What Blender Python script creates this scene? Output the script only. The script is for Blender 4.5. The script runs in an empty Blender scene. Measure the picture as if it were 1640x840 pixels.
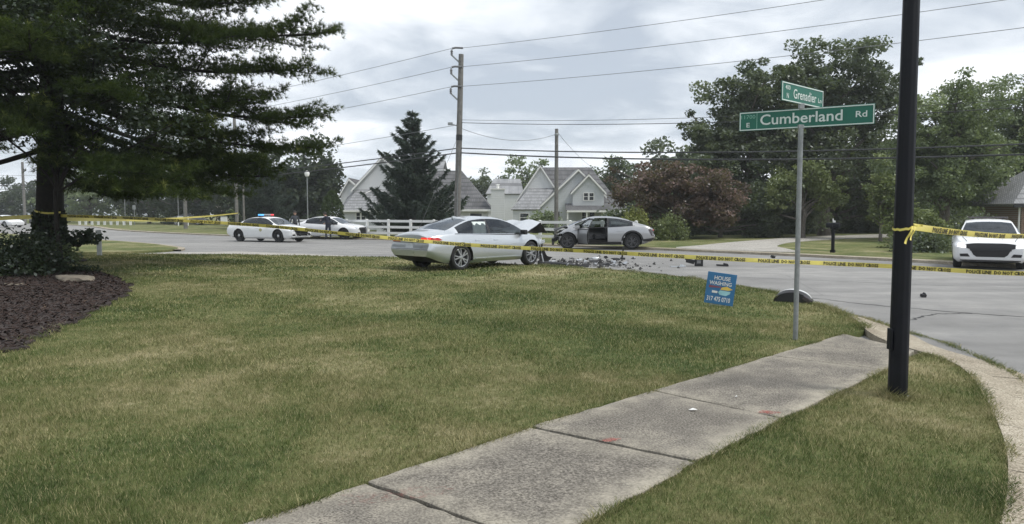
import bpy, bmesh, math, random
import numpy as np
from mathutils import Vector, Matrix, geometry
from mathutils.bvhtree import BVHTree
R = math.radians
sc = bpy.context.scene
col = sc.collection
random.seed(7)
rng = np.random.default_rng(7)

# ------------------------------------------------------------------ camera
cam_d = bpy.data.cameras.new('camera')
cam_d.sensor_width = 36.0
cam_d.lens = 36.0 * 1160 / 1640
cam_d.clip_start = 0.05
cam_d.clip_end = 3000
cam = bpy.data.objects.new('camera', cam_d)
col.objects.link(cam)
cam.location = (0, 0, 1.55)
cam.rotation_euler = (R(90) - math.atan(77 / 1160), 0, 0)
sc.camera = cam

# ------------------------------------------------------------------ sky
SUN_DIR = Vector((0.50, -0.22, 0.84)).normalized()     # towards the sun
sun_el = math.asin(SUN_DIR.z)
sun_az = math.atan2(SUN_DIR.x, SUN_DIR.y)
w = bpy.data.worlds.new('World')
sc.world = w
w.use_nodes = True
nt = w.node_tree
nt.nodes.clear()
N = nt.nodes.new
L = nt.links.new
out = N('ShaderNodeOutputWorld')
bg = N('ShaderNodeBackground')
bg.inputs['Strength'].default_value = 0.1
L(bg.outputs[0], out.inputs[0])
sky = N('ShaderNodeTexSky')
sky.sky_type = 'NISHITA'
sky.sun_disc = False
sky.sun_elevation = sun_el
sky.sun_rotation = sun_az
tc = N('ShaderNodeTexCoord')
sep = N('ShaderNodeSeparateXYZ')
L(tc.outputs['Generated'], sep.inputs[0])


def wmath(op, a, b=None):
    n = N('ShaderNodeMath')
    n.operation = op
    for i, v in enumerate((a, b)):
        if v is None:
            continue
        if isinstance(v, (int, float)):
            n.inputs[i].default_value = v
        else:
            L(v, n.inputs[i])
    return n.outputs[0]


zc = wmath('ADD', wmath('ABSOLUTE', sep.outputs['Z']), 0.16)
cmb = N('ShaderNodeCombineXYZ')
L(wmath('DIVIDE', sep.outputs['X'], zc), cmb.inputs[0])
L(wmath('DIVIDE', sep.outputs['Y'], zc), cmb.inputs[1])


def wnoise(scale, detail, rough, dist, off):
    m = N('ShaderNodeMapping')
    m.inputs['Location'].default_value = off
    L(cmb.outputs[0], m.inputs[0])
    n = N('ShaderNodeTexNoise')
    n.inputs['Scale'].default_value = scale
    n.inputs['Detail'].default_value = detail
    n.inputs['Roughness'].default_value = rough
    n.inputs['Distortion'].default_value = dist
    L(m.outputs[0], n.inputs['Vector'])
    return n.outputs[0]


def wramp(fac, stops):
    r = N('ShaderNodeValToRGB')
    while len(r.color_ramp.elements) < len(stops):
        r.color_ramp.elements.new(0.5)
    for e, (p, c) in zip(r.color_ramp.elements, stops):
        e.position = p
        e.color = (*c, 1)
    L(fac, r.inputs[0])
    return r.outputs[0]


def wmix(kind, fac, a, b):
    m = N('ShaderNodeMix')
    m.data_type = 'RGBA'
    m.blend_type = kind
    for i, v in ((0, fac), (6, a), (7, b)):
        if isinstance(v, (int, float)):
            m.inputs[i].default_value = v
        elif isinstance(v, tuple):
            m.inputs[i].default_value = (*v, 1)
        else:
            L(v, m.inputs[i])
    return m.outputs[2]


n_big = wnoise(0.75, 3, 0.5, 0.35, (3.1, 1.7, 0))
n_fine = wnoise(2.1, 8, 0.58, 0.5, (0.4, 5.2, 0))
cl = wmath('ADD', wmath('MULTIPLY', n_big, 0.60), wmath('MULTIPLY', n_fine, 0.40))
cloud = wramp(cl, [(0.40, (0.40, 0.44, 0.495)), (0.465, (0.50, 0.54, 0.59)), (0.525, (0.61, 0.645, 0.69)), (0.60, (0.80, 0.82, 0.85))])
cloud10 = wmix('MULTIPLY', 1.0, cloud, (12.2, 12.25, 12.3))
blue = wramp(cl, [(0.38, (0.16, 0.16, 0.16)), (0.5, (0, 0, 0))])
fin = wmix('MIX', blue, cloud10, sky.outputs[0])
L(fin, bg.inputs['Color'])

# ------------------------------------------------------------------ sun
sd = bpy.data.lights.new('sun', 'SUN')
sd.energy = 2.1
sd.angle = R(14)
sd.color = (1.0, 0.965, 0.90)
so = bpy.data.objects.new('sun', sd)
col.objects.link(so)
so.location = SUN_DIR * 60
so.rotation_euler = SUN_DIR.to_track_quat('Z', 'Y').to_euler()

vs = sc.view_settings
vs.view_transform = 'Standard'
vs.look = 'None'
vs.gamma = 1
vs.exposure = 0.32
vs.use_curve_mapping = False
sc.cycles.use_denoising = True
sc.cycles.use_adaptive_sampling = True
sc.cycles.adaptive_threshold = 0.02
sc.cycles.max_bounces = 6
sc.cycles.transparent_max_bounces = 12
sc.cycles.caustics_reflective = False
sc.cycles.caustics_refractive = False


# ------------------------------------------------------------------ helpers
def tag(o, label=None, cat=None, group=None, kind=None):
    if label: o['label'] = label
    if cat: o['category'] = cat
    if group: o['group'] = group
    if kind: o['kind'] = kind
    return o


def empty(name, loc, rz=0.0, label=None, cat=None, group=None):
    o = bpy.data.objects.new(name, None)
    o.empty_display_size = 0.2
    o.location = loc
    o.rotation_euler = (0, 0, rz)
    col.objects.link(o)
    return tag(o, label, cat, group)


def link_mesh(name, me, mats, parent=None, smooth=None):
    if mats is not None:
        if not isinstance(mats, (list, tuple)):
            mats = [mats]
        if len(me.materials) == 0:
            for m in mats:
                me.materials.append(m)
    if smooth is not None:
        me.shade_smooth()
        if smooth < 179:
            me.set_sharp_from_angle(angle=R(smooth))
    o = bpy.data.objects.new(name, me)
    col.objects.link(o)
    if parent is not None:
        o.parent = parent
    return o


def copy_tree(o, parent=None):
    c = o.copy()
    col.objects.link(c)
    c.parent = parent
    for ch in list(o.children):
        copy_tree(ch, c)
    return c


def np_mesh(name, V, F, tint=None):
    V = np.asarray(V, dtype=np.float32)
    F = np.asarray(F, dtype=np.int32)
    me = bpy.data.meshes.new(name)
    k = F.shape[1]
    me.vertices.add(len(V))
    me.vertices.foreach_set('co', V.ravel())
    me.loops.add(F.size)
    me.loops.foreach_set('vertex_index', F.ravel())
    me.polygons.add(len(F))
    me.polygons.foreach_set('loop_start', np.arange(0, F.size, k, dtype=np.int32))
    if tint is not None:
        a = me.attributes.new('tint', 'FLOAT', 'POINT')
        a.data.foreach_set('value', np.asarray(tint, dtype=np.float32))
    me.update(calc_edges=True)
    me.validate()
    return me


class MB:
    """collects simple shapes into one mesh"""

    def __init__(self):
        self.v, self.f, self.m = [], [], []

    def add(self, vs_, fs_, mi=0):
        b = len(self.v)
        self.v += [tuple(p) for p in vs_]
        self.f += [tuple(b + i for i in f) for f in fs_]
        self.m += [mi] * len(fs_)
        return self

    def box(self, c, s, rot=None, mi=0):
        hx, hy, hz = s[0] / 2, s[1] / 2, s[2] / 2
        P = [Vector((x, y, z)) for x in (-hx, hx) for y in (-hy, hy) for z in (-hz, hz)]
        if rot is not None:
            P = [rot @ p for p in P]
        c = Vector(c)
        F = [(0, 1, 3, 2), (4, 6, 7, 5), (0, 4, 5, 1), (2, 3, 7, 6), (0, 2, 6, 4), (1, 5, 7, 3)]
        return self.add([p + c for p in P], F, mi)

    def bar(self, a, b, wd, ht, mi=0):
        a, b = Vector(a), Vector(b)
        d = b - a
        rot = d.to_track_quat('X', 'Z').to_matrix()
        return self.box((a + b) / 2, (d.length, wd, ht), rot, mi)

    def tube(self, path, radii, n=8, mi=0, cap=True):
        path = [Vector(p) for p in path]
        if isinstance(radii, (int, float)):
            radii = [radii] * len(path)
        b = len(self.v)
        ref = None
        for i, p in enumerate(path):
            d = (path[min(i + 1, len(path) - 1)] - path[max(i - 1, 0)])
            if d.length < 1e-9: d = Vector((0, 0, 1))
            d.normalize()
            if ref is None:
                ref = Vector((1, 0, 0)) if abs(d.x) < 0.9 else Vector((0, 1, 0))
            u = (ref - d * ref.dot(d)).normalized()
            ref = u
            v = d.cross(u)
            for k in range(n):
                a = 2 * math.pi * k / n
                self.v.append(tuple(p + (u * math.cos(a) + v * math.sin(a)) * radii[i]))
        for i in range(len(path) - 1):
            for k in range(n):
                k2 = (k + 1) % n
                self.f.append((b + i * n + k, b + i * n + k2, b + (i + 1) * n + k2, b + (i + 1) * n + k))
                self.m.append(mi)
        if cap:
            self.f.append(tuple(b + k for k in range(n))[::-1]); self.m.append(mi)
            e = b + (len(path) - 1) * n
            self.f.append(tuple(e + k for k in range(n))); self.m.append(mi)
        return self

    def lathe(self, prof, c=(0, 0, 0), axis='Z', n=20, mi=0, mats=None):
        """prof: list of (r, h)"""
        b = len(self.v)
        c = Vector(c)
        for r, h in prof:
            for k in range(n):
                a = 2 * math.pi * k / n
                x, y = r * math.cos(a), r * math.sin(a)
                p = {'Z': (x, y, h), 'Y': (x, h, y), 'X': (h, x, y)}[axis]
                self.v.append(tuple(c + Vector(p)))
        for i in range(len(prof) - 1):
            for k in range(n):
                k2 = (k + 1) % n
                self.f.append((b + i * n + k, b + i * n + k2, b + (i + 1) * n + k2, b + (i + 1) * n + k))
                self.m.append(mats[i] if mats else mi)
        return self

    def prism(self, poly, vec, mi=0):
        """poly: list of 3d points, extruded by vec"""
        n = len(poly)
        vec = Vector(vec)
        P = [Vector(p) for p in poly]
        F = [tuple(range(n))[::-1], tuple(range(n, 2 * n))]
        F += [(i, (i + 1) % n, n + (i + 1) % n, n + i) for i in range(n)]
        return self.add(P + [p + vec for p in P], F, mi)

    def mesh(self, name='mesh'):
        me = bpy.data.meshes.new(name)
        me.from_pydata(self.v, [], self.f)
        me.polygons.foreach_set('material_index', self.m)
        bm = bmesh.new(); bm.from_mesh(me)
        bmesh.ops.recalc_face_normals(bm, faces=bm.faces)
        bm.to_mesh(me); bm.free()
        return me

    def build(self, name, mats, parent=None, smooth=None, bevel=0.0):
        me = self.mesh(name)
        if bevel > 0:
            bm = bmesh.new(); bm.from_mesh(me)
            bmesh.ops.bevel(bm, geom=list(bm.edges), offset=bevel, segments=2, profile=0.5, affect='EDGES')
            bm.to_mesh(me); bm.free()
        return link_mesh(name, me, mats, parent, smooth)


def tess(poly, step):
    """2d polygon -> points, triangles with interior grid points"""
    P = [Vector((p[0], p[1])) for p in poly]
    edge_pts = []
    for i in range(len(P)):
        a, b = P[i], P[(i + 1) % len(P)]
        k = max(1, int((b - a).length / step))
        edge_pts += [a.lerp(b, j / k) for j in range(k)]
    E = np.array([[p.x, p.y] for p in edge_pts])
    x0, y0 = E.min(0); x1, y1 = E.max(0)
    gx, gy = np.meshgrid(np.arange(x0 + step * .5, x1, step), np.arange(y0 + step * .5, y1, step))
    G = np.column_stack([gx.ravel(), gy.ravel()])
    if len(G):
        G = G[in_poly(G, E)]
    pts = edge_pts + [Vector((float(a), float(b))) for a, b in G]
    r = geometry.delaunay_2d_cdt(pts, [], [list(range(len(edge_pts)))], 1, 1e-5)
    return [(v.x, v.y) for v in r[0]], [tuple(f) for f in r[2]]


def in_poly(Q, poly):
    poly = np.asarray(poly, float)
    x, y = Q[:, 0], Q[:, 1]
    inside = np.zeros(len(Q), bool)
    j = len(poly) - 1
    for i in range(len(poly)):
        xi, yi = poly[i]; xj, yj = poly[j]
        c = ((yi > y) != (yj > y)) & (x < (xj - xi) * (y - yi) / (yj - yi + 1e-12) + xi)
        inside ^= c
        j = i
    return inside


def sheet(name, poly, zf, step, mats, skirt=0.12, parent=None, smooth=60):
    pts, tris = tess(poly, step)
    V = [(x, y, zf(x, y) if callable(zf) else zf) for x, y in pts]
    F = []
    for a, b, c in tris:
        ax, ay, _ = V[a]; bx, by, _ = V[b]; cx, cy, _ = V[c]
        F.append((a, b, c) if (bx - ax) * (cy - ay) - (by - ay) * (cx - ax) > 0 else (a, c, b))
    if skirt:
        cnt = {}
        for f in F:
            for i in range(3):
                e = (f[i], f[(i + 1) % 3])
                cnt[e] = cnt.get(e, 0) + 1
        for (a, b) in [e for e in cnt if (e[1], e[0]) not in cnt]:
            k = len(V)
            V += [(V[a][0], V[a][1], V[a][2] - skirt), (V[b][0], V[b][1], V[b][2] - skirt)]
            F.append((b, a, k, k + 1))
    me = bpy.data.meshes.new(name)
    me.from_pydata(V, [], F)
    me.update()
    return link_mesh(name, me, mats, parent, smooth)


def smooth_line(pts, k=6, closed=False):
    """Catmull-Rom through 2d/3d points"""
    P = [Vector(p) for p in pts]
    n = len(P)
    o = []
    for i in range(n if closed else n - 1):
        p0 = P[(i - 1) % n] if closed or i > 0 else P[0]
        p1, p2 = P[i], P[(i + 1) % n]
        p3 = P[(i + 2) % n] if closed or i + 2 < n else P[-1]
        for j in range(k):
            t = j / k
            o.append(0.5 * ((2 * p1) + (p2 - p0) * t + (2 * p0 - 5 * p1 + 4 * p2 - p3) * t * t + (3 * p1 - p0 - 3 * p2 + p3) * t ** 3))
    if not closed:
        o.append(P[-1])
    return o


# ------------------------------------------------------------------ materials
class NT:
    def __init__(self, name):
        self.mat = bpy.data.materials.new(name)
        self.mat.use_nodes = True
        self.t = self.mat.node_tree
        self.t.nodes.clear()
        self.out = self.n('ShaderNodeOutputMaterial')

    def n(self, t, **kw):
        nd = self.t.nodes.new(t)
        for k, v in kw.items():
            setattr(nd, k, v)
        return nd

    def l(self, a, b):
        self.t.links.new(a, b)

    def set(self, sock, v):
        if v is None: return
        if hasattr(v, 'is_output'):
            self.l(v, sock)
        elif isinstance(v, tuple) and len(v) == 3 and sock.type == 'RGBA':
            sock.default_value = (*v, 1)
        else:
            sock.default_value = v

    def pos(self, kind='world'):
        if kind == 'world':
            return self.n('ShaderNodeNewGeometry').outputs['Position']
        return self.n('ShaderNodeTexCoord').outputs['Object']

    def noise(self, scale, detail=4, rough=0.55, dist=0.0, vec=None, off=None, stretch=None):
        v = vec if vec is not None else self.pos()
        if off or stretch:
            m = self.n('ShaderNodeMapping')
            if off: m.inputs['Location'].default_value = off
            if stretch: m.inputs['Scale'].default_value = stretch
            self.l(v, m.inputs[0])
            v = m.outputs[0]
        nd = self.n('ShaderNodeTexNoise')
        nd.inputs['Scale'].default_value = scale
        nd.inputs['Detail'].default_value = detail
        nd.inputs['Roughness'].default_value = rough
        nd.inputs['Distortion'].default_value = dist
        self.l(v, nd.inputs['Vector'])
        return nd.outputs[0]

    def vor(self, scale, feature='F1', vec=None):
        nd = self.n('ShaderNodeTexVoronoi', feature=feature)
        nd.inputs['Scale'].default_value = scale
        self.l(vec if vec is not None else self.pos(), nd.inputs['Vector'])
        return nd.outputs[0]

    def ramp(self, fac, stops, interp='LINEAR'):
        r = self.n('ShaderNodeValToRGB')
        r.color_ramp.interpolation = interp
        while len(r.color_ramp.elements) < len(stops):
            r.color_ramp.elements.new(0.5)
        for e, (p, c) in zip(r.color_ramp.elements, stops):
            e.position = p
            e.color = (*c, 1) if isinstance(c, tuple) else (c, c, c, 1)
        self.l(fac, r.inputs[0])
        return r.outputs[0]

    def mix(self, fac, a, b, kind='MIX'):
        m = self.n('ShaderNodeMix', data_type='RGBA', blend_type=kind)
        self.set(m.inputs[0], fac); self.set(m.inputs[6], a); self.set(m.inputs[7], b)
        return m.outputs[2]

    def math(self, op, a, b=None):
        m = self.n('ShaderNodeMath', operation=op)
        self.set(m.inputs[0], a)
        if b is not None: self.set(m.inputs[1], b)
        return m.outputs[0]

    def attr(self, name):
        return self.n('ShaderNodeAttribute', attribute_name=name).outputs['Fac']

    def bump(self, h, strength=0.3, dist=0.02):
        b = self.n('ShaderNodeBump')
        b.inputs['Strength'].default_value = strength
        b.inputs['Distance'].default_value = dist
        self.l(h, b.inputs['Height'])
        return b.outputs[0]

    def principled(self, color, rough=0.8, metal=0.0, normal=None, spec=0.5, coat=0.0):
        p = self.n('ShaderNodeBsdfPrincipled')
        self.set(p.inputs['Base Color'], color)
        self.set(p.inputs['Roughness'], rough)
        self.set(p.inputs['Metallic'], metal)
        p.inputs['Specular IOR Level'].default_value = spec
        if coat:
            p.inputs['Coat Weight'].default_value = coat
            p.inputs['Coat Roughness'].default_value = 0.06
        if normal is not None: self.l(normal, p.inputs['Normal'])
        return p.outputs[0]

    def done(self, sh):
        self.l(sh, self.out.inputs[0])
        return self.mat


def plain(name, c, rough=0.6, metal=0.0, var=0.15, scale=6.0, spec=0.5, coat=0.0, bump=0.0, local=True):
    t = NT(name)
    p = t.pos('object' if local else 'world')
    n1 = t.noise(scale, 5, 0.6, vec=p)
    lo = tuple(x * (1 - var) for x in c)
    hi = tuple(min(1, x * (1 + var)) for x in c)
    colr = t.ramp(n1, [(0.3, lo), (0.7, hi)])
    nm = t.bump(t.noise(scale * 6, 3, vec=p), bump, 0.01) if bump else None
    rr = t.ramp(n1, [(0.3, max(0, rough - .06)), (0.7, min(1, rough + .08))])
    return t.done(t.principled(colr, rr, metal, nm, spec, coat))


def grass_mat(name, blade):
    t = NT(name)
    a = t.noise(0.42, 4, 0.55, 0.4)
    b = t.noise(1.7, 5, 0.62, 0.3, off=(7, 3, 0))
    c = t.noise(9, 4, 0.6, off=(1, 9, 0))
    d = t.noise(38, 3, 0.7, off=(4, 2, 0))
    s = t.math('ADD', t.math('ADD', t.math('MULTIPLY', a, 0.42), t.math('MULTIPLY', b, 0.24)), t.math('ADD', t.math('MULTIPLY', c, 0.18), t.math('MULTIPLY', d, 0.16)))
    # dry and lush patches where the real turf has them
    for px_, py_, pr_, am_ in ((-2.1, 7.9, 1.3, .05), (-0.5, 5.6, 0.9, .06), (-3.3, 5.5, 0.8, .045), (-4.2, 12.0, 1.8, .04), (1.75, 3.75, 0.75, .075), (2.9, 5.7, 0.7, .05), (2.1, 18.5, 2.0, .04), (-6.0, 11.6, 1.6, -.05), (-2.3, 4.6, 0.7, -.05), (-0.6, 9.8, 1.5, -.05), (1.9, 8.6, 1.4, -.055), (1.7, 4.75, 0.5, -.04), (3.2, 14.5, 2.2, -.035)):
        vd = t.n('ShaderNodeVectorMath', operation='DISTANCE')
        t.l(t.pos(), vd.inputs[0]); vd.inputs[1].default_value = (px_, py_, 0)
        s = t.math('ADD', s, t.math('MULTIPLY', t.ramp(t.math('DIVIDE', vd.outputs['Value'], pr_ * 1.6), [(0.15, 1.0), (1.0, 0.0)]), am_ * (0.55 if am_ > 0 else 0.9)))
    G0, G1, D0, D1 = (0.078, 0.110, 0.040), (0.142, 0.168, 0.064), (0.225, 0.222, 0.104), (0.42, 0.375, 0.225)
    base = t.ramp(s, [(0.415, G0), (0.475, G1), (0.535, D0), (0.61, D1)])
    if blade:
        tn = t.attr('tint')
        base = t.mix(t.ramp(tn, [(0.66, 0.0), (1.0, 0.8)]), base, (0.54, 0.475, 0.275))
        base = t.mix(t.ramp(tn, [(0.0, 0.55), (0.4, 0.0)]), base, (0.045, 0.078, 0.016))
        df = t.n('ShaderNodeBsdfDiffuse'); t.set(df.inputs[0], base)
        tr = t.n('ShaderNodeBsdfTranslucent'); t.set(tr.inputs[0], base)
        mx = t.n('ShaderNodeMixShader'); mx.inputs[0].default_value = 0.28
        t.l(df.outputs[0], mx.inputs[1]); t.l(tr.outputs[0], mx.inputs[2])
        return t.done(mx.outputs[0])
    f = t.noise(60, 4, 0.7)
    base = t.mix(t.ramp(f, [(0.35, 0.5), (0.65, 0.0)]), base, (0.05, 0.055, 0.02))
    nm = t.bump(t.noise(45, 5, 0.7), 0.7, 0.03)
    return t.done(t.principled(base, 0.95, 0, nm, 0.1))


def leaf_mat(name, dark, light, trans=0.3, gloss=0.0, pale=None):
    t = NT(name)
    tn = t.attr('tint')
    c = t.ramp(tn, [(0.0, dark), (0.75, light), (1.0, pale or light)])
    df = t.n('ShaderNodeBsdfDiffuse'); t.set(df.inputs[0], c)
    tr = t.n('ShaderNodeBsdfTranslucent'); t.set(tr.inputs[0], t.mix(0.5, c, (0.14, 0.19, 0.03)))
    mx = t.n('ShaderNodeMixShader'); mx.inputs[0].default_value = trans
    t.l(df.outputs[0], mx.inputs[1]); t.l(tr.outputs[0], mx.inputs[2])
    o = mx.outputs[0]
    if gloss:
        g = t.n('ShaderNodeBsdfGlossy'); g.inputs['Roughness'].default_value = 0.38
        g.inputs[0].default_value = (0.8, 0.85, 0.9, 1)
        m2 = t.n('ShaderNodeMixShader'); m2.inputs[0].default_value = gloss
        t.l(o, m2.inputs[1]); t.l(g.outputs[0], m2.inputs[2])
        o = m2.outputs[0]
    return t.done(o)


def asphalt_mat():
    t = NT('asphalt')
    a = t.noise(0.16, 5, 0.6, 0.5)
    b = t.noise(1.3, 6, 0.65, 0.2)
    c = t.noise(70, 4, 0.75)
    # faint streaks that follow the lanes
    m = t.n('ShaderNodeMapping')
    m.inputs['Rotation'].default_value = (0, 0, R(34))
    m.inputs['Scale'].default_value = (0.05, 1.0, 1)
    t.l(t.pos(), m.inputs[0])
    d = t.noise(1.15, 4, 0.6, 0.1, vec=m.outputs[0])
    s = t.math('ADD', t.math('ADD', t.math('MULTIPLY', a, 0.35), t.math('MULTIPLY', b, 0.3)), t.math('MULTIPLY', d, 0.35))
    base = t.ramp(s, [(0.36, (0.175, 0.172, 0.167)), (0.5, (0.245, 0.241, 0.233)), (0.63, (0.335, 0.328, 0.313))])
    base = t.mix(t.ramp(c, [(0.3, 0.5), (0.5, 0.0)]), base, (0.11, 0.11, 0.11))
    base = t.mix(t.ramp(c, [(0.62, 0.0), (0.75, 0.45)]), base, (0.5, 0.49, 0.47))
    v = t.vor(0.12, 'DISTANCE_TO_EDGE', vec=t.pos())
    base = t.mix(t.ramp(v, [(0.0, 0.3), (0.004, 0.0)]), base, (0.09, 0.09, 0.09))
    nm = t.bump(c, 0.35, 0.006)
    return t.done(t.principled(base, 0.88, 0, nm, 0.3))


def concrete_mat(name, lo, mid, hi, dirt=(0.10, 0.09, 0.075), local=False, edge=False):
    t = NT(name)
    p = t.pos('object' if local else 'world')
    a = t.noise(0.9, 6, 0.62, 0.5, vec=p)
    b = t.noise(4.5, 6, 0.7, 0.2, vec=p)
    c = t.noise(72, 2, 0.6, vec=p)
    d = t.noise(24, 4, 0.75, vec=p)
    s = t.math('ADD', t.math('MULTIPLY', a, 0.6), t.math('MULTIPLY', b, 0.4))
    base = t.ramp(s, [(0.34, lo), (0.5, mid), (0.64, hi)])
    base = t.mix(t.ramp(c, [(0.38, 0.75), (0.5, 0.0)]), base, dirt)
    base = t.mix(t.ramp(c, [(0.53, 0.0), (0.68, 0.45)]), base, tuple(min(1, x * 1.45) for x in hi))
    base = t.mix(t.ramp(d, [(0.3, 0.4), (0.45, 0.0)]), base, dirt)
    if edge:
        e = t.math('MULTIPLY', t.attr('tint'), t.ramp(b, [(0.35, 0.25), (0.6, 1.0)]))
        base = t.mix(t.math('MULTIPLY', e, 0.72), base, (0.42, 0.385, 0.31))
    nm = t.bump(t.math('ADD', c, d), 0.5, 0.006)
    return t.done(t.principled(base, 0.92, 0, nm, 0.25))


M = {}
M['ground'] = grass_mat('far_grass', False)
M['lawn'] = grass_mat('lawn_soil', False)
M['blade'] = grass_mat('grass_blade', True)
M['asphalt'] = asphalt_mat()
M['concrete'] = concrete_mat('old_concrete', (0.12, 0.109, 0.094), (0.18, 0.165, 0.142), (0.31, 0.283, 0.235), (0.06, 0.052, 0.043), edge=True)
M['kerb'] = concrete_mat('sandy_concrete', (0.24, 0.205, 0.155), (0.36, 0.32, 0.25), (0.48, 0.43, 0.345), (0.13, 0.105, 0.07))
M['drive'] = concrete_mat('drive_concrete', (0.32, 0.30, 0.27), (0.41, 0.39, 0.355), (0.50, 0.48, 0.44))
M['crack'] = plain('crack_filler', (0.05, 0.05, 0.05), 0.8, scale=3)
M['bark'] = plain('bark', (0.055, 0.042, 0.033), 0.95, var=0.45, scale=9, bump=0.9)
M['pine_bark'] = plain('pine_bark', (0.016, 0.013, 0.011), 0.95, var=0.5, scale=9, bump=0.9)
M['bark_grey'] = plain('grey_bark', (0.13, 0.115, 0.10), 0.95, var=0.35, scale=8, bump=0.8)
M['pine'] = leaf_mat('pine_needles', (0.012, 0.024, 0.012), (0.062, 0.088, 0.030), 0.32, pale=(0.24, 0.26, 0.08))
M['leaf_dark'] = leaf_mat('dark_leaves', (0.06, 0.08, 0.05), (0.14, 0.17, 0.10), 0.4, 0.04, (0.22, 0.25, 0.15))
M['leaf_deep'] = leaf_mat('deep_green_leaves', (0.026, 0.038, 0.026), (0.07, 0.09, 0.056), 0.3, 0.02, (0.11, 0.13, 0.08))
M['leaf_mid'] = leaf_mat('green_leaves', (0.13, 0.17, 0.085), (0.27, 0.33, 0.165), 0.45, 0.04, (0.38, 0.43, 0.24))
M['leaf_pale'] = leaf_mat('pale_leaves', (0.11, 0.14, 0.055), (0.23, 0.27, 0.11), 0.36, 0.03, (0.31, 0.335, 0.15))
M['leaf_lime'] = leaf_mat('lime_leaves', (0.16, 0.185, 0.055), (0.31, 0.33, 0.10), 0.36, 0.02, (0.38, 0.39, 0.15))
M['leaf_red'] = leaf_mat('russet_leaves', (0.085, 0.06, 0.05), (0.195, 0.125, 0.105), 0.3, 0.03, (0.25, 0.18, 0.15))
M['leaf_gloss'] = leaf_mat('glossy_leaves', (0.014, 0.022, 0.014), (0.038, 0.056, 0.030), 0.2, 0.035, (0.06, 0.08, 0.045))
M['spruce'] = leaf_mat('spruce_needles', (0.03, 0.045, 0.04), (0.08, 0.105, 0.09), 0.2, 0.0, (0.12, 0.15, 0.13))
M['cedar'] = leaf_mat('arborvitae_leaves', (0.03, 0.048, 0.022), (0.075, 0.105, 0.042), 0.2)
M['mulch'] = plain('bark_mulch', (0.045, 0.033, 0.03), 0.95, var=0.6, scale=26, bump=0.9, local=False)
M['chip'] = leaf_mat('mulch_chips', (0.022, 0.017, 0.016), (0.075, 0.055, 0.048), 0.0, pale=(0.16, 0.115, 0.08))
M['rock'] = plain('fieldstone', (0.19, 0.165, 0.13), 0.9, var=0.35, scale=7, bump=0.6)
M['white_paint'] = plain('white_paint', (0.74, 0.74, 0.72), 0.45, var=0.06, scale=3)
M['vinyl'] = plain('white_vinyl', (0.76, 0.77, 0.76), 0.5, var=0.05, scale=4)
M['black_post'] = plain('black_post_paint', (0.0055, 0.0065, 0.010), 0.5, var=0.3, scale=8, spec=0.25)
M['galv'] = plain('galvanised_steel', (0.27, 0.285, 0.285), 0.5, 0.55, var=0.18, scale=14)
M['pole_wood'] = plain('weathered_pole', (0.165, 0.16, 0.15), 0.92, var=0.3, scale=5, bump=0.6)
M['cable'] = plain('cable_sheath', (0.045, 0.047, 0.05), 0.7, scale=2)
M['wire'] = plain('bare_wire', (0.22, 0.225, 0.235), 0.6, 0.3, scale=2)
M['porcelain'] = plain('grey_insulator', (0.16, 0.16, 0.165), 0.4, scale=5)
M['sign_green'] = plain('sign_green', (0.004, 0.125, 0.082), 0.42, var=0.08, scale=5)
M['sign_white'] = plain('sign_lettering', (0.62, 0.70, 0.66), 0.4, var=0.06, scale=5)
M['sign_faded'] = plain('sign_small_lettering', (0.20, 0.42, 0.33), 0.4, var=0.06, scale=5)
M['tape_yellow'] = plain('yellow_tape', (0.70, 0.60, 0.14), 0.4, var=0.1, scale=4)
M['tape_print'] = plain('tape_print', (0.035, 0.03, 0.015), 0.5, scale=4)
M['tyre'] = plain('tyre_rubber', (0.016, 0.016, 0.017), 0.82, scale=12)
M['alloy'] = plain('alloy_rim', (0.52, 0.53, 0.54), 0.3, 0.85, var=0.08, scale=6)
M['dark_rim'] = plain('dark_alloy_rim', (0.10, 0.10, 0.105), 0.35, 0.7, scale=6)
M['steel_rim'] = plain('black_steel_rim', (0.03, 0.03, 0.033), 0.5, 0.4, scale=6)
M['trim'] = plain('black_trim', (0.014, 0.014, 0.016), 0.45, scale=10)
M['under'] = plain('underbody', (0.012, 0.012, 0.012), 0.9, scale=6)
M['cloth'] = plain('seat_cloth', (0.04, 0.04, 0.043), 0.9, scale=9)
M['chrome'] = plain('chrome', (0.6, 0.61, 0.62), 0.15, 0.95, var=0.04, scale=5)
M['plate'] = plain('number_plate', (0.55, 0.58, 0.62), 0.4, scale=7)


def paint(name, c, metal, rough=0.3):
    t = NT(name)
    p = t.pos('object')
    d = t.noise(3.2, 6, 0.65, 0.3, vec=p)
    base = t.mix(t.ramp(d, [(0.45, 0.0), (0.85, 0.10)]), c, (0.25, 0.24, 0.22))
    geo = t.n('ShaderNodeNewGeometry')
    base = t.mix(geo.outputs['Backfacing'], base, (0.03, 0.03, 0.032))
    rr = t.ramp(d, [(0.3, rough), (0.8, rough + .15)])
    return t.done(t.principled(base, rr, metal, t.bump(t.noise(2.2, 3, vec=p), 0.03, 0.02), 0.5, 0.6))


M['silver'] = paint('silver_paint', (0.60, 0.63, 0.66), 0.72, 0.26)
M['grey_car'] = paint('grey_paint', (0.40, 0.405, 0.415), 0.7, 0.28)
M['police_white'] = paint('white_car_paint', (0.78, 0.79, 0.80), 0.0, 0.28)
M['dark_car'] = paint('dark_car_paint', (0.05, 0.055, 0.065), 0.3, 0.28)


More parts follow.
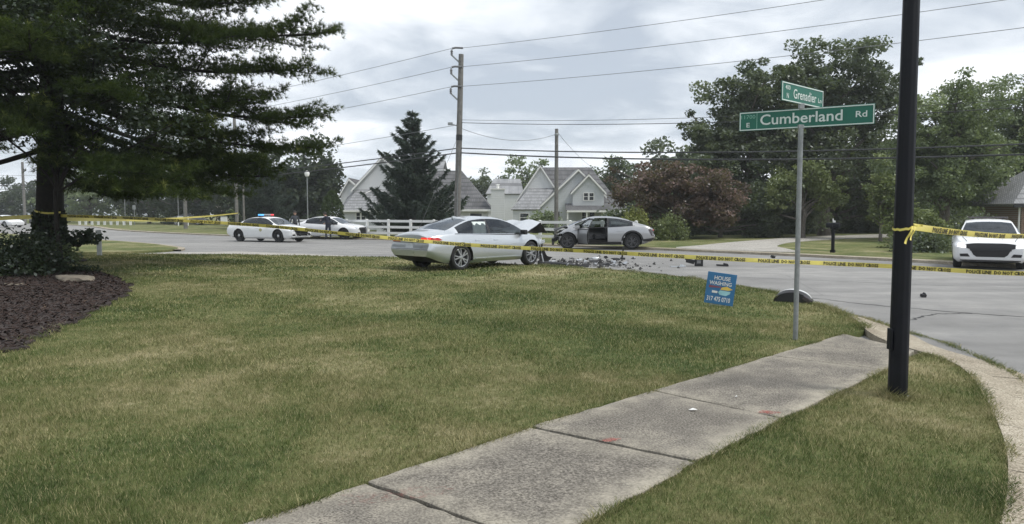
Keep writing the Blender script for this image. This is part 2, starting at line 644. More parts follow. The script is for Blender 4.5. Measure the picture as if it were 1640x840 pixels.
def glass_mat(name, tint, refl=0.55):
    t = NT(name)
    tr = t.n('ShaderNodeBsdfTransparent'); tr.inputs[0].default_value = (*tint, 1)
    g = t.n('ShaderNodeBsdfGlossy'); g.inputs['Roughness'].default_value = 0.03
    g.inputs[0].default_value = (0.85, 0.9, 0.95, 1)
    fr = t.n('ShaderNodeFresnel'); fr.inputs[0].default_value = 1.5
    mx = t.n('ShaderNodeMixShader')
    f = t.math('ADD', t.math('MULTIPLY', fr.outputs[0], refl), t.math('MULTIPLY', t.noise(4, 3), 0.05))
    t.l(f, mx.inputs[0])
    t.l(tr.outputs[0], mx.inputs[1]); t.l(g.outputs[0], mx.inputs[2])
    return t.done(mx.outputs[0])


M['glass'] = glass_mat('car_glass', (0.40, 0.43, 0.43), 1.1)
M['window_glass'] = plain('dark_window_glass', (0.02, 0.024, 0.03), 0.08, var=0.3, scale=1.0, spec=0.8)
M['lens_red'] = plain('red_lens', (0.42, 0.012, 0.012), 0.15, scale=8, coat=0.5)
M['lens_clear'] = plain('clear_lens', (0.42, 0.44, 0.47), 0.12, 0.3, scale=8, coat=0.5)
M['lens_dark'] = plain('smoked_lens', (0.06, 0.05, 0.055), 0.12, scale=8, coat=0.5)


def emit(name, c, s, base):
    t = NT(name)
    p = t.n('ShaderNodeBsdfPrincipled')
    n1 = t.noise(20, 2, vec=t.pos('object'))
    t.set(p.inputs['Base Color'], t.mix(n1, base, tuple(x * .8 for x in base)))
    t.set(p.inputs['Emission Color'], c)
    p.inputs['Emission Strength'].default_value = s
    return t.done(p.outputs[0])


M['head_lit'] = emit('lit_headlamp', (1.0, 0.98, 0.92), 2.2, (0.8, 0.8, 0.8))
M['tail_lit'] = emit('lit_tail_lamp', (1.0, 0.04, 0.02), 0.75, (0.5, 0.02, 0.02))
M['blue_lit'] = emit('blue_beacon', (0.12, 0.50, 1.0), 0.9, (0.1, 0.35, 0.8))
M['red_lit'] = emit('red_beacon', (1.0, 0.12, 0.14), 0.5, (0.6, 0.05, 0.06))
M['siding'] = None


def siding_mat(name, c):
    t = NT(name)
    n1 = t.noise(0.8, 4)
    base = t.ramp(n1, [(0.3, tuple(x * .93 for x in c)), (0.7, c)])
    wv = t.n('ShaderNodeTexWave', wave_type='BANDS', bands_direction='Z', wave_profile='SAW')
    wv.inputs['Scale'].default_value = 1.6
    t.l(t.pos(), wv.inputs['Vector'])
    nm = t.bump(wv.outputs[1], 0.5, 0.03)
    return t.done(t.principled(base, 0.65, 0, nm, 0.3))


def shingle_mat(name, lo, hi):
    t = NT(name)
    n1 = t.noise(0.7, 5, 0.6)
    b = t.n('ShaderNodeTexBrick')
    b.inputs['Scale'].default_value = 3.0
    b.inputs['Color1'].default_value = (0.85, 0.85, 0.85, 1)
    b.inputs['Color2'].default_value = (1.1, 1.1, 1.1, 1)
    b.inputs['Mortar'].default_value = (0.55, 0.55, 0.55, 1)
    b.inputs['Mortar Size'].default_value = 0.03
    mp = t.n('ShaderNodeMapping'); mp.inputs['Rotation'].default_value = (R(60), 0, 0)
    t.l(t.pos(), mp.inputs[0]); t.l(mp.outputs[0], b.inputs['Vector'])
    base = t.mix(1.0, t.ramp(n1, [(0.3, lo), (0.7, hi)]), b.outputs[0], 'MULTIPLY')
    return t.done(t.principled(base, 0.9, 0, t.bump(b.outputs[1], 0.4, 0.02), 0.2))


def brick_mat():
    t = NT('brick_wall')
    b = t.n('ShaderNodeTexBrick')
    b.inputs['Scale'].default_value = 4.5
    b.inputs['Color1'].default_value = (0.20, 0.12, 0.09, 1)
    b.inputs['Color2'].default_value = (0.29, 0.19, 0.145, 1)
    b.inputs['Mortar'].default_value = (0.35, 0.32, 0.28, 1)
    b.inputs['Mortar Size'].default_value = 0.02
    mp = t.n('ShaderNodeMapping'); mp.inputs['Rotation'].default_value = (R(90), 0, 0)
    t.l(t.pos(), mp.inputs[0]); t.l(mp.outputs[0], b.inputs['Vector'])
    return t.done(t.principled(b.outputs[0], 0.9, 0, t.bump(b.outputs[1], 0.4, 0.02), 0.2))


M['siding'] = siding_mat('grey_siding', (0.56, 0.58, 0.60))
M['siding_white'] = siding_mat('white_siding', (0.68, 0.69, 0.70))
M['roof_pale'] = shingle_mat('pale_shingle', (0.25, 0.255, 0.265), (0.35, 0.355, 0.365))
M['roof_dark'] = shingle_mat('dark_shingle', (0.11, 0.11, 0.115), (0.17, 0.17, 0.175))
M['brick'] = brick_mat()

# ================================================================== the setting
ROAD_Z = -0.08


def mound(x, y):
    return 0.26 * math.exp(-((x + 13.0) ** 2 + (y - 19.6) ** 2) / (2 * 4.2 ** 2))


def lawn_z(x, y):
    d = 0.012 * math.sin(x * 0.9 + 1.3) * math.sin(y * 0.7) + 0.008 * math.sin(x * 2.3 + y * 1.9)
    return mound(x, y) + d


# ground reaching the horizon
gm = MB()
gm.add([(-700, -60, -0.12), (700, -60, -0.12), (700, 900, -0.12), (-700, 900, -0.12)], [(0, 1, 2, 3)])
tag(gm.build('ground', M['ground']), kind='structure')

far_edge = [(-180, 205), (-95.7, 135.5), (-59.3, 99.9), (-38, 71), (-21.2, 54.2), (-8.8, 46.2), (1.9, 37.4), (6.8, 33.0), (10.5, 29.0), (13.2, 25.6), (15.2, 22.6), (18.5, 18.5), (24, 13.5)]
far_line = [(p.x, p.y) for p in smooth_line(far_edge, 5)]
near_out = [(24, -8), (-6, -8), (-6, 15), (-40, 40), (-52, 55), (-110, 128), (-190, 190)]
road = sheet('road', far_line + near_out, ROAD_Z, 6.0, M['asphalt'], 0.03)
tag(road, kind='structure')

# far verge: grass bank beyond the road, with a rounded kerb strip
verge_poly = [(p[0], p[1]) for p in far_line] + [(60, -10), (120, 40), (160, 260), (-120, 300), (-200, 230)]
tag(sheet('verge', verge_poly, 0.0, 9.0, M['ground'], 0.12), kind='structure')


def ribbon(name, line, w0, w1, z, mat_, th=0.12, parent=None, rise=0.0):
    """strip along a plan line, offset w0..w1 to its left"""
    P = [Vector((p[0], p[1])) for p in line]
    m = MB()
    V = []
    for i, p in enumerate(P):
        d = (P[min(i + 1, len(P) - 1)] - P[max(i - 1, 0)]).normalized()
        nrm = Vector((-d.y, d.x))
        a, b = p + nrm * w0, p + nrm * w1
        V += [(a.x, a.y, z + rise), (b.x, b.y, z), (a.x, a.y, z - th), (b.x, b.y, z - th)]
    F = []
    for i in range(len(P) - 1):
        o, q = 4 * i, 4 * i + 4
        F += [(o, o + 1, q + 1, q), (o, q, q + 2, o + 2), (o + 1, o + 3, q + 3, q + 1)]
    m.add(V, F)
    return m.build(name, mat_, parent, 40)


fk = ribbon('kerb', [p for p in far_line if p[1] < 110], -0.5, 0.12, 0.012, M['kerb'], 0.10)
tag(fk, kind='structure')

# driveway on the far side
drive_poly = [(7.4, 32.6), (9.2, 35.4), (12.4, 40.0), (19.7, 48.7), (27.8, 54.6), (40, 60), (40, 56), (23.7, 47.2), (16.2, 40.6), (12.9, 35.2), (12.2, 32.2), (11.6, 29.3), (10.4, 29.6)]
tag(sheet('driveway', [(p.x, p.y) for p in smooth_line(drive_poly, 3, True)], 0.022, 2.0, M['drive'], 0.1), kind='structure')

# near lawn, sidewalk and corner strip ---------------------------------------
SWL = [(-7.2, -2.6), (-1.30, 3.53), (-0.83, 4.06), (0.14, 5.12), (1.24, 6.2), (2.81, 7.75), (4.24, 9.17)]
SWR = [(-5.4, -2.6), (0.31, 3.45), (1.14, 4.4), (1.98, 5.3), (2.45, 5.76), (3.66, 7.03), (4.50, 7.90)]
edge_road = [(4.72, 9.62), (5.02, 10.5), (5.22, 12.1), (5.16, 14.1), (4.3, 17.5), (2.9, 19.8), (0.9, 21.7), (-1.8, 24.1), (-4.5, 25.9), (-8.5, 26.6), (-11.9, 26.9), (-16.5, 27.6), (-24, 28.4), (-34, 29)]
edge_s = [(p.x, p.y) for p in smooth_line(edge_road, 5)]
lawn_poly = SWL[:-1] + [(4.24, 9.17)] + edge_s + [(-34, -2.6)]
lawn = sheet('lawn', lawn_poly, lawn_z, 1.1, M['lawn'], 0.16)
tag(lawn, kind='structure')

curb_in = [(4.54, 7.97), (4.60, 7.6), (4.45, 7.0), (4.18, 6.4), (3.72, 5.5), (3.28, 4.72), (2.85, 4.07), (2.42, 3.5), (0.9, 1.6), (-0.6, -0.1), (-2.6, -2.4)]
curb_s = [(p.x, p.y) for p in smooth_line(curb_in, 5)]
corner_poly = [(-2.9, -2.4), (-0.35, 0.3)] + [(-5.2 + 5.51, 3.47)] + SWR[2:] + curb_s
corner_poly = [(-5.2, -2.4)] + SWR[1:] + curb_s
corner = sheet('lawn_strip', corner_poly, lambda x, y: 0.004 * math.sin(7 * x + 3 * y), 0.4, M['lawn'], 0.14)
tag(corner, kind='structure')

# concrete kerb and gutter round the corner, cut into lengths at its joints
outer = [(4.55, 9.35), (4.70, 8.6)] + curb_in[1:]
kl = [(p.x, p.y) for p in smooth_line([(4.66, 14.6), (5.12, 13.6), (5.22, 12.1), (5.02, 10.5), (4.70, 9.5), (4.56, 8.7), (4.60, 7.6), (4.45, 7.0), (4.18, 6.4), (3.72, 5.5), (3.28, 4.72), (2.85, 4.07), (2.42, 3.5), (0.9, 1.6), (-0.6, -0.1), (-2.6, -2.4)], 6)]
kroot = empty('kerb', (4.6, 8.6, ROAD_Z))
kroot.name = 'kerb'
kroot['kind'] = 'structure'


def kerb_piece(line, widths):
    P = [Vector((p[0], p[1])) for p in line]
    V, F = [], []
    for i, p in enumerate(P):
        d = (P[min(i + 1, len(P) - 1)] - P[max(i - 1, 0)]).normalized()
        nrm = Vector((-d.y, d.x))              # left of travel: towards the street
        wd = widths[i]
        for off, z in ((0.0, -0.2), (0.0, 0.012), (0.09 * wd, 0.008), (0.17 * wd, -0.012), (0.26 * wd, -0.058), (0.62 * wd, ROAD_Z + 0.012), (0.64 * wd, -0.2)):
            q = p + nrm * off
            V.append((q.x - 4.6, q.y - 8.6, z - ROAD_Z))
    for i in range(len(P) - 1):
        for k in range(6):
            a = i * 7 + k
            F.append((a, a + 1, a + 8, a + 7))
    n = len(P) - 1
    F += [tuple(range(7))[::-1], tuple(n * 7 + k for k in range(7))]
    m = MB(); m.add(V, F)
    return m.build('kerb_length', M['kerb'], kroot, 35)


cuts = [0, 12, 22, 31, 40, 48, 56, 64, 72, 80, len(kl) - 1]
for a, b in zip(cuts[:-1], cuts[1:]):
    if b <= a: continue
    seg = [Vector(p) for p in kl[a:b + 1]]
    d0 = (seg[1] - seg[0]).normalized(); seg[0] = seg[0] + d0 * 0.006
    d1 = (seg[-1] - seg[-2]).normalized(); seg[-1] = seg[-1] - d1 * 0.006
    wd = []
    for i in range(a, b + 1):
        y = kl[i][1]
        wd.append(min(1.0, max(0.32, (13.2 - y) / 3.6)) if y > 9 else 1.0 + 0.12 * max(0, min(1, (7.5 - y) / 3)))
    kerb_piece(seg, wd)

# sidewalk: one slab after another
sw = empty('sidewalk', (1.5, 5.5, 0.0))
sw['kind'] = 'structure'
joints = [((-7.2, -2.6), (-5.4, -2.6)), ((-4.35, 0.36), (-2.86, 0.1)), ((-2.06, 2.74), (-1.02, 2.04)), ((-0.83, 4.06), (0.14, 3.27)), ((0.14, 5.12), (1.14, 4.4)), ((1.22, 6.18), (2.02, 5.34)), ((2.81, 7.75), (3.66, 7.03)), ((4.24, 9.17), (4.52, 8.05))]
bites = rng.normal(0, 0.012, 400)
bi = 0
for i, ((l0, r0), (l1, r1)) in enumerate(zip(joints[:-1], joints[1:])):
    l0, r0, l1, r1 = (Vector(p) for p in (l0, r0, l1, r1))
    g = 0.011
    dl, dr = (l1 - l0).normalized(), (r1 - r0).normalized()
    l0, r0, l1, r1 = l0 + dl * g, r0 + dr * g, l1 - dl * g, r1 - dr * g
    ring = []
    nseg = 12
    for A, B in ((l0, r0), (r0, r1), (r1, l1), (l1, l0)):
        for k in range(nseg):
            p = A.lerp(B, k / nseg)
            nrm = Vector((-(B - A).y, (B - A).x)).normalized()
            ring.append(p + nrm * float(bites[bi % 400]) * 0.5); bi += 1
    cen = (l0 + r0 + l1 + r1) / 4
    tilt = Vector((random.uniform(-.003, .003), random.uniform(-.003, .003)))
    lift = [0, 0, 0.0, 0.007, 0.014, 0.013, 0.010][i]
    V, F = [], []
    npt = len(ring)
    for lev, (ins, z) in enumerate(((0, -0.1), (0, 0.006), (0.012, 0.014), (0.06, 0.0145), (0.17, 0.0146), (0.34, 0.0147))):
        for p in ring:
            q = p + (cen - p).normalized() * ins
            V.append((q.x - 1.5, q.y - 5.5, z + lift + tilt.dot(q - cen)))
    for lev in range(5):
        for k in range(npt):
            k2 = (k + 1) % npt
            F.append((lev * npt + k, lev * npt + k2, (lev + 1) * npt + k2, (lev + 1) * npt + k))
    F.append(tuple(5 * npt + k for k in range(npt)))
    m = MB(); m.add(V, F)
    so_ = m.build('slab', M['concrete'], sw, 35)
    at_ = so_.data.attributes.new('tint', 'FLOAT', 'POINT')
    sides = [0.55] * nseg + [1.0] * nseg + [0.55] * nseg + [0.75] * nseg
    at_.data.foreach_set('value', [lv * sides[k] for lv in (1, 1, 1, 0.9, 0.45, 0) for k in range(npt)])
# soil under the joints
m = MB()
m.add([(p[0] - 1.5, p[1] - 5.5, -0.035) for p in SWL] + [(p[0] - 1.5, p[1] - 5.5, -0.035) for p in SWR[::-1]], [tuple(range(14))])
m.build('joint_soil', M['mulch'], sw)


def blob(cx, cy, rx, ry, rot, n=26, rough=0.35, seed=0):
    r = random.Random(seed)
    pts = []
    for k in range(n):
        a = 2 * math.pi * k / n
        q = 1 + r.uniform(-rough, rough)
        x, y = rx * q * math.cos(a), ry * q * math.sin(a)
        pts.append((cx + x * math.cos(rot) - y * math.sin(rot), cy + x * math.sin(rot) + y * math.cos(rot)))
    return pts


def spray_mat(name, c, cover):
    t = NT(name)
    n1 = t.noise(26, 6, 0.75)
    tr = t.n('ShaderNodeBsdfTransparent')
    d = t.principled(c, 0.8, 0, None, 0.2)
    mx = t.n('ShaderNodeMixShader')
    t.l(t.ramp(n1, [(cover, 0.0), (cover + 0.22, 0.62)]), mx.inputs[0])
    t.l(tr.outputs[0], mx.inputs[1]); t.l(d, mx.inputs[2])
    return t.done(mx.outputs[0])


M['spray'] = spray_mat('red_spray_paint', (0.46, 0.085, 0.07), 0.40)
M['spray_old'] = spray_mat('worn_red_paint', (0.27, 0.10, 0.085), 0.50)
for cx, cy, rx, ry, rot, mt, lb in ((0.66, 4.78, 0.075, 0.03, 0.5, 'spray', 'bright red spray mark on the slab joint nearest the middle'), (1.96, 5.46, 0.085, 0.04, -0.2, 'spray', 'red spray mark at the right edge of the sidewalk'), (-0.62, 3.82, 0.30, 0.09, 0.3, 'spray_old', 'worn brownish red stain on the nearest sidewalk slab')):
    pts, tris = tess(blob(cx, cy, rx, ry, rot, seed=int(cx * 100)), 0.06)
    me = bpy.data.meshes.new('paint_mark')
    me.from_pydata([(x, y, 0.036) for x, y in pts], [], tris)
    o = link_mesh('paint_mark', me, M[mt])
    tag(o, lb, 'paint mark', 'red marks on the sidewalk')

# scraps of litter on the sidewalk
for i, (x, y, s, lb) in enumerate(((1.40, 5.52, 0.035, 'larger crumpled white paper scrap lying on the sidewalk slab'), (1.86, 5.92, 0.016, 'tiny white paper scrap on the sidewalk farther along'))):
    m = MB()
    r = random.Random(i)
    P = [(x + s * math.cos(a) * r.uniform(.6, 1.2), y + s * 0.6 * math.sin(a) * r.uniform(.6, 1.2), 0.032 + r.uniform(0, .012)) for a in (0, 1, 2, 3, 4, 5.2)]
    P.append((x, y, 0.052))
    m.add(P, [(k, (k + 1) % 6, 6) for k in range(6)])
    tag(m.build('paper_scrap', M['white_paint']), lb, 'litter', 'litter on the sidewalk')

# left driveway apron, path and grass island -----------------------------------
path_poly = [(-4.6, 25.95), (-8.5, 26.65), (-16.5, 27.65), (-34, 29.05), (-34, 31.2), (-21, 29.4), (-17, 28.9), (-14.8, 30.2), (-12.0, 31.4), (-8.0, 29.2), (-1.0, 24.4), (0.9, 22.4), (0.9, 21.9), (-1.8, 24.15)]
tag(sheet('pavement', path_poly, ROAD_Z + 0.01, 3.0, M['drive'], 0.02), kind='structure')
island = [(-14.8, 31.6), (-15.6, 33.6), (-18.6, 37.4), (-22.5, 41.3), (-27.5, 45.6), (-41, 58), (-60, 77), (-60, 50), (-34, 33), (-21, 29.9), (-16.9, 29.2), (-15.2, 30.0)]
tag(sheet('verge', [(p.x, p.y) for p in smooth_line(island, 4, True)], 0.015, 3.0, M['ground'], 0.12), kind='structure')
isl = [(p.x, p.y) for p in smooth_line(island[:7], 5)]
tag(ribbon('kerb', isl, -0.32, 0.02, 0.0, M['kerb'], 0.1), kind='structure')

# cracks in the asphalt
def crack(pts, wd):
    ln = smooth_line([(x, y) for x, y in pts], 10)
    r = random.Random(len(pts))
    V, F = [], []
    for i, p in enumerate(ln):
        d = (ln[min(i + 1, len(ln) - 1)] - ln[max(i - 1, 0)]).normalized()
        nn = Vector((-d.y, d.x))
        j = r.uniform(-.035, .035); k = wd * r.uniform(.5, 1.3)
        V += [(*(p + nn * (j - k)), ROAD_Z + 0.004), (*(p + nn * (j + k)), ROAD_Z + 0.004)]
    for i in range(len(ln) - 1):
        F.append((2 * i, 2 * i + 2, 2 * i + 3, 2 * i + 1))
    m_ = MB(); m_.add(V, F)
    o = m_.build('crack', M['crack'], road)
    return o


crack([(5.3, 14.4), (5.96, 13.75), (6.4, 13.0), (7.55, 11.8), (8.2, 11.4), (10, 10.6), (13, 9.7)], 0.022)
crack([(5.75, 10.75), (6.05, 10.98), (6.6, 11.5), (7.0, 11.75), (7.55, 11.8)], 0.020)
crack([(3.5, 20.0), (6.2, 18.4), (9.5, 16.6), (14, 14.2)], 0.014)
crack([(-12, 40.5), (-4, 35.3), (3, 30.4), (8, 26.9), (12.5, 22.5)], 0.02)

# ------------------------------------------------------------------ mulch bed under the trees
bed = [(-5.75, 7.6), (-5.85, 8.9), (-6.3, 10.5), (-6.9, 12.5), (-7.4, 13.9), (-8.2, 15.3), (-9.6, 16.9), (-11.4, 18.3), (-12.2, 20.6), (-14.5, 21.4), (-17.5, 20.5), (-19, 15), (-18, 8), (-12, 4.6), (-7.5, 5.6)]
bed_s = [(p.x + 0.07 * math.sin(i * 2.1) + 0.05 * math.sin(i * 5.3), p.y + 0.06 * math.sin(i * 3.7)) for i, p in enumerate(smooth_line(bed, 9, True))]
bedo = sheet('mulch_bed', bed_s, lambda x, y: lawn_z(x, y) + 0.035 + 0.01 * math.sin(x * 5) * math.sin(y * 4), 0.5, M['mulch'], 0.08)
tag(bedo, 'dark bark mulch bed under the pine tree', 'mulch bed', kind='stuff')
n = 30000
Q = np.column_stack([rng.uniform(-14.5, -5.5, n * 2), rng.uniform(6, 20.5, n * 2)])
Q = Q[in_poly(Q, bed_s)][:n]
n = len(Q)
ang = rng.uniform(0, 2 * np.pi, n)
ln_ = rng.uniform(0.012, 0.045, n); wd_ = rng.uniform(0.004, 0.012, n)
zz = np.array([lawn_z(x, y) for x, y in Q]) + 0.045 + rng.uniform(0, .02, n)
ux, uy = np.cos(ang), np.sin(ang)
tl = rng.uniform(-.015, .015, n)
V = np.empty((n, 4, 3))
for k, (a, b) in enumerate(((-1, -1), (1, -1), (1, 1), (-1, 1))):
    V[:, k, 0] = Q[:, 0] + a * ln_ * ux - b * wd_ * uy
    V[:, k, 1] = Q[:, 1] + a * ln_ * uy + b * wd_ * ux
    V[:, k, 2] = zz + a * tl + b * 0.004
me = np_mesh('bark_chips', V.reshape(-1, 3), np.arange(4 * n).reshape(-1, 4), np.repeat(rng.beta(1.6, 3, n), 4))
o = link_mesh('bark_chips', me, M['chip'])
tag(o, 'loose dark bark chips covering the mulch bed', 'mulch', kind='stuff')

# ------------------------------------------------------------------ grass blades
def grass(name, poly, hole, rings, label, zf, seed, hmul=1.0):
    r = np.random.default_rng(seed)
    poly = np.asarray(poly, float)
    Ps, Ws, Hs = [], [], []
    for d0, d1, dens, wd, ht in rings:
        x0, y0 = poly.min(0); x1, y1 = poly.max(0)
        x0, x1 = max(x0, -0.78 * d1 - 1.5), min(x1, 0.78 * d1 + 1.5)
        y0, y1 = max(y0, 0), min(y1, d1)
        if x1 <= x0 or y1 <= y0: continue
        k = int((x1 - x0) * (y1 - y0) * dens)
        q = np.column_stack([r.uniform(x0, x1, k), r.uniform(y0, y1, k)])
        D = np.hypot(q[:, 0] * 0.6, q[:, 1])
        q = q[(D >= d0) & (D < d1) & (np.abs(q[:, 0]) < 0.78 * q[:, 1] + 1.5)]
        q = q[in_poly(q, poly)]
        if hole is not None: q = q[~in_poly(q, hole)]
        # thinner where the turf is worn
        Ps.append(q); Ws.append(np.full(len(q), wd)); Hs.append(np.full(len(q), ht))
    q = np.concatenate(Ps); wd = np.concatenate(Ws); ht = np.concatenate(Hs)
    k = len(q)
    clump = 0.5 + 0.5 * np.sin(q[:, 0] * 3.1 + 1.7 * np.sin(q[:, 1] * 2.3)) * np.sin(q[:, 1] * 3.7 + np.sin(q[:, 0] * 2.9))
    ht = ht * hmul * (0.75 + 0.45 * clump) * r.uniform(0.5, 1.25, k)
    z = np.array([zf(a, b) for a, b in q])
    a = r.uniform(0, 2 * np.pi, k)
    wx, wy = np.cos(a) * wd * r.uniform(.6, 1.3, k) / 2, np.sin(a) * wd * r.uniform(.6, 1.3, k) / 2
    b = r.uniform(0, 2 * np.pi, k); ln = ht * r.uniform(0.2, 1.1, k)
    V = np.empty((k, 3, 3))
    V[:, 0] = np.column_stack([q[:, 0] - wx, q[:, 1] - wy, z - 0.005])
    V[:, 1] = np.column_stack([q[:, 0] + wx, q[:, 1] + wy, z - 0.005])
    V[:, 2] = np.column_stack([q[:, 0] + np.cos(b) * ln, q[:, 1] + np.sin(b) * ln, z + ht])
    me = np_mesh(name, V.reshape(-1, 3), np.arange(3 * k).reshape(-1, 3), np.repeat(r.uniform(0, 1, k), 3))
    o = link_mesh(name, me, M['blade'])
    return tag(o, label, 'grass', kind='stuff')


RINGS = [(2.0, 4.6, 9500, 0.0045, 0.034), (4.6, 7, 5500, 0.006, 0.034), (7, 11, 2600, 0.009, 0.036), (11, 17, 900, 0.015, 0.038), (17, 30, 190, 0.034, 0.045)]
grass('grass', lawn_poly, np.array(bed_s), RINGS, 'mown patchy green and tan grass of the big lawn', lawn_z, 1)
grass('grass', corner_poly, None, RINGS[:3], 'mown dry grass on the corner strip round the black post', lambda x, y: 0.0, 2)
# untrimmed fringe along the slab edges, kerb and post
def fringe(line, wd, n, label, seed, h=0.055, z0=0.0):
    r = np.random.default_rng(seed)
    P = np.array([[p[0], p[1]] for p in line])
    sl = np.hypot(*(P[1:] - P[:-1]).T)
    cs = np.concatenate([[0], np.cumsum(sl)])
    s = r.uniform(0, cs[-1], n)
    x = np.interp(s, cs, P[:, 0]); y = np.interp(s, cs, P[:, 1])
    gap = 0.5 + 0.5 * np.sin(s * 4.0 + 2 * np.sin(s * 1.7))
    x = x + r.normal(0, wd, n); y = y + r.normal(0, wd, n)
    ht = h * r.uniform(.35, 1.1, n) * (0.35 + gap)
    a = r.uniform(0, 2 * np.pi, n); b = r.uniform(0, 2 * np.pi, n)
    V = np.empty((n, 3, 3))
    w_ = 0.0035
    V[:, 0] = np.column_stack([x - np.cos(a) * w_, y - np.sin(a) * w_, np.full(n, z0)])
    V[:, 1] = np.column_stack([x + np.cos(a) * w_, y + np.sin(a) * w_, np.full(n, z0)])
    V[:, 2] = np.column_stack([x + np.cos(b) * ht, y + np.sin(b) * ht, z0 + ht])
    me = np_mesh('grass_fringe', V.reshape(-1, 3), np.arange(3 * n).reshape(-1, 3), np.repeat(r.uniform(0, 1, n), 3))
    return tag(link_mesh('grass_fringe', me, M['blade']), label, 'grass', kind='stuff')


fringe(SWL[1:], 0.022, 9000, 'longer grass hanging over the lawn edge of the sidewalk', 3, 0.045)
fringe(SWR[1:], 0.022, 8000, 'longer grass along the strip edge of the sidewalk', 4, 0.036)
fringe(curb_s[:44], 0.028, 7000, 'grass spilling onto the corner kerb', 5, 0.038)
fringe([(3.26 + .09 * math.cos(a), 6.04 + .09 * math.sin(a)) for a in np.linspace(0, 6.28, 20)], 0.03, 900, 'tall grass round the foot of the black post', 6, 0.09)
fringe([(5.42, 12.4), (5.5, 11.2), (5.42, 9.8), (5.46, 9.2), (5.36, 8.4), (5.1, 7.3), (4.9, 6.75)], 0.03, 2600, 'weeds growing in the joint between gutter and asphalt', 8, 0.045, ROAD_Z + 0.01)
fringe([p for p in bed_s if p[0] > -12.6 and p[1] < 19.5 and p[1] > 6.0], 0.07, 5200, 'grass creeping over the rim of the mulch bed', 10, 0.06, 0.02)
fringe(edge_s[:32], 0.05, 9000, 'ragged grass along the road edge of the lawn', 9, 0.07)

# ------------------------------------------------------------------ summer haze
hm = MB(); hm.box((0, 420, 8.2), (1420, 980, 19.4))
ht_ = NT('haze')
hv = ht_.n('ShaderNodeVolumePrincipled')
hv.inputs['Color'].default_value = (0.86, 0.91, 0.96, 1)
hv.inputs['Density'].default_value = 0.00055
hv.inputs['Anisotropy'].default_value = 0.2
ht_.l(hv.outputs[0], ht_.out.inputs['Volume'])
tag(hm.build('haze', ht_.mat), 'thin pale summer haze over the whole street', 'haze', kind='stuff')
sc.cycles.volume_bounces = 1

# ================================================================== trees and plants
def leaf_cards(C, size, r, flat=0.35, tint=None, aspect=0.55):
    """one bent diamond leaf per centre"""
    n = len(C)
    nrm = r.normal(0, 1, (n, 3)); nrm[:, 2] = np.abs(nrm[:, 2]) + flat
    nrm /= np.linalg.norm(nrm, axis=1)[:, None]
    t = r.normal(0, 1, (n, 3))
    u = np.cross(nrm, t); u /= np.linalg.norm(u, axis=1)[:, None] + 1e-9
    v = np.cross(nrm, u)
    s = size * r.uniform(0.6, 1.35, n)[:, None]
    V = np.empty((n, 4, 3))
    V[:, 0] = C - u * s * 0.5
    V[:, 1] = C + v * s * aspect * 0.5 - nrm * s * 0.06
    V[:, 2] = C + u * s * 0.5 - nrm * s * 0.10
    V[:, 3] = C - v * s * aspect * 0.5 - nrm * s * 0.06
    return V.reshape(-1, 3), np.arange(4 * n).reshape(-1, 4), (None if tint is None else np.repeat(tint, 4))


def limb_path(a, b, r, bow=0.12, k=6):
    a, b = Vector(a), Vector(b)
    L_ = (b - a).length
    j = Vector((r.uniform(-1, 1), r.uniform(-1, 1), r.uniform(0.1, 0.9))) * L_ * bow
    return [a.lerp(b, t) + j * math.sin(math.pi * t) for t in [i / k for i in range(k + 1)]]


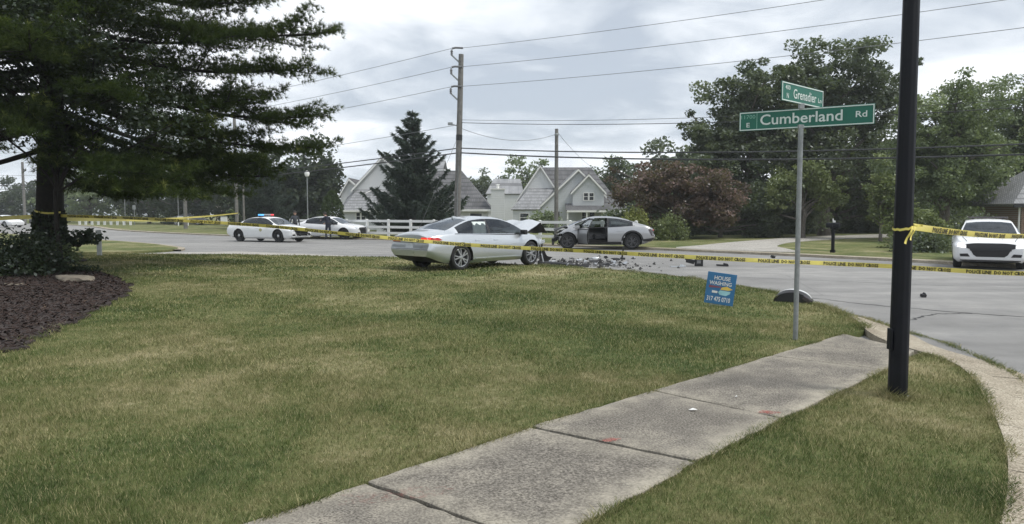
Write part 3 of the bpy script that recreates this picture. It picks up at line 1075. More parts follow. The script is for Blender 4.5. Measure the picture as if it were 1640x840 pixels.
def make_tree(name, label, loc, h, lobes, base, n_clump, per, leaf, mat_, seed, trunk_r=0.25, bark='bark_grey', clump_r=0.8, group='trees behind the road', cat='tree', stems=None, shell=0.42, lean=(0, 0)):
    """lobes: (dx,dy,z,rx,ry,rz) ellipsoids that make up the crown"""
    root = empty(name, loc, 0, label, cat, group)
    r = np.random.default_rng(seed); rr = random.Random(seed)
    vol = np.array([l[3] * l[4] * l[5] for l in lobes]) ** 0.75
    pick = r.choice(len(lobes), n_clump, p=vol / vol.sum())
    Lb = np.array(lobes, float)[pick]
    d = r.normal(0, 1, (n_clump, 3)); d /= np.linalg.norm(d, axis=1)[:, None]
    rad = r.uniform(0, 1, n_clump) ** shell
    ph = r.uniform(0, 6.28, 6)
    wob = 1 + 0.14 * np.sin(d[:, 0] * 4 + ph[0]) + 0.12 * np.sin(d[:, 2] * 5 + ph[1]) + 0.12 * np.sin(d[:, 1] * 6 + ph[2])
    cc = Lb[:, :3] + d * Lb[:, 3:] * (rad * wob)[:, None]
    cc[:, 2] = np.maximum(cc[:, 2], base * r.uniform(.75, 1.1, n_clump))
    cr = clump_r * r.uniform(0.45, 1.25, n_clump)
    idx = np.repeat(np.arange(n_clump), (per * (cr / clump_r) ** 1.5).astype(int) + 4)
    g = r.normal(0, 1, (len(idx), 3)); g /= np.linalg.norm(g, axis=1)[:, None]
    g *= (r.uniform(0, 1, len(idx)) ** 0.45)[:, None]
    P = cc[idx] + g * cr[idx][:, None] * np.array([1.0, 1.0, 0.62])
    ct = np.clip(r.normal(0.42, 0.2, n_clump), 0, 1)
    tint = np.clip(ct[idx] + r.normal(0, 0.16, len(idx)), 0, 1)
    V, F, T = leaf_cards(P, leaf, r, 0.4, tint, 0.62)
    link_mesh('crown', np_mesh('crown', V, F, T), mat_, root)
    tb = MB()
    top = Vector((lean[0], lean[1], h * 0.72))
    st = stems or [(0, 0)]
    for sx, sy in st:
        pth = [Vector((sx, sy, -0.15)), Vector((sx * 1.0, sy * 1.0, 0.25))] + [Vector((sx, sy, 0.4)).lerp(top + Vector((sx * 2, sy * 2, 0)), t) + Vector((rr.uniform(-.1, .1), rr.uniform(-.1, .1), 0)) for t in (0.15, 0.35, 0.55, 0.8, 1.0)]
        tr = trunk_r / (len(st) ** 0.5)
        tb.tube(pth, [tr * 1.35, tr * 1.05, tr * .95, tr * .8, tr * .6, tr * .35, tr * .15], 9)
    tb.build('trunk', M['pine_bark' if bark == 'bark' else bark], root, 60)
    lb = MB()
    for i in r.choice(n_clump, min(n_clump, 26), replace=False):
        c = cc[i]
        z0 = min(h * 0.66, max(base * 0.75, c[2] * rr.uniform(.45, .75)))
        a = Vector((lean[0], lean[1], 0)) * (z0 / (h * .72)) + Vector((0, 0, z0))
        p = limb_path(a, c, rr)
        q = trunk_r * (1 - z0 / h) * 0.55
        lb.tube(p, [q * (1 - 0.85 * k / 6) + 0.01 for k in range(7)], 5)
    lb.build('limbs', M['pine_bark' if bark == 'bark' else bark], root, 60)
    return root


TG = 'trees beyond the road'
# tall maples behind the sign
make_tree('maple_tree', 'tall dark maple rising highest behind the street sign', (22.4, 52, 0), 15.2,
          [(0, 0, 10.5, 3.6, 3.2, 4.4), (3.0, 0, 10.2, 2.9, 3, 3.4), (-2.6, 0, 8.6, 3.2, 3.2, 3.3), (0, 0, 6.0, 4.6, 4.0, 2.8), (5.0, 0.5, 9.6, 1.3, 1.6, 1.6)], 2.6, 330, 150, 0.25, M['leaf_dark'], 21, 0.42, clump_r=0.85, group=TG)
make_tree('maple_tree', 'broad dark maple left of the street sign above the russet tree', (16.6, 51, 0), 12.6,
          [(-1.0, 0, 8.4, 3.0, 3, 3.7), (1.6, 0, 8.6, 2.8, 3, 3.6), (-2.2, 0, 5.8, 2.6, 3, 2.6), (1, 0, 4.8, 4.0, 3.4, 2.4)], 1.8, 310, 150, 0.25, M['leaf_dark'], 22, 0.36, clump_r=0.8, group=TG)
make_tree('ash_tree', 'full green tree right of the black post', (25.6, 43, 0), 10.4,
          [(-0.5, 0, 6.6, 2.7, 2.7, 3.3), (0.5, 0, 7.6, 1.7, 1.7, 2.0), (-1.6, 0, 5.0, 2.6, 2.6, 2.6), (1.6, 0, 5.6, 2.2, 2.4, 2.9), (0, 0, 3.4, 3.4, 3, 1.9)], 1.0, 320, 165, 0.18, M['leaf_mid'], 323, 0.3, clump_r=0.72, group=TG)
make_tree('ash_tree', 'green tree with spiky top at the right edge above the police car', (32.0, 46.5, 0), 11.2,
          [(0, 0, 6.8, 2.2, 2.4, 3.3), (1.2, 0, 5.0, 2.6, 2.4, 2.6), (-1.2, 0, 4.2, 2.4, 2.4, 2.2)], 1.4, 290, 165, 0.18, M['leaf_mid'], 24, 0.28, clump_r=0.68, group=TG)
make_tree('russet_tree', 'brownish purple leaved tree beside the pale houses', (10.2, 45.5, 0), 5.4,
          [(0, 0, 3.3, 3.0, 2.4, 1.6), (-2.0, 0, 3.0, 2.0, 2, 1.5), (2.4, 0, 2.8, 2.2, 2.2, 1.5), (0.4, 0, 1.9, 3.6, 2.4, 1.2)], 0.7, 210, 140, 0.20, M['leaf_red'], 25, 0.2, clump_r=0.68, group=TG)
make_tree('understory_tree', 'dark bushy undergrowth beneath the maples behind the driveway', (13.8, 48.0, 0), 4.6,
          [(-2.6, 0, 1.7, 3.0, 1.8, 1.6), (2.2, 0, 2.0, 3.2, 1.8, 1.9), (5.4, 1, 2.0, 2.6, 1.8, 1.8)], 0.25, 250, 130, 0.21, M['leaf_dark'], 26, 0.14, clump_r=0.72, group=TG)
make_tree('young_tree', 'small yellowish green tree just right of the sign pole', (18.6, 46.4, 0), 5.2,
          [(0, 0, 3.5, 1.8, 1.7, 1.5), (1.6, 0, 2.9, 1.4, 1.4, 1.2), (-1.3, 0, 2.7, 1.2, 1.4, 1.0)], 1.5, 120, 120, 0.18, M['leaf_pale'], 27, 0.17, clump_r=0.55, group=TG)
make_tree('shade_tree', 'dark shaded tree filling the gap behind the mailbox', (25.5, 58, 0), 9.4,
          [(0, 0, 5.4, 3.8, 3, 3.4), (4.6, 0, 4.8, 3.2, 3, 3.6), (-3, 0, 3, 3, 2.4, 2.4), (3, 0, 2.0, 5, 2, 1.8)], 0.5, 240, 90, 0.36, M['leaf_dark'], 28, 0.3, clump_r=0.95, group=TG)
make_tree('young_tree', 'lime green sapling beside the black post', (20.6, 40.5, 0), 4.6,
          [(0, 0, 2.8, 1.0, 1.0, 1.5), (0.6, 0, 1.9, 1.2, 1.1, 1.2)], 0.6, 85, 75, 0.2, M['leaf_pale'], 29, 0.09, clump_r=0.5, group=TG)


def shrub(name, label, loc, rx, ry, rz, n, leaf, mat_, seed, group='shrubs', per=55, clump=0.28, spiky=0.0):
    root = empty(name, loc, 0, label, 'shrub', group)
    r = np.random.default_rng(seed)
    d = r.normal(0, 1, (n, 3)); d[:, 2] = np.abs(d[:, 2]); d /= np.linalg.norm(d, axis=1)[:, None]
    rad = r.uniform(0, 1, n) ** 0.4 * r.uniform(0.8, 1.15, n)
    cc = d * np.array([rx, ry, rz]) * rad[:, None]
    idx = np.repeat(np.arange(n), per)
    g = r.normal(0, 1, (len(idx), 3)) * clump * 0.55
    g[:, 2] *= 1 + spiky
    P = cc[idx] + g
    P[:, 2] = np.maximum(P[:, 2], 0.04)
    t = np.clip(r.normal(0.45, .2, n)[idx] + r.normal(0, .15, len(idx)), 0, 1)
    V, F, T = leaf_cards(P, leaf, r, 0.4, t)
    link_mesh('foliage', np_mesh('foliage', V, F, T), mat_, root)
    sb = MB(); rr = random.Random(seed)
    for k in r.choice(n, min(n, 14), replace=False):
        sb.tube(limb_path((rr.uniform(-.1, .1) * rx, rr.uniform(-.1, .1) * ry, -0.05), cc[k], rr, .08, 4), [0.03, .026, .02, .014, .008], 5)
    sb.build('stems', M['bark'], root, 60)
    return root


shrub('leafy_shrub', 'low dark shrub between the black post and the right police car', (16.8, 29.6, 0), 1.25, 0.9, 0.95, 80, 0.12, M['leaf_dark'], 31)
shrub('leafy_shrub', 'taller pale shrub behind the low shrub by the right police car', (18.4, 33.0, 0), 1.5, 1.0, 1.9, 95, 0.15, M['leaf_pale'], 32)
shrub('leafy_shrub', 'yellow green shrub behind the wrecked grey car', (7.4, 43.5, 0), 1.0, 0.8, 2.0, 90, 0.13, M['leaf_lime'], 33, spiky=0.6)
shrub('leafy_shrub', 'second yellow green shrub nearer the russet tree', (9.3, 42.8, 0), 1.2, 0.8, 1.5, 80, 0.13, M['leaf_pale'], 34, spiky=0.5)
shrub('leafy_shrub', 'rounded dark shrub in front of the pale house behind the raised hood', (2.6, 60, 0), 1.7, 1.2, 1.9, 85, 0.18, M['leaf_mid'], 35, clump=0.35)
shrub('leafy_shrub', 'small dark shrub against the white fence at the brick chimney side', (-0.6, 58, 0), 1.0, 0.8, 1.1, 50, 0.16, M['leaf_mid'], 36)
shrub('leafy_shrub', 'low shrub by the brick house at the right edge', (24.6, 38.0, 0), 1.4, 1.0, 1.5, 90, 0.16, M['leaf_dark'], 37)

for i, (x, y, rx, rz, lb) in enumerate(((9.2, 53, 3.2, 2.2, 'dark shrub mass added for shade behind the russet tree'), (15.2, 55, 3.4, 2.4, 'dark shrub mass added for shade under the left maple'), (21.5, 57, 3.6, 2.6, 'dark shrub mass added for shade under the tallest maple'), (28.5, 61, 3.6, 2.8, 'dark shrub mass added for shade behind the mailbox'), (35.5, 62, 4.0, 3.2, 'dark shrub mass added for shade behind the black post'))):
    shrub('leafy_shrub', lb, (x, y, 0), rx, 1.4, rz, 130, 0.3, M['leaf_dark'], 140 + i, per=50, clump=0.55)  # understory shrubs added to darken the shaded gaps under the trees

# far tree line behind the houses and along the left of the road
FT = 'distant trees along the skyline'
far = [(2.4, 118, 11.5, 5.5, 'distant tree over the low roof between the two pale houses', 'leaf_mid'), (-4.5, 122, 10.0, 6.0, 'distant tree between the utility pole and the chimney', 'leaf_dark'),
       (14.5, 100, 10.0, 4.5, 'distant tree just right of the right pale house roof', 'leaf_dark'), (19.5, 92, 11.2, 4.8, 'distant tree with pointed top left of the maples', 'leaf_dark'), (24.5, 96, 11.0, 5.0, 'distant tree half hidden by the left maple', 'leaf_mid'),
       (-26.5, 78, 9.2, 4.4, 'dark tree left of the pale house behind the police cars', 'leaf_dark'), (-22.0, 80, 9.8, 3.2, 'second dark tree close to the left pale house', 'leaf_dark'), (-30.5, 92, 7.0, 5.0, 'lower tree behind the double pole', 'leaf_mid'),
       (-38, 104, 8.0, 6.0, 'dark tree behind the distant dark car', 'leaf_dark'), (-47, 108, 9.5, 6.5, 'dark tree behind the single grey pole', 'leaf_dark'), (-58, 116, 9.5, 7.0, 'dark tree beyond the white roadside fence', 'leaf_dark'),
       (-72, 124, 10.5, 8.0, 'wide tree right of the pine trunk across the road', 'leaf_mid'), (-86, 138, 10.5, 8.0, 'distant tree just behind the pine trunk', 'leaf_dark'), (40, 68, 8.5, 5.0, 'dark tree behind the brick house', 'leaf_dark'), (33, 70, 8.0, 5.0, 'dark tree behind the right green trees', 'leaf_dark'), (-101, 146, 9.5, 7.5, 'distant rounded tree at the left edge', 'leaf_dark')]
for i, (x, y, h, rw, lb, mt) in enumerate(far):
    make_tree('roadside_tree', lb, (x, y, 0), h, [(0, 0, h * .58, rw * .8, rw * .7, h * .38), (rw * .45, 0, h * .45, rw * .6, rw * .6, h * .33), (-rw * .45, 0, h * .45, rw * .6, rw * .6, h * .33), (0, 0, h * .22, rw, rw * .6, h * .2)],
              0.35, 150, 62, 0.5, M['leaf_deep' if x < -18 and mt == 'leaf_dark' else mt], 60 + i, 0.3, clump_r=1.25, group=FT)


def conifer(name, label, loc, h, wdt, mat_, seed, whorls=26, group=None, needle=0.26):
    root = empty(name, loc, 0, label, 'tree', group)
    r = np.random.default_rng(seed); rr = random.Random(seed)
    tb = MB(); tb.tube([(0, 0, -.1), (0, 0, h * .5), (0, 0, h)], [h * .022, h * .013, .02], 8); tb.build('trunk', M['bark'], root, 60)
    lb = MB(); Cs, Ds = [], []
    for i in range(whorls):
        f = i / (whorls - 1)
        z = 0.35 + (h - 0.55) * f
        ln = wdt * (1 - f) ** 0.82 * rr.uniform(.70, 1.2) + 0.15
        nb = int(9 - 3 * f)
        for b in range(nb):
            a = 2 * math.pi * (b + rr.uniform(0, .8)) / nb
            l2 = ln * rr.uniform(.4, 1.25)
            z = 0.35 + (h - 0.55) * min(.99, max(0, f + rr.uniform(-.5, .5) / whorls * 1.6))
            dr = Vector((math.cos(a), math.sin(a), 0))
            pts = []
            for k in range(6):
                t = k / 5
                pts.append(Vector((0, 0, z)) + dr * l2 * t + Vector((0, 0, l2 * (0.06 * t - 0.26 * t * t + 0.60 * t ** 2.8))))
            lb.tube(pts, [.03 * (1 - .8 * k / 5) for k in range(6)], 4, cap=False)
            nt_ = max(8, int(l2 * 50))
            for k in range(nt_):
                t = rr.uniform(.12, 1.0) ** 0.8
                kk = min(4, int(t * 5)); p = pts[kk].lerp(pts[kk + 1], t * 5 - kk)
                sd_ = Vector((-dr.y, dr.x, 0)) * rr.uniform(-1, 1) * l2 * .22 * (1.15 - t)
                p = p + sd_ + Vector((0, 0, -abs(sd_.length) * .25))
                for q in range(4):
                    Cs.append(p); Ds.append(dr * rr.uniform(.2, 1) + Vector((rr.uniform(-.8, .8), rr.uniform(-.8, .8), rr.uniform(-.55, .35))))
    lb.build('branches', M['bark'], root)['kind'] = 'stuff'
    C = np.array([list(p) for p in Cs]); D = np.array([list(p) for p in Ds])
    D /= np.linalg.norm(D, axis=1)[:, None] + 1e-9
    n = len(C)
    s = np.cross(D, r.normal(0, 1, (n, 3))); s /= np.linalg.norm(s, axis=1)[:, None] + 1e-9
    ln = needle * r.uniform(.6, 1.3, n)[:, None]
    V = np.empty((n, 3, 3)); V[:, 0] = C - s * .035; V[:, 1] = C + s * .035; V[:, 2] = C + D * ln
    rad = np.hypot(C[:, 0], C[:, 1])
    t = np.clip(r.normal(.45, .22, n), 0, 1)
    link_mesh('crown', np_mesh('crown', V.reshape(-1, 3), np.arange(3 * n).reshape(-1, 3), np.repeat(t, 3)), mat_, root)
    return root


conifer('spruce_tree', 'dark conical spruce behind the white fence beside the utility pole', (-6.85, 50.5, 0), 8.7, 3.25, M['spruce'], 41, 30, needle=0.3)
conifer('spruce_tree', 'pointed dark spruce standing left of the pale house', (-24.6, 72, 0), 8.0, 2.6, M['spruce'], 42, 22, needle=0.34)


def arborvitae(label, loc, h, rw, seed):
    root = empty('arborvitae', loc, 0, label, 'shrub')
    r = np.random.default_rng(seed)
    n = 5200
    z = r.uniform(0, 1, n) ** 0.85
    a = r.uniform(0, 6.28, n)
    rad = rw * np.minimum(1, (1 - z) * 2.2 + 0.12) ** 0.7 * (0.75 + 0.25 * r.uniform(0, 1, n)) * (1 + .12 * np.sin(a * 5 + z * 20))
    C = np.column_stack([rad * np.cos(a), rad * np.sin(a), z * h + .05])
    V, F, T = leaf_cards(C, 0.2, r, 0.1, np.clip(r.normal(.45, .22, n), 0, 1), 0.4)
    link_mesh('foliage', np_mesh('foliage', V, F, T), M['cedar'], root)
    tb = MB(); tb.tube([(0, 0, -.1), (0, 0, h * .8)], [.07, .02], 6); tb.build('trunk', M['bark'], root)


arborvitae('upright dark evergreen column at the corner of the left pale house', (-15.6, 63, 0), 3.5, 0.95, 51)

# ------------------------------------------------------------------ the big pine
PT = Vector((-12.75, 20.0, 0.22))
pine = empty('pine_tree', PT, 0, 'large dark pine with long spreading boughs at the left', 'tree')
rp = random.Random(5); rq = np.random.default_rng(5)
tb = MB()
tb.tube([(0.05, 0, -.35), (0.0, 0, .1), (-.02, 0, .5), (0.05, 0, 2.0), (.18, 0, 4.0), (.28, .05, 8), (.3, 0, 13.5)], [.52, .40, .355, .325, .30, .21, .05], 14)
tb.build('trunk', M['pine_bark'], pine, 60)


def at_trunk(z):
    return Vector((0.05 + 0.06 * min(4, z), 0, z))


specs = []
# (tip offset from the trunk, start height)
for (X, Y, Z), z0 in (((-4.5, 18.5, 5.9), 7.2), ((-5.3, 19.2, 5.15), 6.2), ((-6.6, 17.6, 5.6), 6.6), ((-5.75, 18.2, 7.2), 8.2), ((-6.6, 19.0, 6.9), 8.0), ((-4.95, 19.5, 3.95), 5.4), ((-6.3, 18.6, 4.3), 5.3), ((-5.3, 20.5, 3.2), 4.6), ((-6.9, 20, 2.75), 3.9),
                    ((-7.5, 15.6, 1.75), 4.0), ((-8.3, 15.0, 2.2), 4.2), ((-7.6, 19.0, 1.95), 3.2), ((-8.9, 17.0, 1.8), 3.0), ((-6.6, 20.6, 2.4), 3.6), ((-8.2, 24.0, 3.2), 4.2), ((-7.4, 16.0, 6.8), 7.6), ((-7.4, 17.4, 3.6), 4.8), ((-9.0, 14.0, 4.8), 5.8), ((-8.4, 15.2, 3.9), 5.2), ((-10.2, 14.6, 3.2), 4.4), ((-9.4, 16.0, 6.2), 7.0),
                    ((-11.5, 13.6, 3.4), 4.4), ((-13.5, 13.2, 3.6), 4.6), ((-12.5, 14.6, 4.8), 5.8), ((-16, 14.0, 3.3), 4.0), ((-15, 15.0, 4.6), 5.4), ((-18.5, 16.5, 3.0), 3.8), ((-17.5, 17.5, 2.2), 3.2), ((-19.5, 20, 3.0), 3.8), ((-10.5, 26.5, 3.2), 3.9), ((-14.5, 27, 3.1), 3.8)):
    specs.append((Vector((X, Y, Z)) - PT, z0))
z = 4.4
while z < 13.2:
    for k in range(4):
        a = rp.uniform(0, 6.28)
        l_ = (6.6 * (1 - (z - 3) / 12.0) + 0.8) * rp.uniform(.6, 1.0)
        if math.cos(a) > .45 and z < 8: l_ = min(l_, rp.uniform(2.2, 3.6))
        specs.append((Vector((math.cos(a) * l_, math.sin(a) * l_, z - .22 * l_ * rp.uniform(.2, 1.2) * .6)), z))
    z += 0.42
bb = MB()
TC, TD, TT = [], [], []


def spray(pts, flat, side, L_, t0, bt, reach):
    """needle tufts on twigs along one bough"""
    def on(t):
        k = min(9, int(t * 10)); return pts[k].lerp(pts[k + 1], t * 10 - k)
    t = t0
    while t < 1.0:
        p = on(t)
        for sgn in (-1, 1, 0):
            if rp.random() < .12: continue
            tl_ = (reach * (1 - t) ** 0.7 + 0.34) * rp.uniform(.6, 1.2) * (.7 if sgn == 0 else 1)
            dv = (flat * rp.uniform(.45, 1.0) + side * (sgn * rp.uniform(.4, 1.0) if sgn else rp.uniform(-.3, .3)) + Vector((0, 0, rp.uniform(-.22, .34) + (.5 if sgn == 0 else 0)))).normalized()
            e = p + dv * tl_ + Vector((0, 0, -.06 * tl_))
            nt_ = max(4, int(tl_ / .075))
            bt2 = bt + rp.uniform(-.15, .15)
            for q in range(nt_):
                u = (q + rp.uniform(.2, 1)) / nt_
                TC.append(p.lerp(e, u) + Vector((rp.uniform(-.05, .05), rp.uniform(-.05, .05), rp.uniform(-.04, .07))))
                TD.append((dv + Vector((0, 0, .45))).normalized())
                TT.append(bt2 * 0.5 + 0.45 * u * t + rp.uniform(-.12, .12) + (.12 if sgn == 0 else 0))  # tips and upright twigs tinted paler, painting in their sunlit look
        t += 0.18 / max(1.0, L_)


def bough(a, tip, r0, droop, wig):
    d = tip - a
    L_ = d.length
    flat = Vector((d.x, d.y, 0)).normalized()
    side = Vector((-flat.y, flat.x, 0))
    pts = [a + d * t + Vector((0, 0, -droop * L_ * math.sin(math.pi * t) + 0.03 * L_ * t ** 3)) + side * L_ * wig * math.sin(2.5 * t) for t in [k / 10 for k in range(11)]]
    bb.tube(pts, [r0 * (1 - .88 * k / 10) for k in range(11)], 6, cap=False)
    return pts, flat, side, L_


for i, (tip, z0) in enumerate(specs):
    a = at_trunk(z0)
    L_ = (tip - a).length
    bt = rp.uniform(.15, .7)
    pts, flat, side, L_ = bough(a, tip, 0.018 + 0.0105 * L_, rp.uniform(.03, .07), rp.uniform(-.05, .05))
    if L_ < 3:
        spray(pts, flat, side, L_, .2, bt, .25 * L_)
        continue
    spray(pts, flat, side, L_, .72, bt, .5)
    ns = int(L_ * 1.7)
    for k in range(ns):
        t = .34 + .58 * (k + rp.uniform(0, .9)) / ns
        kk = min(9, int(t * 10)); p = pts[kk].lerp(pts[kk + 1], t * 10 - kk)
        sg = 1 if k % 2 else -1
        l2 = (0.28 * L_ * (1 - t) + .85) * rp.uniform(.75, 1.2)
        ang_ = sg * rp.uniform(.25, .95)
        dv = flat * math.cos(ang_) + side * math.sin(ang_)
        tip2 = p + dv * l2 + Vector((0, 0, l2 * rp.uniform(-.30, .42)))
        q = bough(p, tip2, 0.010 + .006 * l2, .03, rp.uniform(-.08, .08))
        spray(*q, .12, bt + rp.uniform(-.2, .2), .22 * l2)
bb.build('boughs', M['pine_bark'], pine, 60)
C = np.array([list(p) for p in TC]); D = np.array([list(p) for p in TD]); TT = np.array(TT)
K = 13
C = np.repeat(C, K, 0); D = np.repeat(D, K, 0); TT = np.repeat(TT, K)
n = len(C)
J = rq.normal(0, 1, (n, 3)); J /= np.linalg.norm(J, axis=1)[:, None]
D = D * 0.8 + J * 0.85
D /= np.linalg.norm(D, axis=1)[:, None]
s = np.cross(D, rq.normal(0, 1, (n, 3))); s /= np.linalg.norm(s, axis=1)[:, None] + 1e-9
ln = rq.uniform(.08, .17, n)[:, None]
V = np.empty((n, 3, 3)); V[:, 0] = C - s * .0075; V[:, 1] = C + s * .0075; V[:, 2] = C + D * ln
TT = np.clip(TT + rq.normal(0, .08, n), 0, 1)
print('pine needles', n)
link_mesh('needles', np_mesh('needles', V.reshape(-1, 3), np.arange(3 * n).reshape(-1, 3), np.repeat(TT, 3)), M['pine'], pine)

# ivy climbing the pine trunk is a plant of its own
n = 2600
zz = rq.uniform(0, 1, n) ** 1.1 * 1.42
a = rq.uniform(0, 6.28, n)
rad = .37 - .05 * zz + rq.uniform(0, .14, n) * (1.2 - zz * .5)
C = np.column_stack([.0 + rad * np.cos(a), rad * np.sin(a), zz])
V, F, T = leaf_cards(C, .11, rq, .0, rq.beta(2, 3, n), .8)
iv = empty('ivy', PT, 0, 'dark ivy climbing the foot of the pine trunk', 'plant')
link_mesh('foliage', np_mesh('foliage', V, F, T), M['leaf_gloss'], iv)
m = MB()
for k in range(5):
    a0 = k * 1.25
    m.tube([(.40 * math.cos(a0 + t * .5), .40 * math.sin(a0 + t * .5), t * 1.3 - .1) for t in (0, .25, .5, .75, 1)], [.018, .016, .014, .01, .006], 5)
m.build('stems', M['bark'], iv)

make_tree('broadleaf_tree', 'dark glossy leaved tree growing close in front of the pine trunk', (-10.6, 17.0, 0.12), 6.6,
          [(0.6, -.3, 4.6, 2.3, 2.0, 1.5), (-1.4, 0, 4.4, 1.9, 2.0, 1.6), (1.9, 0, 3.6, 1.5, 1.5, 1.1), (0, 0, 5.6, 1.9, 1.8, 1.1), (-1.8, -.5, 6.2, 1.8, 1.8, 1.2)], 2.6, 230, 120, 0.10, M['leaf_gloss'], 43, 0.055, 'bark', clump_r=0.55, group=None)
shrub('evergreen_shrub', 'dark leafy shrub at the left edge in front of the pine trunk', (-10.95, 16.3, 0.12), .95, .7, .85, 80, .10, M['leaf_gloss'], 44, None, 60, .25)
shrub('evergreen_shrub', 'larger dark shrub behind it at the very left edge', (-12.15, 17.3, 0.15), 1.1, .8, 1.05, 70, .10, M['leaf_gloss'], 45, None, 60, .25)
shrub('leafy_shrub', 'small leafy sprig growing right of the pine trunk', (-11.95, 19.4, 0.2), .35, .3, .55, 18, .13, M['leaf_mid'], 46, None, 26, .2)
shrub('leafy_shrub', 'low leafy branch spreading right of the pine above the path', (-11.9, 19.8, .72), .85, .3, .30, 30, .13, M['leaf_gloss'], 47, None, 30, .16)
shrub('low_plant', 'small dark plant beside the flat stone', (-10.1, 16.9, .12), .4, .3, .22, 22, .07, M['leaf_gloss'], 48, None, 30, .12)

# fieldstones on the bed
def stone(label, loc, s, rz, seed):
    bm = bmesh.new()
    bmesh.ops.create_icosphere(bm, subdivisions=3, radius=1)
    r = random.Random(seed)
    ph = [r.uniform(0, 6) for _ in range(6)]
    for v in bm.verts:
        c = v.co
        k = 1 + .12 * math.sin(c.x * 3 + ph[0]) + .10 * math.sin(c.y * 4 + ph[1]) + .07 * math.sin(c.z * 6 + c.x * 5 + ph[2])
        v.co = Vector((round(c.x * k * 5) / 5 * .3 + c.x * k * .7, c.y * k, max(-.6, min(.62, c.z * k)))) * 1.0
        v.co = Vector((v.co.x * s[0], v.co.y * s[1], v.co.z * s[2]))
    me = bpy.data.meshes.new('stone'); bm.to_mesh(me); bm.free()
    o = link_mesh('stone', me, M['rock'], None, 40)
    o.location = loc; o.rotation_euler = (0, .05, rz)
    tag(o, label, 'stone')


stone('flat tan fieldstone on the mulch by the pine', (-9.25, 15.3, .15), (.50, .26, .15), -.25, 3)
stone('smaller low stone half buried in the mulch further left', (-10.0, 14.6, .10), (.32, .16, .07), .1, 4)

# ================================================================== houses
def poly_slab(m, pts, th, mi=0):
    P = [Vector(p) for p in pts]
    nrm = (P[1] - P[0]).cross(P[2] - P[0]).normalized()
    if nrm.z < 0: nrm = -nrm
    m.prism([p - nrm * th for p in P], nrm * th, mi)


def gable(root, x0, x1, xa, ze0, ze1, za, y0, y1, wall_m, roof_m, zb=0.0, ov=0.25, trim=True):
    """front facing gable: wall with a pitched top, two roof planes and white rake boards"""
    m = MB(); m.prism([(x0, y0, zb), (x1, y0, zb), (x1, y0, ze1), (xa, y0, za), (x0, y0, ze0)], (0, y1 - y0, 0)); m.build('wall', wall_m, root)
    s0, s1 = (za - ze0) / (xa - x0), (za - ze1) / (x1 - xa)
    for xe, ze, s, sg in ((x0, ze0, s0, -1), (x1, ze1, s1, 1)):
        m = MB()
        xo = xe + sg * ov; zo = ze - s * ov
        poly_slab(m, [(xo, y0 - .3, zo + .16), (xa, y0 - .3, za + .16), (xa, y1, za + .16), (xo, y1, zo + .16)], .13)
        m.build('roof', roof_m, root)
        if trim:
            m = MB(); m.prism([(xo, y0 - .32, zo - .14), (xa, y0 - .32, za - .14), (xa, y0 - .32, za + .10), (xo, y0 - .32, zo + .10)], (0, .05, 0)); m.build('rake_board', M['white_paint'], root)


def window(root, x0, x1, z0, z1, y, shutters=False):
    f = MB()
    t = .07
    f.box(((x0 + x1) / 2, y - .03, z1 + t / 2), (x1 - x0 + 2 * t, .08, t)).box(((x0 + x1) / 2, y - .03, z0 - t / 2), (x1 - x0 + 2 * t, .1, t))
    f.box((x0 - t / 2, y - .03, (z0 + z1) / 2), (t, .08, z1 - z0)).box((x1 + t / 2, y - .03, (z0 + z1) / 2), (t, .08, z1 - z0))
    f.box(((x0 + x1) / 2, y - .03, (z0 + z1) / 2), (x1 - x0, .05, .045))
    o = f.build('window', M['white_paint'], root)
    g = MB(); g.box(((x0 + x1) / 2, y - .012, (z0 + z1) / 2), (x1 - x0, .02, z1 - z0)); g.build('pane', M['window_glass'], o)
    if shutters:
        for xs in (x0 - .32, x1 + .32):
            m = MB(); m.box((xs, y - .02, (z0 + z1) / 2), (.36, .05, z1 - z0 + .1)); m.build('shutter', M['trim'], root)


# the right hand pale house ---------------------------------------------------
H = empty('house', (0, 0, 0), 0, 'pale grey house with steep gables and a double dormer window', 'house', 'houses behind the white fence')
SD, SW_, RP, RD = M['siding'], M['siding_white'], M['roof_pale'], M['roof_dark']
gable(H, .7, 5.6, 3.17, 3.3, 3.3, 6.9, 82, 92, SW_, RP)
m = MB()   # main body
m.box((7.6, 84, 1.1), (9.0, 7.6, 2.2)); m.build('wall', SD, H)
for pts, rm in (([(3.2, 80.0, 2.2), (12.3, 80.0, 2.2), (9.4, 87, 7.1), (3.2, 87, 7.1)], RD), ([(12.3, 80.0, 2.2), (12.3, 94, 2.2), (9.4, 87, 7.1)], RD), ([(3.2, 94, 2.2), (12.3, 94, 2.2), (9.4, 87, 7.1), (3.2, 87, 7.1)], RD)):
    m = MB(); poly_slab(m, pts, .15); m.build('roof', rm, H)
gable(H, 2.6, 10.1, 7.24, 1.9, 3.6, 6.35, 79.7, 85.5, SD, RP)
gable(H, 6.6, 9.95, 8.3, 4.0, 4.0, 5.75, 78.9, 83.5, SD, RD, 2.45)
window(H, 7.80, 8.24, 3.05, 3.80, 78.9); window(H, 8.40, 8.84, 3.05, 3.80, 78.9)
m = MB(); poly_slab(m, [(-.1, 79.0, 2.05), (2.95, 79.0, 2.05), (4.8, 82.0, 4.45), (2.0, 82.0, 4.45)], .14); m.build('roof', RP, H)
m = MB(); m.box((1.5, 80.6, 1.0), (2.8, 2.8, 2.0)); m.build('wall', SD, H)
m = MB(); poly_slab(m, [(5.8, 77.6, 1.95), (12.5, 77.6, 1.95), (12.5, 79.5, 2.7), (5.8, 79.5, 2.7)], .12); m.build('porch_roof', RD, H)
m = MB(); m.box((9.15, 77.55, 1.83), (6.6, .1, .2)); m.build('porch_beam', M['white_paint'], H)
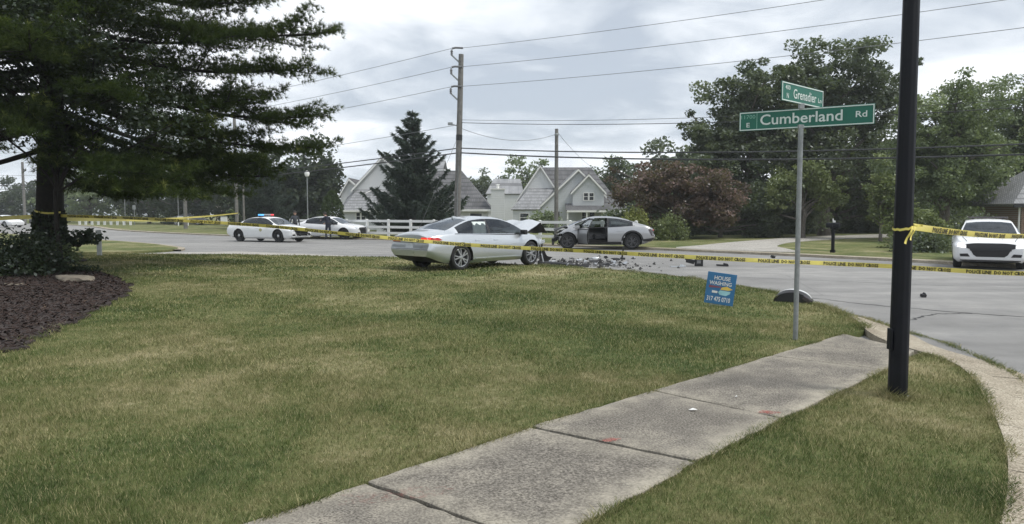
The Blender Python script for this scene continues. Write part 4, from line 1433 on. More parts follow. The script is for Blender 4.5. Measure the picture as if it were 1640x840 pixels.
for x in (5.95, 8.0, 10.1, 12.3):
    m = MB(); m.box((x, 77.7, .9), (.16, .16, 1.8)); m.box((x, 77.7, 1.72), (.24, .24, .1)); m.build('porch_column', M['white_paint'], H)
window(H, 4.05, 4.7, .6, 1.75, 79.7, True); window(H, 7.7, 8.25, .7, 1.75, 79.7); window(H, 8.5, 9.05, .7, 1.75, 79.7); window(H, .9, 1.8, .7, 1.6, 79.2)
m = MB(); m.box((10.3, 79.66, .95), (1.0, .08, 1.9)); d_ = m.build('door', M['white_paint'], H)
m = MB(); m.lathe([(0, -.05), (.04, -.04), (.04, .0), (0, .01)], (9.95, 79.58, .95), 'Y', 8); m.build('handle', M['galv'], d_)

# the left hand pale house ----------------------------------------------------
H = empty('house', (0, 0, 0), 0, 'pale house with tall gable partly hidden behind the spruce', 'house', 'houses behind the white fence')
gable(H, -15.65, -9.9, -12.78, 4.05, 4.05, 7.1, 72, 82, SW_, RP)
m = MB(); poly_slab(m, [(-12.7, 76, 6.3), (-7.2, 76, 6.3), (-7.2, 79, 7.35), (-12.7, 79, 7.35)], .14); poly_slab(m, [(-12.7, 82, 6.3), (-7.2, 82, 6.3), (-7.2, 79, 7.35), (-12.7, 79, 7.35)], .14); m.build('roof', RP, H)
m = MB(); m.box((-9.5, 78.5, 3.1), (5.0, 6.0, 6.2)); m.build('wall', SW_, H)
gable(H, -17.2, -15.0, -16.3, 3.5, 3.9, 5.0, 73, 80, SW_, RD)
m = MB(); poly_slab(m, [(-16.5, 69.7, 1.88), (-10.0, 69.7, 1.88), (-10.0, 72.6, 4.5), (-15.0, 72.6, 4.5)], .14); m.build('roof', RP, H)
poly_m = MB(); poly_slab(poly_m, [(-16.5, 69.7, 1.88), (-15.0, 72.6, 4.5), (-16.6, 75.5, 4.2), (-17.6, 75.5, 1.9)], .14); poly_m.build('roof', RP, H)
m = MB(); m.box((-13.2, 71.3, .95), (6.2, 2.6, 1.9)); m.build('wall', SD, H)
m = MB(); m.box((-13.25, 69.66, 1.82), (6.6, .08, .16)); m.build('gutter', M['white_paint'], H)
window(H, -15.0, -14.65, 1.0, 1.65, 70.0); window(H, -14.5, -14.15, 1.0, 1.65, 70.0); window(H, -12.3, -11.4, .8, 1.6, 70.0)
m = MB(); m.bar((-14.4, 71.1, 3.55), (-13.6, 71.55, 3.95), .08, .06); m.build('roof_vent', M['white_paint'], H)

# the low house with the dark roof and white chimney ---------------------------
H = empty('house', (0, 0, 0), 0, 'low house with dark hipped roof and white boxed chimney beside the pole', 'house', 'houses behind the white fence')
for pts in ([(-12, 62, 1.95), (-1.7, 62, 1.95), (-4.6, 66.5, 5.5), (-9.5, 66.5, 5.5)], [(-1.7, 62, 1.95), (-1.7, 71, 1.95), (-4.6, 66.5, 5.5)], [(-12, 71, 1.95), (-1.7, 71, 1.95), (-4.6, 66.5, 5.5), (-9.5, 66.5, 5.5)], [(-12, 62, 1.95), (-12, 71, 1.95), (-9.5, 66.5, 5.5)]):
    m = MB(); poly_slab(m, pts, .14); m.build('roof', RD, H)
m = MB(); m.box((-6.85, 66.5, .97), (9.6, 8.2, 1.92)); m.build('wall', SW_, H)
m = MB(); m.box((-6.9, 61.95, 1.86), (10.4, .1, .18)); m.build('gutter', M['white_paint'], H)
m = MB(); m.box((-1.22, 62.2, 1.8), (1.15, .8, 3.6)); ch = m.build('chimney', SW_, H)
m = MB(); m.box((-1.22, 62.2, 3.66), (1.28, .92, .10)); m.lathe([(.0, 3.71), (.12, 3.71), (.12, 4.0), (.17, 4.02), (.17, 4.06), (0, 4.1)], (-1.22, 62.2, 0), 'Z', 10); m.build('chimney_cap', M['white_paint'], ch)
window(H, -3.6, -2.6, .7, 1.6, 62.4); window(H, -5.6, -4.6, .7, 1.6, 62.4)

H = empty('house', (0, 0, 0), 0, 'small distant roof seen between the chimney and the right pale house', 'house', 'houses behind the white fence')
m = MB(); poly_slab(m, [(-3.6, 99, 4.3), (1.6, 99, 4.3), (1.2, 103, 6.5), (-2.6, 103, 6.5)], .15); m.build('roof', RP, H)
m = MB(); m.box((-1.0, 102, 2.1), (4.8, 5.6, 4.2)); m.build('wall', SW_, H)

H = empty('house', (0, 0, 0), 0, 'pale flat fronted building far off seen under the pine boughs', 'building')
m = MB(); m.box((-46.5, 130, 3.8), (10.0, 8, 7.6)); m.build('wall', plain('tan_wall', (0.56, 0.52, 0.44), .8, local=False), H)
m = MB(); m.box((-46.5, 130, 7.75), (10.4, 8.4, .3)); m.build('roof', RP, H)

H = empty('house', (-4.8, -5.6, 0), 0, 'low brick house with grey roof at the right edge', 'house')
m = MB(); m.box((39.4, 48.0, 1.05), (12.2, 3.6, 2.1)); m.build('wall', M['brick'], H)
for pts in ([(32.4, 45.6, 2.12), (46, 45.6, 2.12), (43, 48.2, 4.4), (35.4, 48.2, 4.4)], [(32.4, 45.6, 2.12), (32.4, 50.6, 2.12), (35.4, 48.2, 4.4)], [(32.4, 50.6, 2.12), (46, 50.6, 2.12), (43, 48.2, 4.4), (35.4, 48.2, 4.4)]):
    m = MB(); poly_slab(m, pts, .15); m.build('roof', M['roof_pale'], H)
m = MB(); m.box((39.3, 45.62, 2.0), (13.7, .1, .18)); m.build('gutter', M['trim'], H)
m = MB(); m.tube([(33.1, 46.1, 2.0), (33.1, 46.1, 0)], .05, 8); m.build('downspout', M['white_paint'], H)
window(H, 35.6, 36.6, .8, 1.7, 46.2)


# ================================================================== cars
def pchip(keys):
    xs = np.array([k[0] for k in keys], float); ys = np.array([k[1] for k in keys], float)
    if len(xs) == 1: return lambda x: np.full_like(np.asarray(x, float), ys[0])
    h = np.diff(xs); dl = np.diff(ys) / h
    d = np.zeros(len(xs))
    for i in range(1, len(xs) - 1):
        if dl[i - 1] * dl[i] > 0:
            w1, w2 = 2 * h[i] + h[i - 1], h[i] + 2 * h[i - 1]
            d[i] = (w1 + w2) / (w1 / dl[i - 1] + w2 / dl[i])
    d[0], d[-1] = dl[0], dl[-1]

    def f(x):
        x = np.clip(np.asarray(x, float), xs[0], xs[-1])
        i = np.clip(np.searchsorted(xs, x) - 1, 0, len(h) - 1)
        t = (x - xs[i]) / h[i]
        return (2 * t ** 3 - 3 * t ** 2 + 1) * ys[i] + (t ** 3 - 2 * t ** 2 + t) * h[i] * d[i] + (-2 * t ** 3 + 3 * t ** 2) * ys[i + 1] + (t ** 3 - t ** 2) * h[i] * d[i + 1]
    return f


CHARGER = dict(L=5.04, axles=(1.08, 4.12), wr=.365, arch=.415,
    zt=[(0, .97), (.08, 1.04), (.5, 1.08), (.85, 1.12), (1.45, 1.35), (1.9, 1.452), (2.4, 1.478), (2.85, 1.452), (3.12, 1.385), (3.85, 1.045), (4.0, 1.0), (4.5, .945), (4.88, .87), (5.04, .79)],
    zbelt=[(0, .91), (.5, .99), (1.0, 1.02), (1.8, 1.0), (2.9, .945), (3.8, .935), (4.3, .89), (4.8, .80), (5.04, .72)],
    wbelt=[(0, .70), (.12, .79), (.5, .86), (1.2, .885), (2.5, .87), (3.8, .865), (4.5, .83), (4.85, .76), (5.04, .66)],
    wm=[(0, .80), (.08, .87), (.3, .93), (1, .955), (2.5, .94), (4, .955), (4.6, .935), (4.9, .87), (5.04, .78)],
    zr=[(0, .94), (.6, 1.03), (.9, 1.075), (1.45, 1.30), (1.9, 1.39), (2.4, 1.412), (2.85, 1.385), (3.12, 1.32), (3.85, 1.005), (4.3, .93), (4.8, .84), (5.04, .755)],
    wrl=[(0, .62), (.6, .70), (1.0, .71), (1.6, .63), (2.4, .605), (3.0, .63), (3.8, .75), (4.3, .74), (4.85, .66), (5.04, .55)],
    zb=[(0, .40), (.35, .28), (.8, .2), (4.4, .2), (4.8, .21), (5.04, .25)],
    zmid=.60, tail=[(.2, .10), (.45, .0), (.62, -.0), (.75, .03), (.95, .06), (1.1, .14)], nose=[(.2, -.10), (.3, 0), (.6, .03), (.78, 0), (.95, -.06)],
    rear_win=(.93, 1.60), windshield=(3.10, 3.86), side=[(1.32, 2.28), (2.36, 3.62)], doors=[(1.55, 2.32), (2.32, 3.62)], hood=(3.92, 4.96))
SEDAN = dict(L=5.05, axles=(1.10, 3.94), wr=.368, arch=.418,
    zt=[(0, .98), (.06, 1.055), (.3, 1.09), (.62, 1.115), (1.2, 1.33), (1.75, 1.465), (2.3, 1.50), (2.75, 1.485), (3.1, 1.42), (3.9, 1.07), (4.1, 1.02), (4.6, .93), (4.9, .84), (5.05, .74)],
    zbelt=[(0, .92), (.5, .985), (1.0, 1.005), (1.8, .985), (2.9, .95), (3.8, .94), (4.3, .88), (4.8, .77), (5.05, .68)],
    wbelt=[(0, .72), (.12, .80), (.5, .86), (1.2, .875), (2.5, .86), (3.8, .86), (4.5, .82), (4.85, .74), (5.05, .62)],
    wm=[(0, .80), (.08, .87), (.3, .915), (1, .935), (2.5, .925), (4, .93), (4.6, .91), (4.9, .84), (5.05, .74)],
    zr=[(0, .95), (.5, 1.04), (.75, 1.09), (1.2, 1.25), (1.75, 1.385), (2.3, 1.42), (2.75, 1.405), (3.1, 1.335), (3.9, 1.01), (4.3, .93), (4.8, .81), (5.05, .71)],
    wrl=[(0, .62), (.5, .69), (.9, .69), (1.5, .62), (2.3, .59), (3.0, .62), (3.8, .74), (4.3, .73), (4.85, .64), (5.05, .52)],
    zb=[(0, .42), (.35, .29), (.8, .2), (4.4, .2), (4.8, .22), (5.05, .27)],
    zmid=.60, tail=[(.2, .14), (.42, .0), (.62, -.02), (.72, .03), (.95, .03), (1.08, .06)], nose=[(.2, -.08), (.35, 0), (.6, .02), (.75, 0), (.95, -.06)],
    rear_win=(.72, 1.58), windshield=(3.08, 3.92), side=[(1.02, 2.20), (2.28, 3.70)], doors=[(1.50, 2.24), (2.24, 3.62)], hood=(3.98, 4.96))
CROSS = dict(L=4.85, axles=(1.00, 3.92), wr=.365, arch=.43,
    zt=[(0, .86), (.05, .98), (.2, 1.05), (.6, 1.16), (1.1, 1.33), (1.7, 1.46), (2.2, 1.50), (2.7, 1.485), (3.05, 1.42), (3.85, 1.10), (4.0, 1.05), (4.5, .93), (4.75, .82), (4.85, .72)],
    zbelt=[(0, .88), (.4, 1.03), (.9, 1.05), (1.8, 1.0), (2.8, .96), (3.75, .96), (4.3, .87), (4.65, .77), (4.85, .66)],
    wbelt=[(0, .74), (.12, .81), (.5, .86), (1.2, .86), (2.5, .86), (3.8, .86), (4.4, .82), (4.7, .74), (4.85, .62)],
    wm=[(0, .80), (.08, .87), (.3, .925), (1, .95), (2.5, .935), (4, .945), (4.5, .91), (4.75, .84), (4.85, .74)],
    zr=[(0, .90), (.3, 1.05), (.7, 1.16), (1.1, 1.27), (1.7, 1.385), (2.2, 1.42), (2.7, 1.41), (3.05, 1.34), (3.85, 1.04), (4.2, .94), (4.65, .81), (4.85, .68)],
    wrl=[(0, .66), (.4, .70), (.9, .66), (1.5, .61), (2.2, .59), (3.0, .62), (3.75, .74), (4.2, .73), (4.65, .64), (4.85, .52)],
    zb=[(0, .42), (.3, .30), (.7, .2), (4.3, .2), (4.6, .22), (4.85, .28)],
    zmid=.62, tail=[(.2, .16), (.42, .0), (.62, -.02), (.75, .05), (.95, .02), (1.08, .06)], nose=[(.2, -.08), (.35, 0), (.6, .02), (.75, 0), (.95, -.06)],
    rear_win=(.32, 1.12), windshield=(3.02, 3.88), side=[(.98, 2.06), (2.14, 3.60)], doors=[(1.42, 2.10), (2.10, 3.46)], hood=(3.96, 4.76))

SEGN = [2, 2, 4, 3, 3, 1, 5, 1, 4, 4]


class Shell:
    def __init__(s, sp, deform=None):
        s.sp = sp
        Lc = sp['L']
        xs = list(np.linspace(0, Lc, int(Lc / .055)))
        marks = []
        for a in sp['side'] + [sp['rear_win'], sp['windshield'], sp['hood']]: marks += list(a)
        s.seams = sorted({round(v, 3) for d in sp['doors'] for v in d})
        for q in s.seams: marks += [q - .013, q + .013]
        for mk in marks:
            xs = [x for x in xs if abs(x - mk) > .026 or x in (0, Lc)] + [mk]
        xs = np.array(sorted(xs + [.02, .05, Lc - .02, Lc - .05]))
        s.xs = xs
        f = {k: pchip(sp[k])(xs) for k in ('zt', 'zbelt', 'wbelt', 'wm', 'zr', 'wrl', 'zb')}
        ctrl = []
        zm = np.full_like(xs, sp['zmid'])
        zm = np.minimum(zm, f['zbelt'] - .12)
        ctrl.append((0 * xs, f['zb'])); ctrl.append((f['wm'] * .86, f['zb'])); ctrl.append((f['wm'] * .965, f['zb'] + .09))
        ctrl.append((f['wm'], zm)); ctrl.append((f['wm'] * .985, zm * .4 + f['zbelt'] * .6)); ctrl.append((f['wbelt'], f['zbelt']))
        ctrl.append((f['wbelt'] - .02, f['zbelt'] + .02)); ctrl.append((f['wrl'], f['zr'])); 
        gap = np.maximum(.006, f['zt'] - f['zr'])
        ctrl.append((f['wrl'] - .05, f['zr'] + gap * .38)); ctrl.append((f['wrl'] * .5, f['zt'] - gap * .14)); ctrl.append((0 * xs, f['zt']))
        rows, s.rowseg = [], []
        for k, nseg in enumerate(SEGN):
            for j in range(nseg):
                t = j / nseg
                y = ctrl[k][0] * (1 - t) + ctrl[k + 1][0] * t; z = ctrl[k][1] * (1 - t) + ctrl[k + 1][1] * t
                if k in (2, 3): y = y + .012 * math.sin(math.pi * t)
                if k == 6: y = y + .03 * np.minimum(1, np.maximum(0, f['zr'] - f['zbelt']) / .3) * math.sin(math.pi * t)
                rows.append((y, z)); s.rowseg.append(k)
        rows.append(ctrl[-1])
        s.N = len(rows) - 1
        tail, nose = pchip(sp['tail']), pchip(sp['nose'])
        nx = len(xs)
        ring = [(r, 1) for r in range(s.N + 1)] + [(r, -1) for r in range(s.N - 1, 0, -1)]
        s.nr = len(ring)
        V = np.zeros((nx, s.nr, 3))
        for c, (r, sg) in enumerate(ring):
            y, z = rows[r]
            fr = np.clip(1 - xs / .45, 0, 1) ** 2; fn = np.clip(1 - (Lc - xs) / .45, 0, 1) ** 2
            V[:, c, 0] = xs + tail(z) * fr + nose(z) * fn
            V[:, c, 1] = sg * y; V[:, c, 2] = z
        s.mid = (sp['axles'][0] + sp['axles'][1]) / 2
        s.base = V.copy(); s.base[:, :, 0] -= s.mid
        s.V = V
        s.groups = {}
        s.classify()
        # wheel arches: snap the cut onto the circle
        for ax in sp['axles']:
            dx = s.V[:, :, 0] - ax; dz = s.V[:, :, 2] - sp['wr']
            rad = np.hypot(dx, dz)
            side = (np.abs(s.V[:, :, 1]) > .55) & (s.V[:, :, 2] < .93)
            near = side & (np.abs(rad - sp['arch']) < .042)
            k = np.where(near, sp['arch'] / np.maximum(rad, 1e-6), 1)
            s.V[:, :, 0] = ax + dx * k; s.V[:, :, 2] = sp['wr'] + dz * k
        s.V[:, :, 0] -= s.mid
        if deform: s.V = deform(s.V)
        tri = []
        for i in range(nx - 1):
            for c in range(s.nr):
                c2 = (c + 1) % s.nr
                tri.append((i * s.nr + c, i * s.nr + c2, (i + 1) * s.nr + c2, (i + 1) * s.nr + c))
        capr = [(c, c + 1, s.nr - c - 1 if c else 0, s.nr - c if c else 0) for c in range(s.N)]
        s.bvh = None
        s.quads = tri

    def seg(s, c):
        h = c if c < s.N else s.nr - 1 - c
        return s.rowseg[h], (1 if c < s.N else -1), h

    def classify(s):
        sp, xs = s.sp, s.xs
        zt, zr, zbl = pchip(sp['zt']), pchip(sp['zr']), pchip(sp['zbelt'])
        for i in range(len(xs) - 1):
            xm = (xs[i] + xs[i + 1]) / 2
            for c in range(s.nr):
                k, sg, h = s.seg(c)
                key = ('body', 0)
                q = s.V[[i, i, i + 1, i + 1], [c, (c + 1) % s.nr, (c + 1) % s.nr, c]].mean(0)
                if k in (1, 2, 3, 4):
                    cut = any(math.hypot(q[0] - a, q[2] - sp['wr']) < sp['arch'] for a in sp['axles'])
                    if cut: continue
                    if k >= 2 or k == 1:
                        for di, (d0, d1) in enumerate(sp['doors']):
                            if d0 + .013 < xm < d1 - .013 and k >= 2: key = ('door', di, sg)
                        if any(abs(xm - q_) < .013 for q_ in s.seams) and k >= 2: key = ('body', 1)
                    if k == 1: key = ('body', 0)
                elif k == 0:
                    key = ('body', 1)
                elif k == 5:
                    if sp['side'][0][0] - .1 < xm < sp['side'][-1][1] + .1: key = ('body', 1)
                elif k == 6:
                    tall = zr(xm) - zbl(xm)
                    for wi, (w0, w1) in enumerate(sp['side']):
                        if w0 < xm < w1 and tall > .07: key = ('side_window', wi, sg)
                    if sp['side'][0][1] < xm < sp['side'][1][0]: key = ('body', 1)
                    if sp['hood'][0] < xm < sp['hood'][1]: key = ('hood',)
                elif k in (8, 9):
                    if sp['rear_win'][0] < xm < sp['rear_win'][1]: key = ('rear_window',)
                    elif sp['windshield'][0] < xm < sp['windshield'][1]: key = ('windshield',)
                    elif sp['hood'][0] < xm < sp['hood'][1]: key = ('hood',)
                elif k == 7:
                    if sp['hood'][0] < xm < sp['hood'][1]: key = ('hood',)
                s.groups.setdefault(key, []).append((i, c))

    def faces_mesh(s, name, keys, mats, parent, smooth=38, caps=False, xf=None):
        idx, V, F, mi = {}, [], [], []

        def vid(i, c):
            k = (i, c)
            if k not in idx:
                idx[k] = len(V)
                p = Vector(s.V[i, c]); V.append(tuple(xf(p) if xf else p))
            return idx[k]
        for key in keys:
            for (i, c) in s.groups.get(key, []):
                c2 = (c + 1) % s.nr
                F.append((vid(i, c), vid(i, c2), vid(i + 1, c2), vid(i + 1, c)))
                mi.append(key[1] if key[0] == 'body' else 0)
        if caps:
            for i in caps:
                for h in range(s.N):
                    a, b = h, h + 1
                    a2, b2 = (s.nr - a) % s.nr, (s.nr - b) % s.nr
                    q = [vid(i, a), vid(i, b), vid(i, b2), vid(i, a2)]
                    q2 = list(dict.fromkeys(q))
                    if len(q2) >= 3:
                        F.append(tuple(q2[::-1] if i == 0 else q2)); mi.append(0)
        me = bpy.data.meshes.new(name); me.from_pydata(V, [], F); me.polygons.foreach_set('material_index', mi); me.update()
        return link_mesh(name, me, mats, parent, smooth)

    def tree(s):
        if s.bvh is None:
            V = [tuple(p) for p in s.V.reshape(-1, 3)]
            F = list(s.quads)
            for i in (0, len(s.xs) - 1):
                for h in range(s.N):
                    a2, b2 = (s.nr - h) % s.nr, (s.nr - h - 1) % s.nr
                    q = list(dict.fromkeys([i * s.nr + h, i * s.nr + h + 1, i * s.nr + b2, i * s.nr + a2]))
                    if len(q) >= 3: F.append(tuple(q))
            s.bvh = BVHTree.FromPolygons(V, F)
        return s.bvh

    def patch(s, name, kind, poly, mat_, parent, side=1, off=.008, th=.03, step=.06):
        """a fitted piece lying on the body. kind front/rear: poly in (y,z); side: poly in (x,z); x measured from the rear end"""
        pts, tris = tess(poly, step)
        V, ok = [], []
        for a, b in pts:
            if kind == 'side': o, d = Vector((a - s.mid, side * 2.5, b)), Vector((0, -side, 0))
            elif kind == 'front': o, d = Vector((8, a, b)), Vector((-1, 0, 0))
            elif kind == 'rear': o, d = Vector((-8, a, b)), Vector((1, 0, 0))
            else: o, d = Vector((a - s.mid, b, 4)), Vector((0, 0, -1))
            hit = s.tree().ray_cast(o, d)
            p = hit[0] if hit[0] is not None else o + d * 2
            V.append(p - d * off); ok.append(hit[0] is not None)
        F = [t for t in tris if all(ok[k] for k in t)]
        if not F: return None
        cnt = set()
        for f in F:
            for i in range(3): cnt.add((f[i], f[(i + 1) % 3]))
        d_ = d
        for (a, b) in [e for e in cnt if (e[1], e[0]) not in cnt]:
            k = len(V); V += [V[a] + d_ * th, V[b] + d_ * th]; F.append((b, a, k, k + 1))
        me = bpy.data.meshes.new(name); me.from_pydata([tuple(v) for v in V], [], F)
        bm = bmesh.new(); bm.from_mesh(me); bmesh.ops.recalc_face_normals(bm, faces=bm.faces); bm.to_mesh(me); bm.free()
        return link_mesh(name, me, mat_, parent, 40)


TYRE, RIMS = {}, {}


def wheel(parent, loc, side, r, style, turn=0.0):
    wd = .225
    if (r,) not in TYRE:
        m = MB()
        rr_ = r * .70
        m.lathe([(rr_, -wd / 2 + .02), (r * .80, -wd / 2), (r * .95, -wd / 2 + .012), (r, -wd / 2 + .045), (r, wd / 2 - .045), (r * .95, wd / 2 - .012), (r * .80, wd / 2), (rr_, wd / 2 - .02)], axis='Y', n=28)
        TYRE[(r,)] = m.mesh('tyre'); TYRE[(r,)].materials.append(M['tyre']); TYRE[(r,)].shade_smooth()
    if (r, style) not in RIMS:
        m = MB(); rr_ = r * .705
        m.lathe([(rr_, -wd / 2 + .02), (rr_, wd / 2 - .018), (rr_ * .94, wd / 2 - .022), (rr_ * .92, wd / 2 - .09), (0.001, wd / 2 - .10)], axis='Y', n=28, mats=[0, 0, 0, 1])
        ns = 8 if style == 'steel' else 5
        for k in range(ns):
            a0 = 2 * math.pi * k / ns
            for da in ((0,) if style == 'steel' else (-.16, .16)):
                p0 = (math.cos(a0 + da * .5) * rr_ * .16, wd / 2 - .03, math.sin(a0 + da * .5) * rr_ * .16)
                p1 = (math.cos(a0 + da * 1.3) * rr_ * .96, wd / 2 - .028, math.sin(a0 + da * 1.3) * rr_ * .96)
                m.bar(p0, p1, .06 if style == 'steel' else .045, .03)
        m.lathe([(.001, wd / 2 - .008), (.05, wd / 2 - .012), (.062, wd / 2 - .03), (.062, wd / 2 - .09)], axis='Y', n=14)
        me = m.mesh('rim')
        for mt in ((M[{'alloy': 'alloy', 'dark': 'dark_rim', 'steel': 'steel_rim'}[style]], M['trim'])): me.materials.append(mt)
        RIMS[(r, style)] = me
    o = link_mesh('wheel', TYRE[(r,)], None, parent)
    o.location = loc
    o.rotation_euler = (0, 0, (0 if side > 0 else math.pi) + turn)
    link_mesh('rim', RIMS[(r, style)], None, o)
    if style == 'steel':
        hc = MB(); hc.lathe([(.001, wd / 2 + .004), (.075, wd / 2), (.09, wd / 2 - .02)], axis='Y', n=14); hc.build('hub_cap', M['alloy'], o, 60)
    return o


def interior(root, s, airbag=False):
    sp = s.sp; mid = s.mid
    m = MB(); m.box((sp['side'][1][0] - mid - .1, 0, .34), (3.0, 1.5, .12)); m.build('floor_pan', M['under'], root)
    m = MB(); m.box((sp['windshield'][1] - mid - .25, 0, .80), (.45, 1.42, .22)); m.build('dashboard', M['trim'], root, None, .03)
    m = MB(); c = Vector((sp['windshield'][1] - mid - .62, .37, .92))
    pts = [c + Vector((.06 * math.sin(a), .18 * math.cos(a), .17 * math.sin(a))) for a in np.linspace(0, 6.28, 16)]
    m.tube(pts, .014, 6, cap=False); m.build('steering_wheel', M['trim'], root, 60)
    for y in (.37, -.37):
        x = sp['side'][1][0] - mid + .28
        m = MB(); m.box((x, y, .55), (.5, .48, .2)); m.box((x - .32, y, .86), (.16, .46, .62), Matrix.Rotation(-.22, 3, 'Y')); m.box((x - .43, y, 1.22), (.1, .26, .18)); m.build('seat', M['cloth'], root, None, .03)
    x = sp['side'][0][0] - mid + .75
    m = MB(); m.box((x, 0, .55), (.48, 1.25, .2)); m.box((x - .34, 0, .84), (.16, 1.25, .55), Matrix.Rotation(-.3, 3, 'Y')); m.build('rear_seat', M['cloth'], root, None, .03)


def arches(root, s):
    sp = s.sp
    for a in sp['axles']:
        for sg in (1, -1):
            m = MB(); n_ = 16; V, F = [], []
            for k in range(n_ + 1):
                t = -.25 + (math.pi + .5) * k / n_
                for y in (.925 * sg, .60 * sg):
                    V.append((a - s.mid + (sp['arch'] + .006) * math.cos(t), y, sp['wr'] + (sp['arch'] + .006) * math.sin(t)))
            for k in range(n_): F.append((2 * k, 2 * k + 1, 2 * k + 3, 2 * k + 2))
            V0 = len(V); V += [(a - s.mid + (sp['arch'] + .006) * math.cos(-.25 + (math.pi + .5) * k / n_), .60 * sg, sp['wr'] + (sp['arch'] + .006) * math.sin(-.25 + (math.pi + .5) * k / n_)) for k in range(n_ + 1)]
            F.append(tuple(range(V0, V0 + n_ + 1)))
            m.add(V, F); m.build('wheel_arch', M['under'], root)


def mirror(root, s, side, mat_, x=None):
    x = (s.sp['side'][1][1] - .18 if x is None else x) - s.mid
    m = MB(); m.box((x, side * .99, 1.02), (.12, .2, .14)); m.bar((x, side * .86, .98), (x, side * .93, 1.0), .05, .05)
    m.build('mirror', mat_, root, None, .02)


def handles(root, s, sides=(1, -1), mat_=None, skip=()):
    for di, (d0, d1) in enumerate(s.sp['doors']):
        for sg in sides:
            if (di, sg) in skip: continue
            s.patch('door_handle', 'side', [(d0 + .10, .815), (d0 + .28, .82), (d0 + .28, .845), (d0 + .10, .84)], mat_ or M['chrome'], root, sg, .018, .03, .1)


def basic_car(name, loc, rz, sp, pm, label, group, rim='alloy', cat='car', deform=None, nose_cut=None, skip_hood=False, skip_front=False, open_door=None, z=0.0, turn=0.0):
    root = empty(name, (loc[0], loc[1], z), rz, label, cat, group)
    s = Shell(sp, deform)
    if nose_cut:
        for key in list(s.groups):
            if key[0] == 'body':
                s.groups[key] = [(i, c) for (i, c) in s.groups[key] if s.xs[i] < nose_cut + .16 * math.sin(c * 1.3) + .08 * math.sin(c * 3.1)]
    s.faces_mesh('body', [('body', 0), ('body', 1)], [pm, M['trim']], root, caps=(0,) if nose_cut else (0, len(s.xs) - 1))
    for key in list(s.groups):
        if key[0] == 'door':
            if open_door == (key[1], key[2]): continue
            s.faces_mesh('door', [key], pm, root)
        elif key[0] == 'side_window':
            if open_door == (key[1], key[2]): continue
            s.faces_mesh('side_window', [key], M['glass'], root)
    s.faces_mesh('windshield', [('windshield',)], M['glass'], root)
    s.faces_mesh('rear_window', [('rear_window',)], M['glass'], root)
    if not skip_hood: s.faces_mesh('hood', [('hood',)], pm, root)
    wy = .80
    for i, a in enumerate(sp['axles']):
        for sg in (1, -1):
            wheel(root, (a - s.mid, sg * wy, sp['wr']), sg, sp['wr'], rim, turn if i else 0)
    arches(root, s); interior(root, s)
    return root, s


def charger_front(root, s, lit):
    # grille, intakes, lamps
    s.patch('grille', 'front', [(-.60, .75), (-.59, .63), (-.50, .60), (-.42, .44), (-.34, .38), (.34, .38), (.42, .44), (.50, .60), (.59, .63), (.60, .75), (.4, .775), (-.4, .775)], M['trim'], root, off=.012)
    m = MB()
    s.patch('grille_bar', 'front', [(-.50, .555), (.50, .555), (.51, .60), (-.51, .60)], M['steel_rim'], root, off=.03)
    for sg in (1, -1):
        s.patch('headlight', 'front', [(sg * .62, .645), (sg * .83, .67), (sg * .80, .775), (sg * .63, .765)], M['head_lit'] if lit else M['lens_clear'], root, off=.012)
        s.patch('fog_intake', 'front', [(sg * .50, .38), (sg * .74, .38), (sg * .76, .46), (sg * .56, .47)], M['trim'], root, off=.012)
    for sg in (1, -1):
        s.patch('hood_seam', 'top', [(3.95, sg * .70), (4.5, sg * .685), (4.9, sg * .60), (4.9, sg * .585), (4.5, sg * .668), (3.95, sg * .683)], M['trim'], root, off=.004, th=.01)
        s.patch('hood_crease_shade', 'top', [(4.0, sg * .36), (4.85, sg * .30), (4.85, sg * .288), (4.0, sg * .344)], M['plate'], root, off=.008, th=.01)  # grey strips painting in the shade of the hood folds
    s.patch('cowl', 'top', [(3.85, -.70), (3.93, -.70), (3.95, 0), (3.93, .70), (3.85, .70), (3.88, 0)], M['trim'], root, off=.006, th=.01)
    s.patch('lower_lip', 'front', [(-.74, .255), (.74, .255), (.74, .285), (-.74, .285)], M['trim'], root, off=.01)


def tail_bar(root, s, mat_, z0=.80, z1=.92):
    s.patch('tail_light', 'rear', [(-.74, z0), (.74, z0), (.74, z1), (-.74, z1)], mat_, root, off=.012)


def light_bar(root, s, z):
    x = 2.35 - s.mid
    b = MB(); b.box((x, 0, z + .02), (.28, 1.10, .035)); b.box((x, .45, z - .01), (.1, .06, .05)); b.box((x, -.45, z - .01), (.1, .06, .05))
    lb = b.build('light_bar', M['trim'], root)
    for y, mt in ((-.40, 'blue_lit'), (-.14, 'lens_clear'), (.14, 'lens_clear'), (.40, 'red_lit')):
        m = MB(); m.box((x, y, z + .085), (.24, .255, .09)); m.build('beacon', M[mt], lb, None, .02)


PG = 'white police cars'
# ---- right hand police car, facing the camera
root, s = basic_car('police_car', (15.15, 23.1), R(-121), CHARGER, M['police_white'], 'white police sedan facing the camera at the right edge, headlights lit', PG, 'steel', 'police car', z=ROAD_Z)
charger_front(root, s, True); tail_bar(root, s, M['lens_red']); mirror(root, s, 1, M['trim']); mirror(root, s, -1, M['trim']); handles(root, s, mat_=M['police_white'])
b = MB(); b.box((2.35 - s.mid, 0, 1.515), (.26, 1.08, .05)); b.box((2.35 - s.mid, .4, 1.48), (.1, .06, .06)); b.box((2.35 - s.mid, -.4, 1.48), (.1, .06, .06)); b.build('light_bar', M['lens_dark'], root, None, .015)

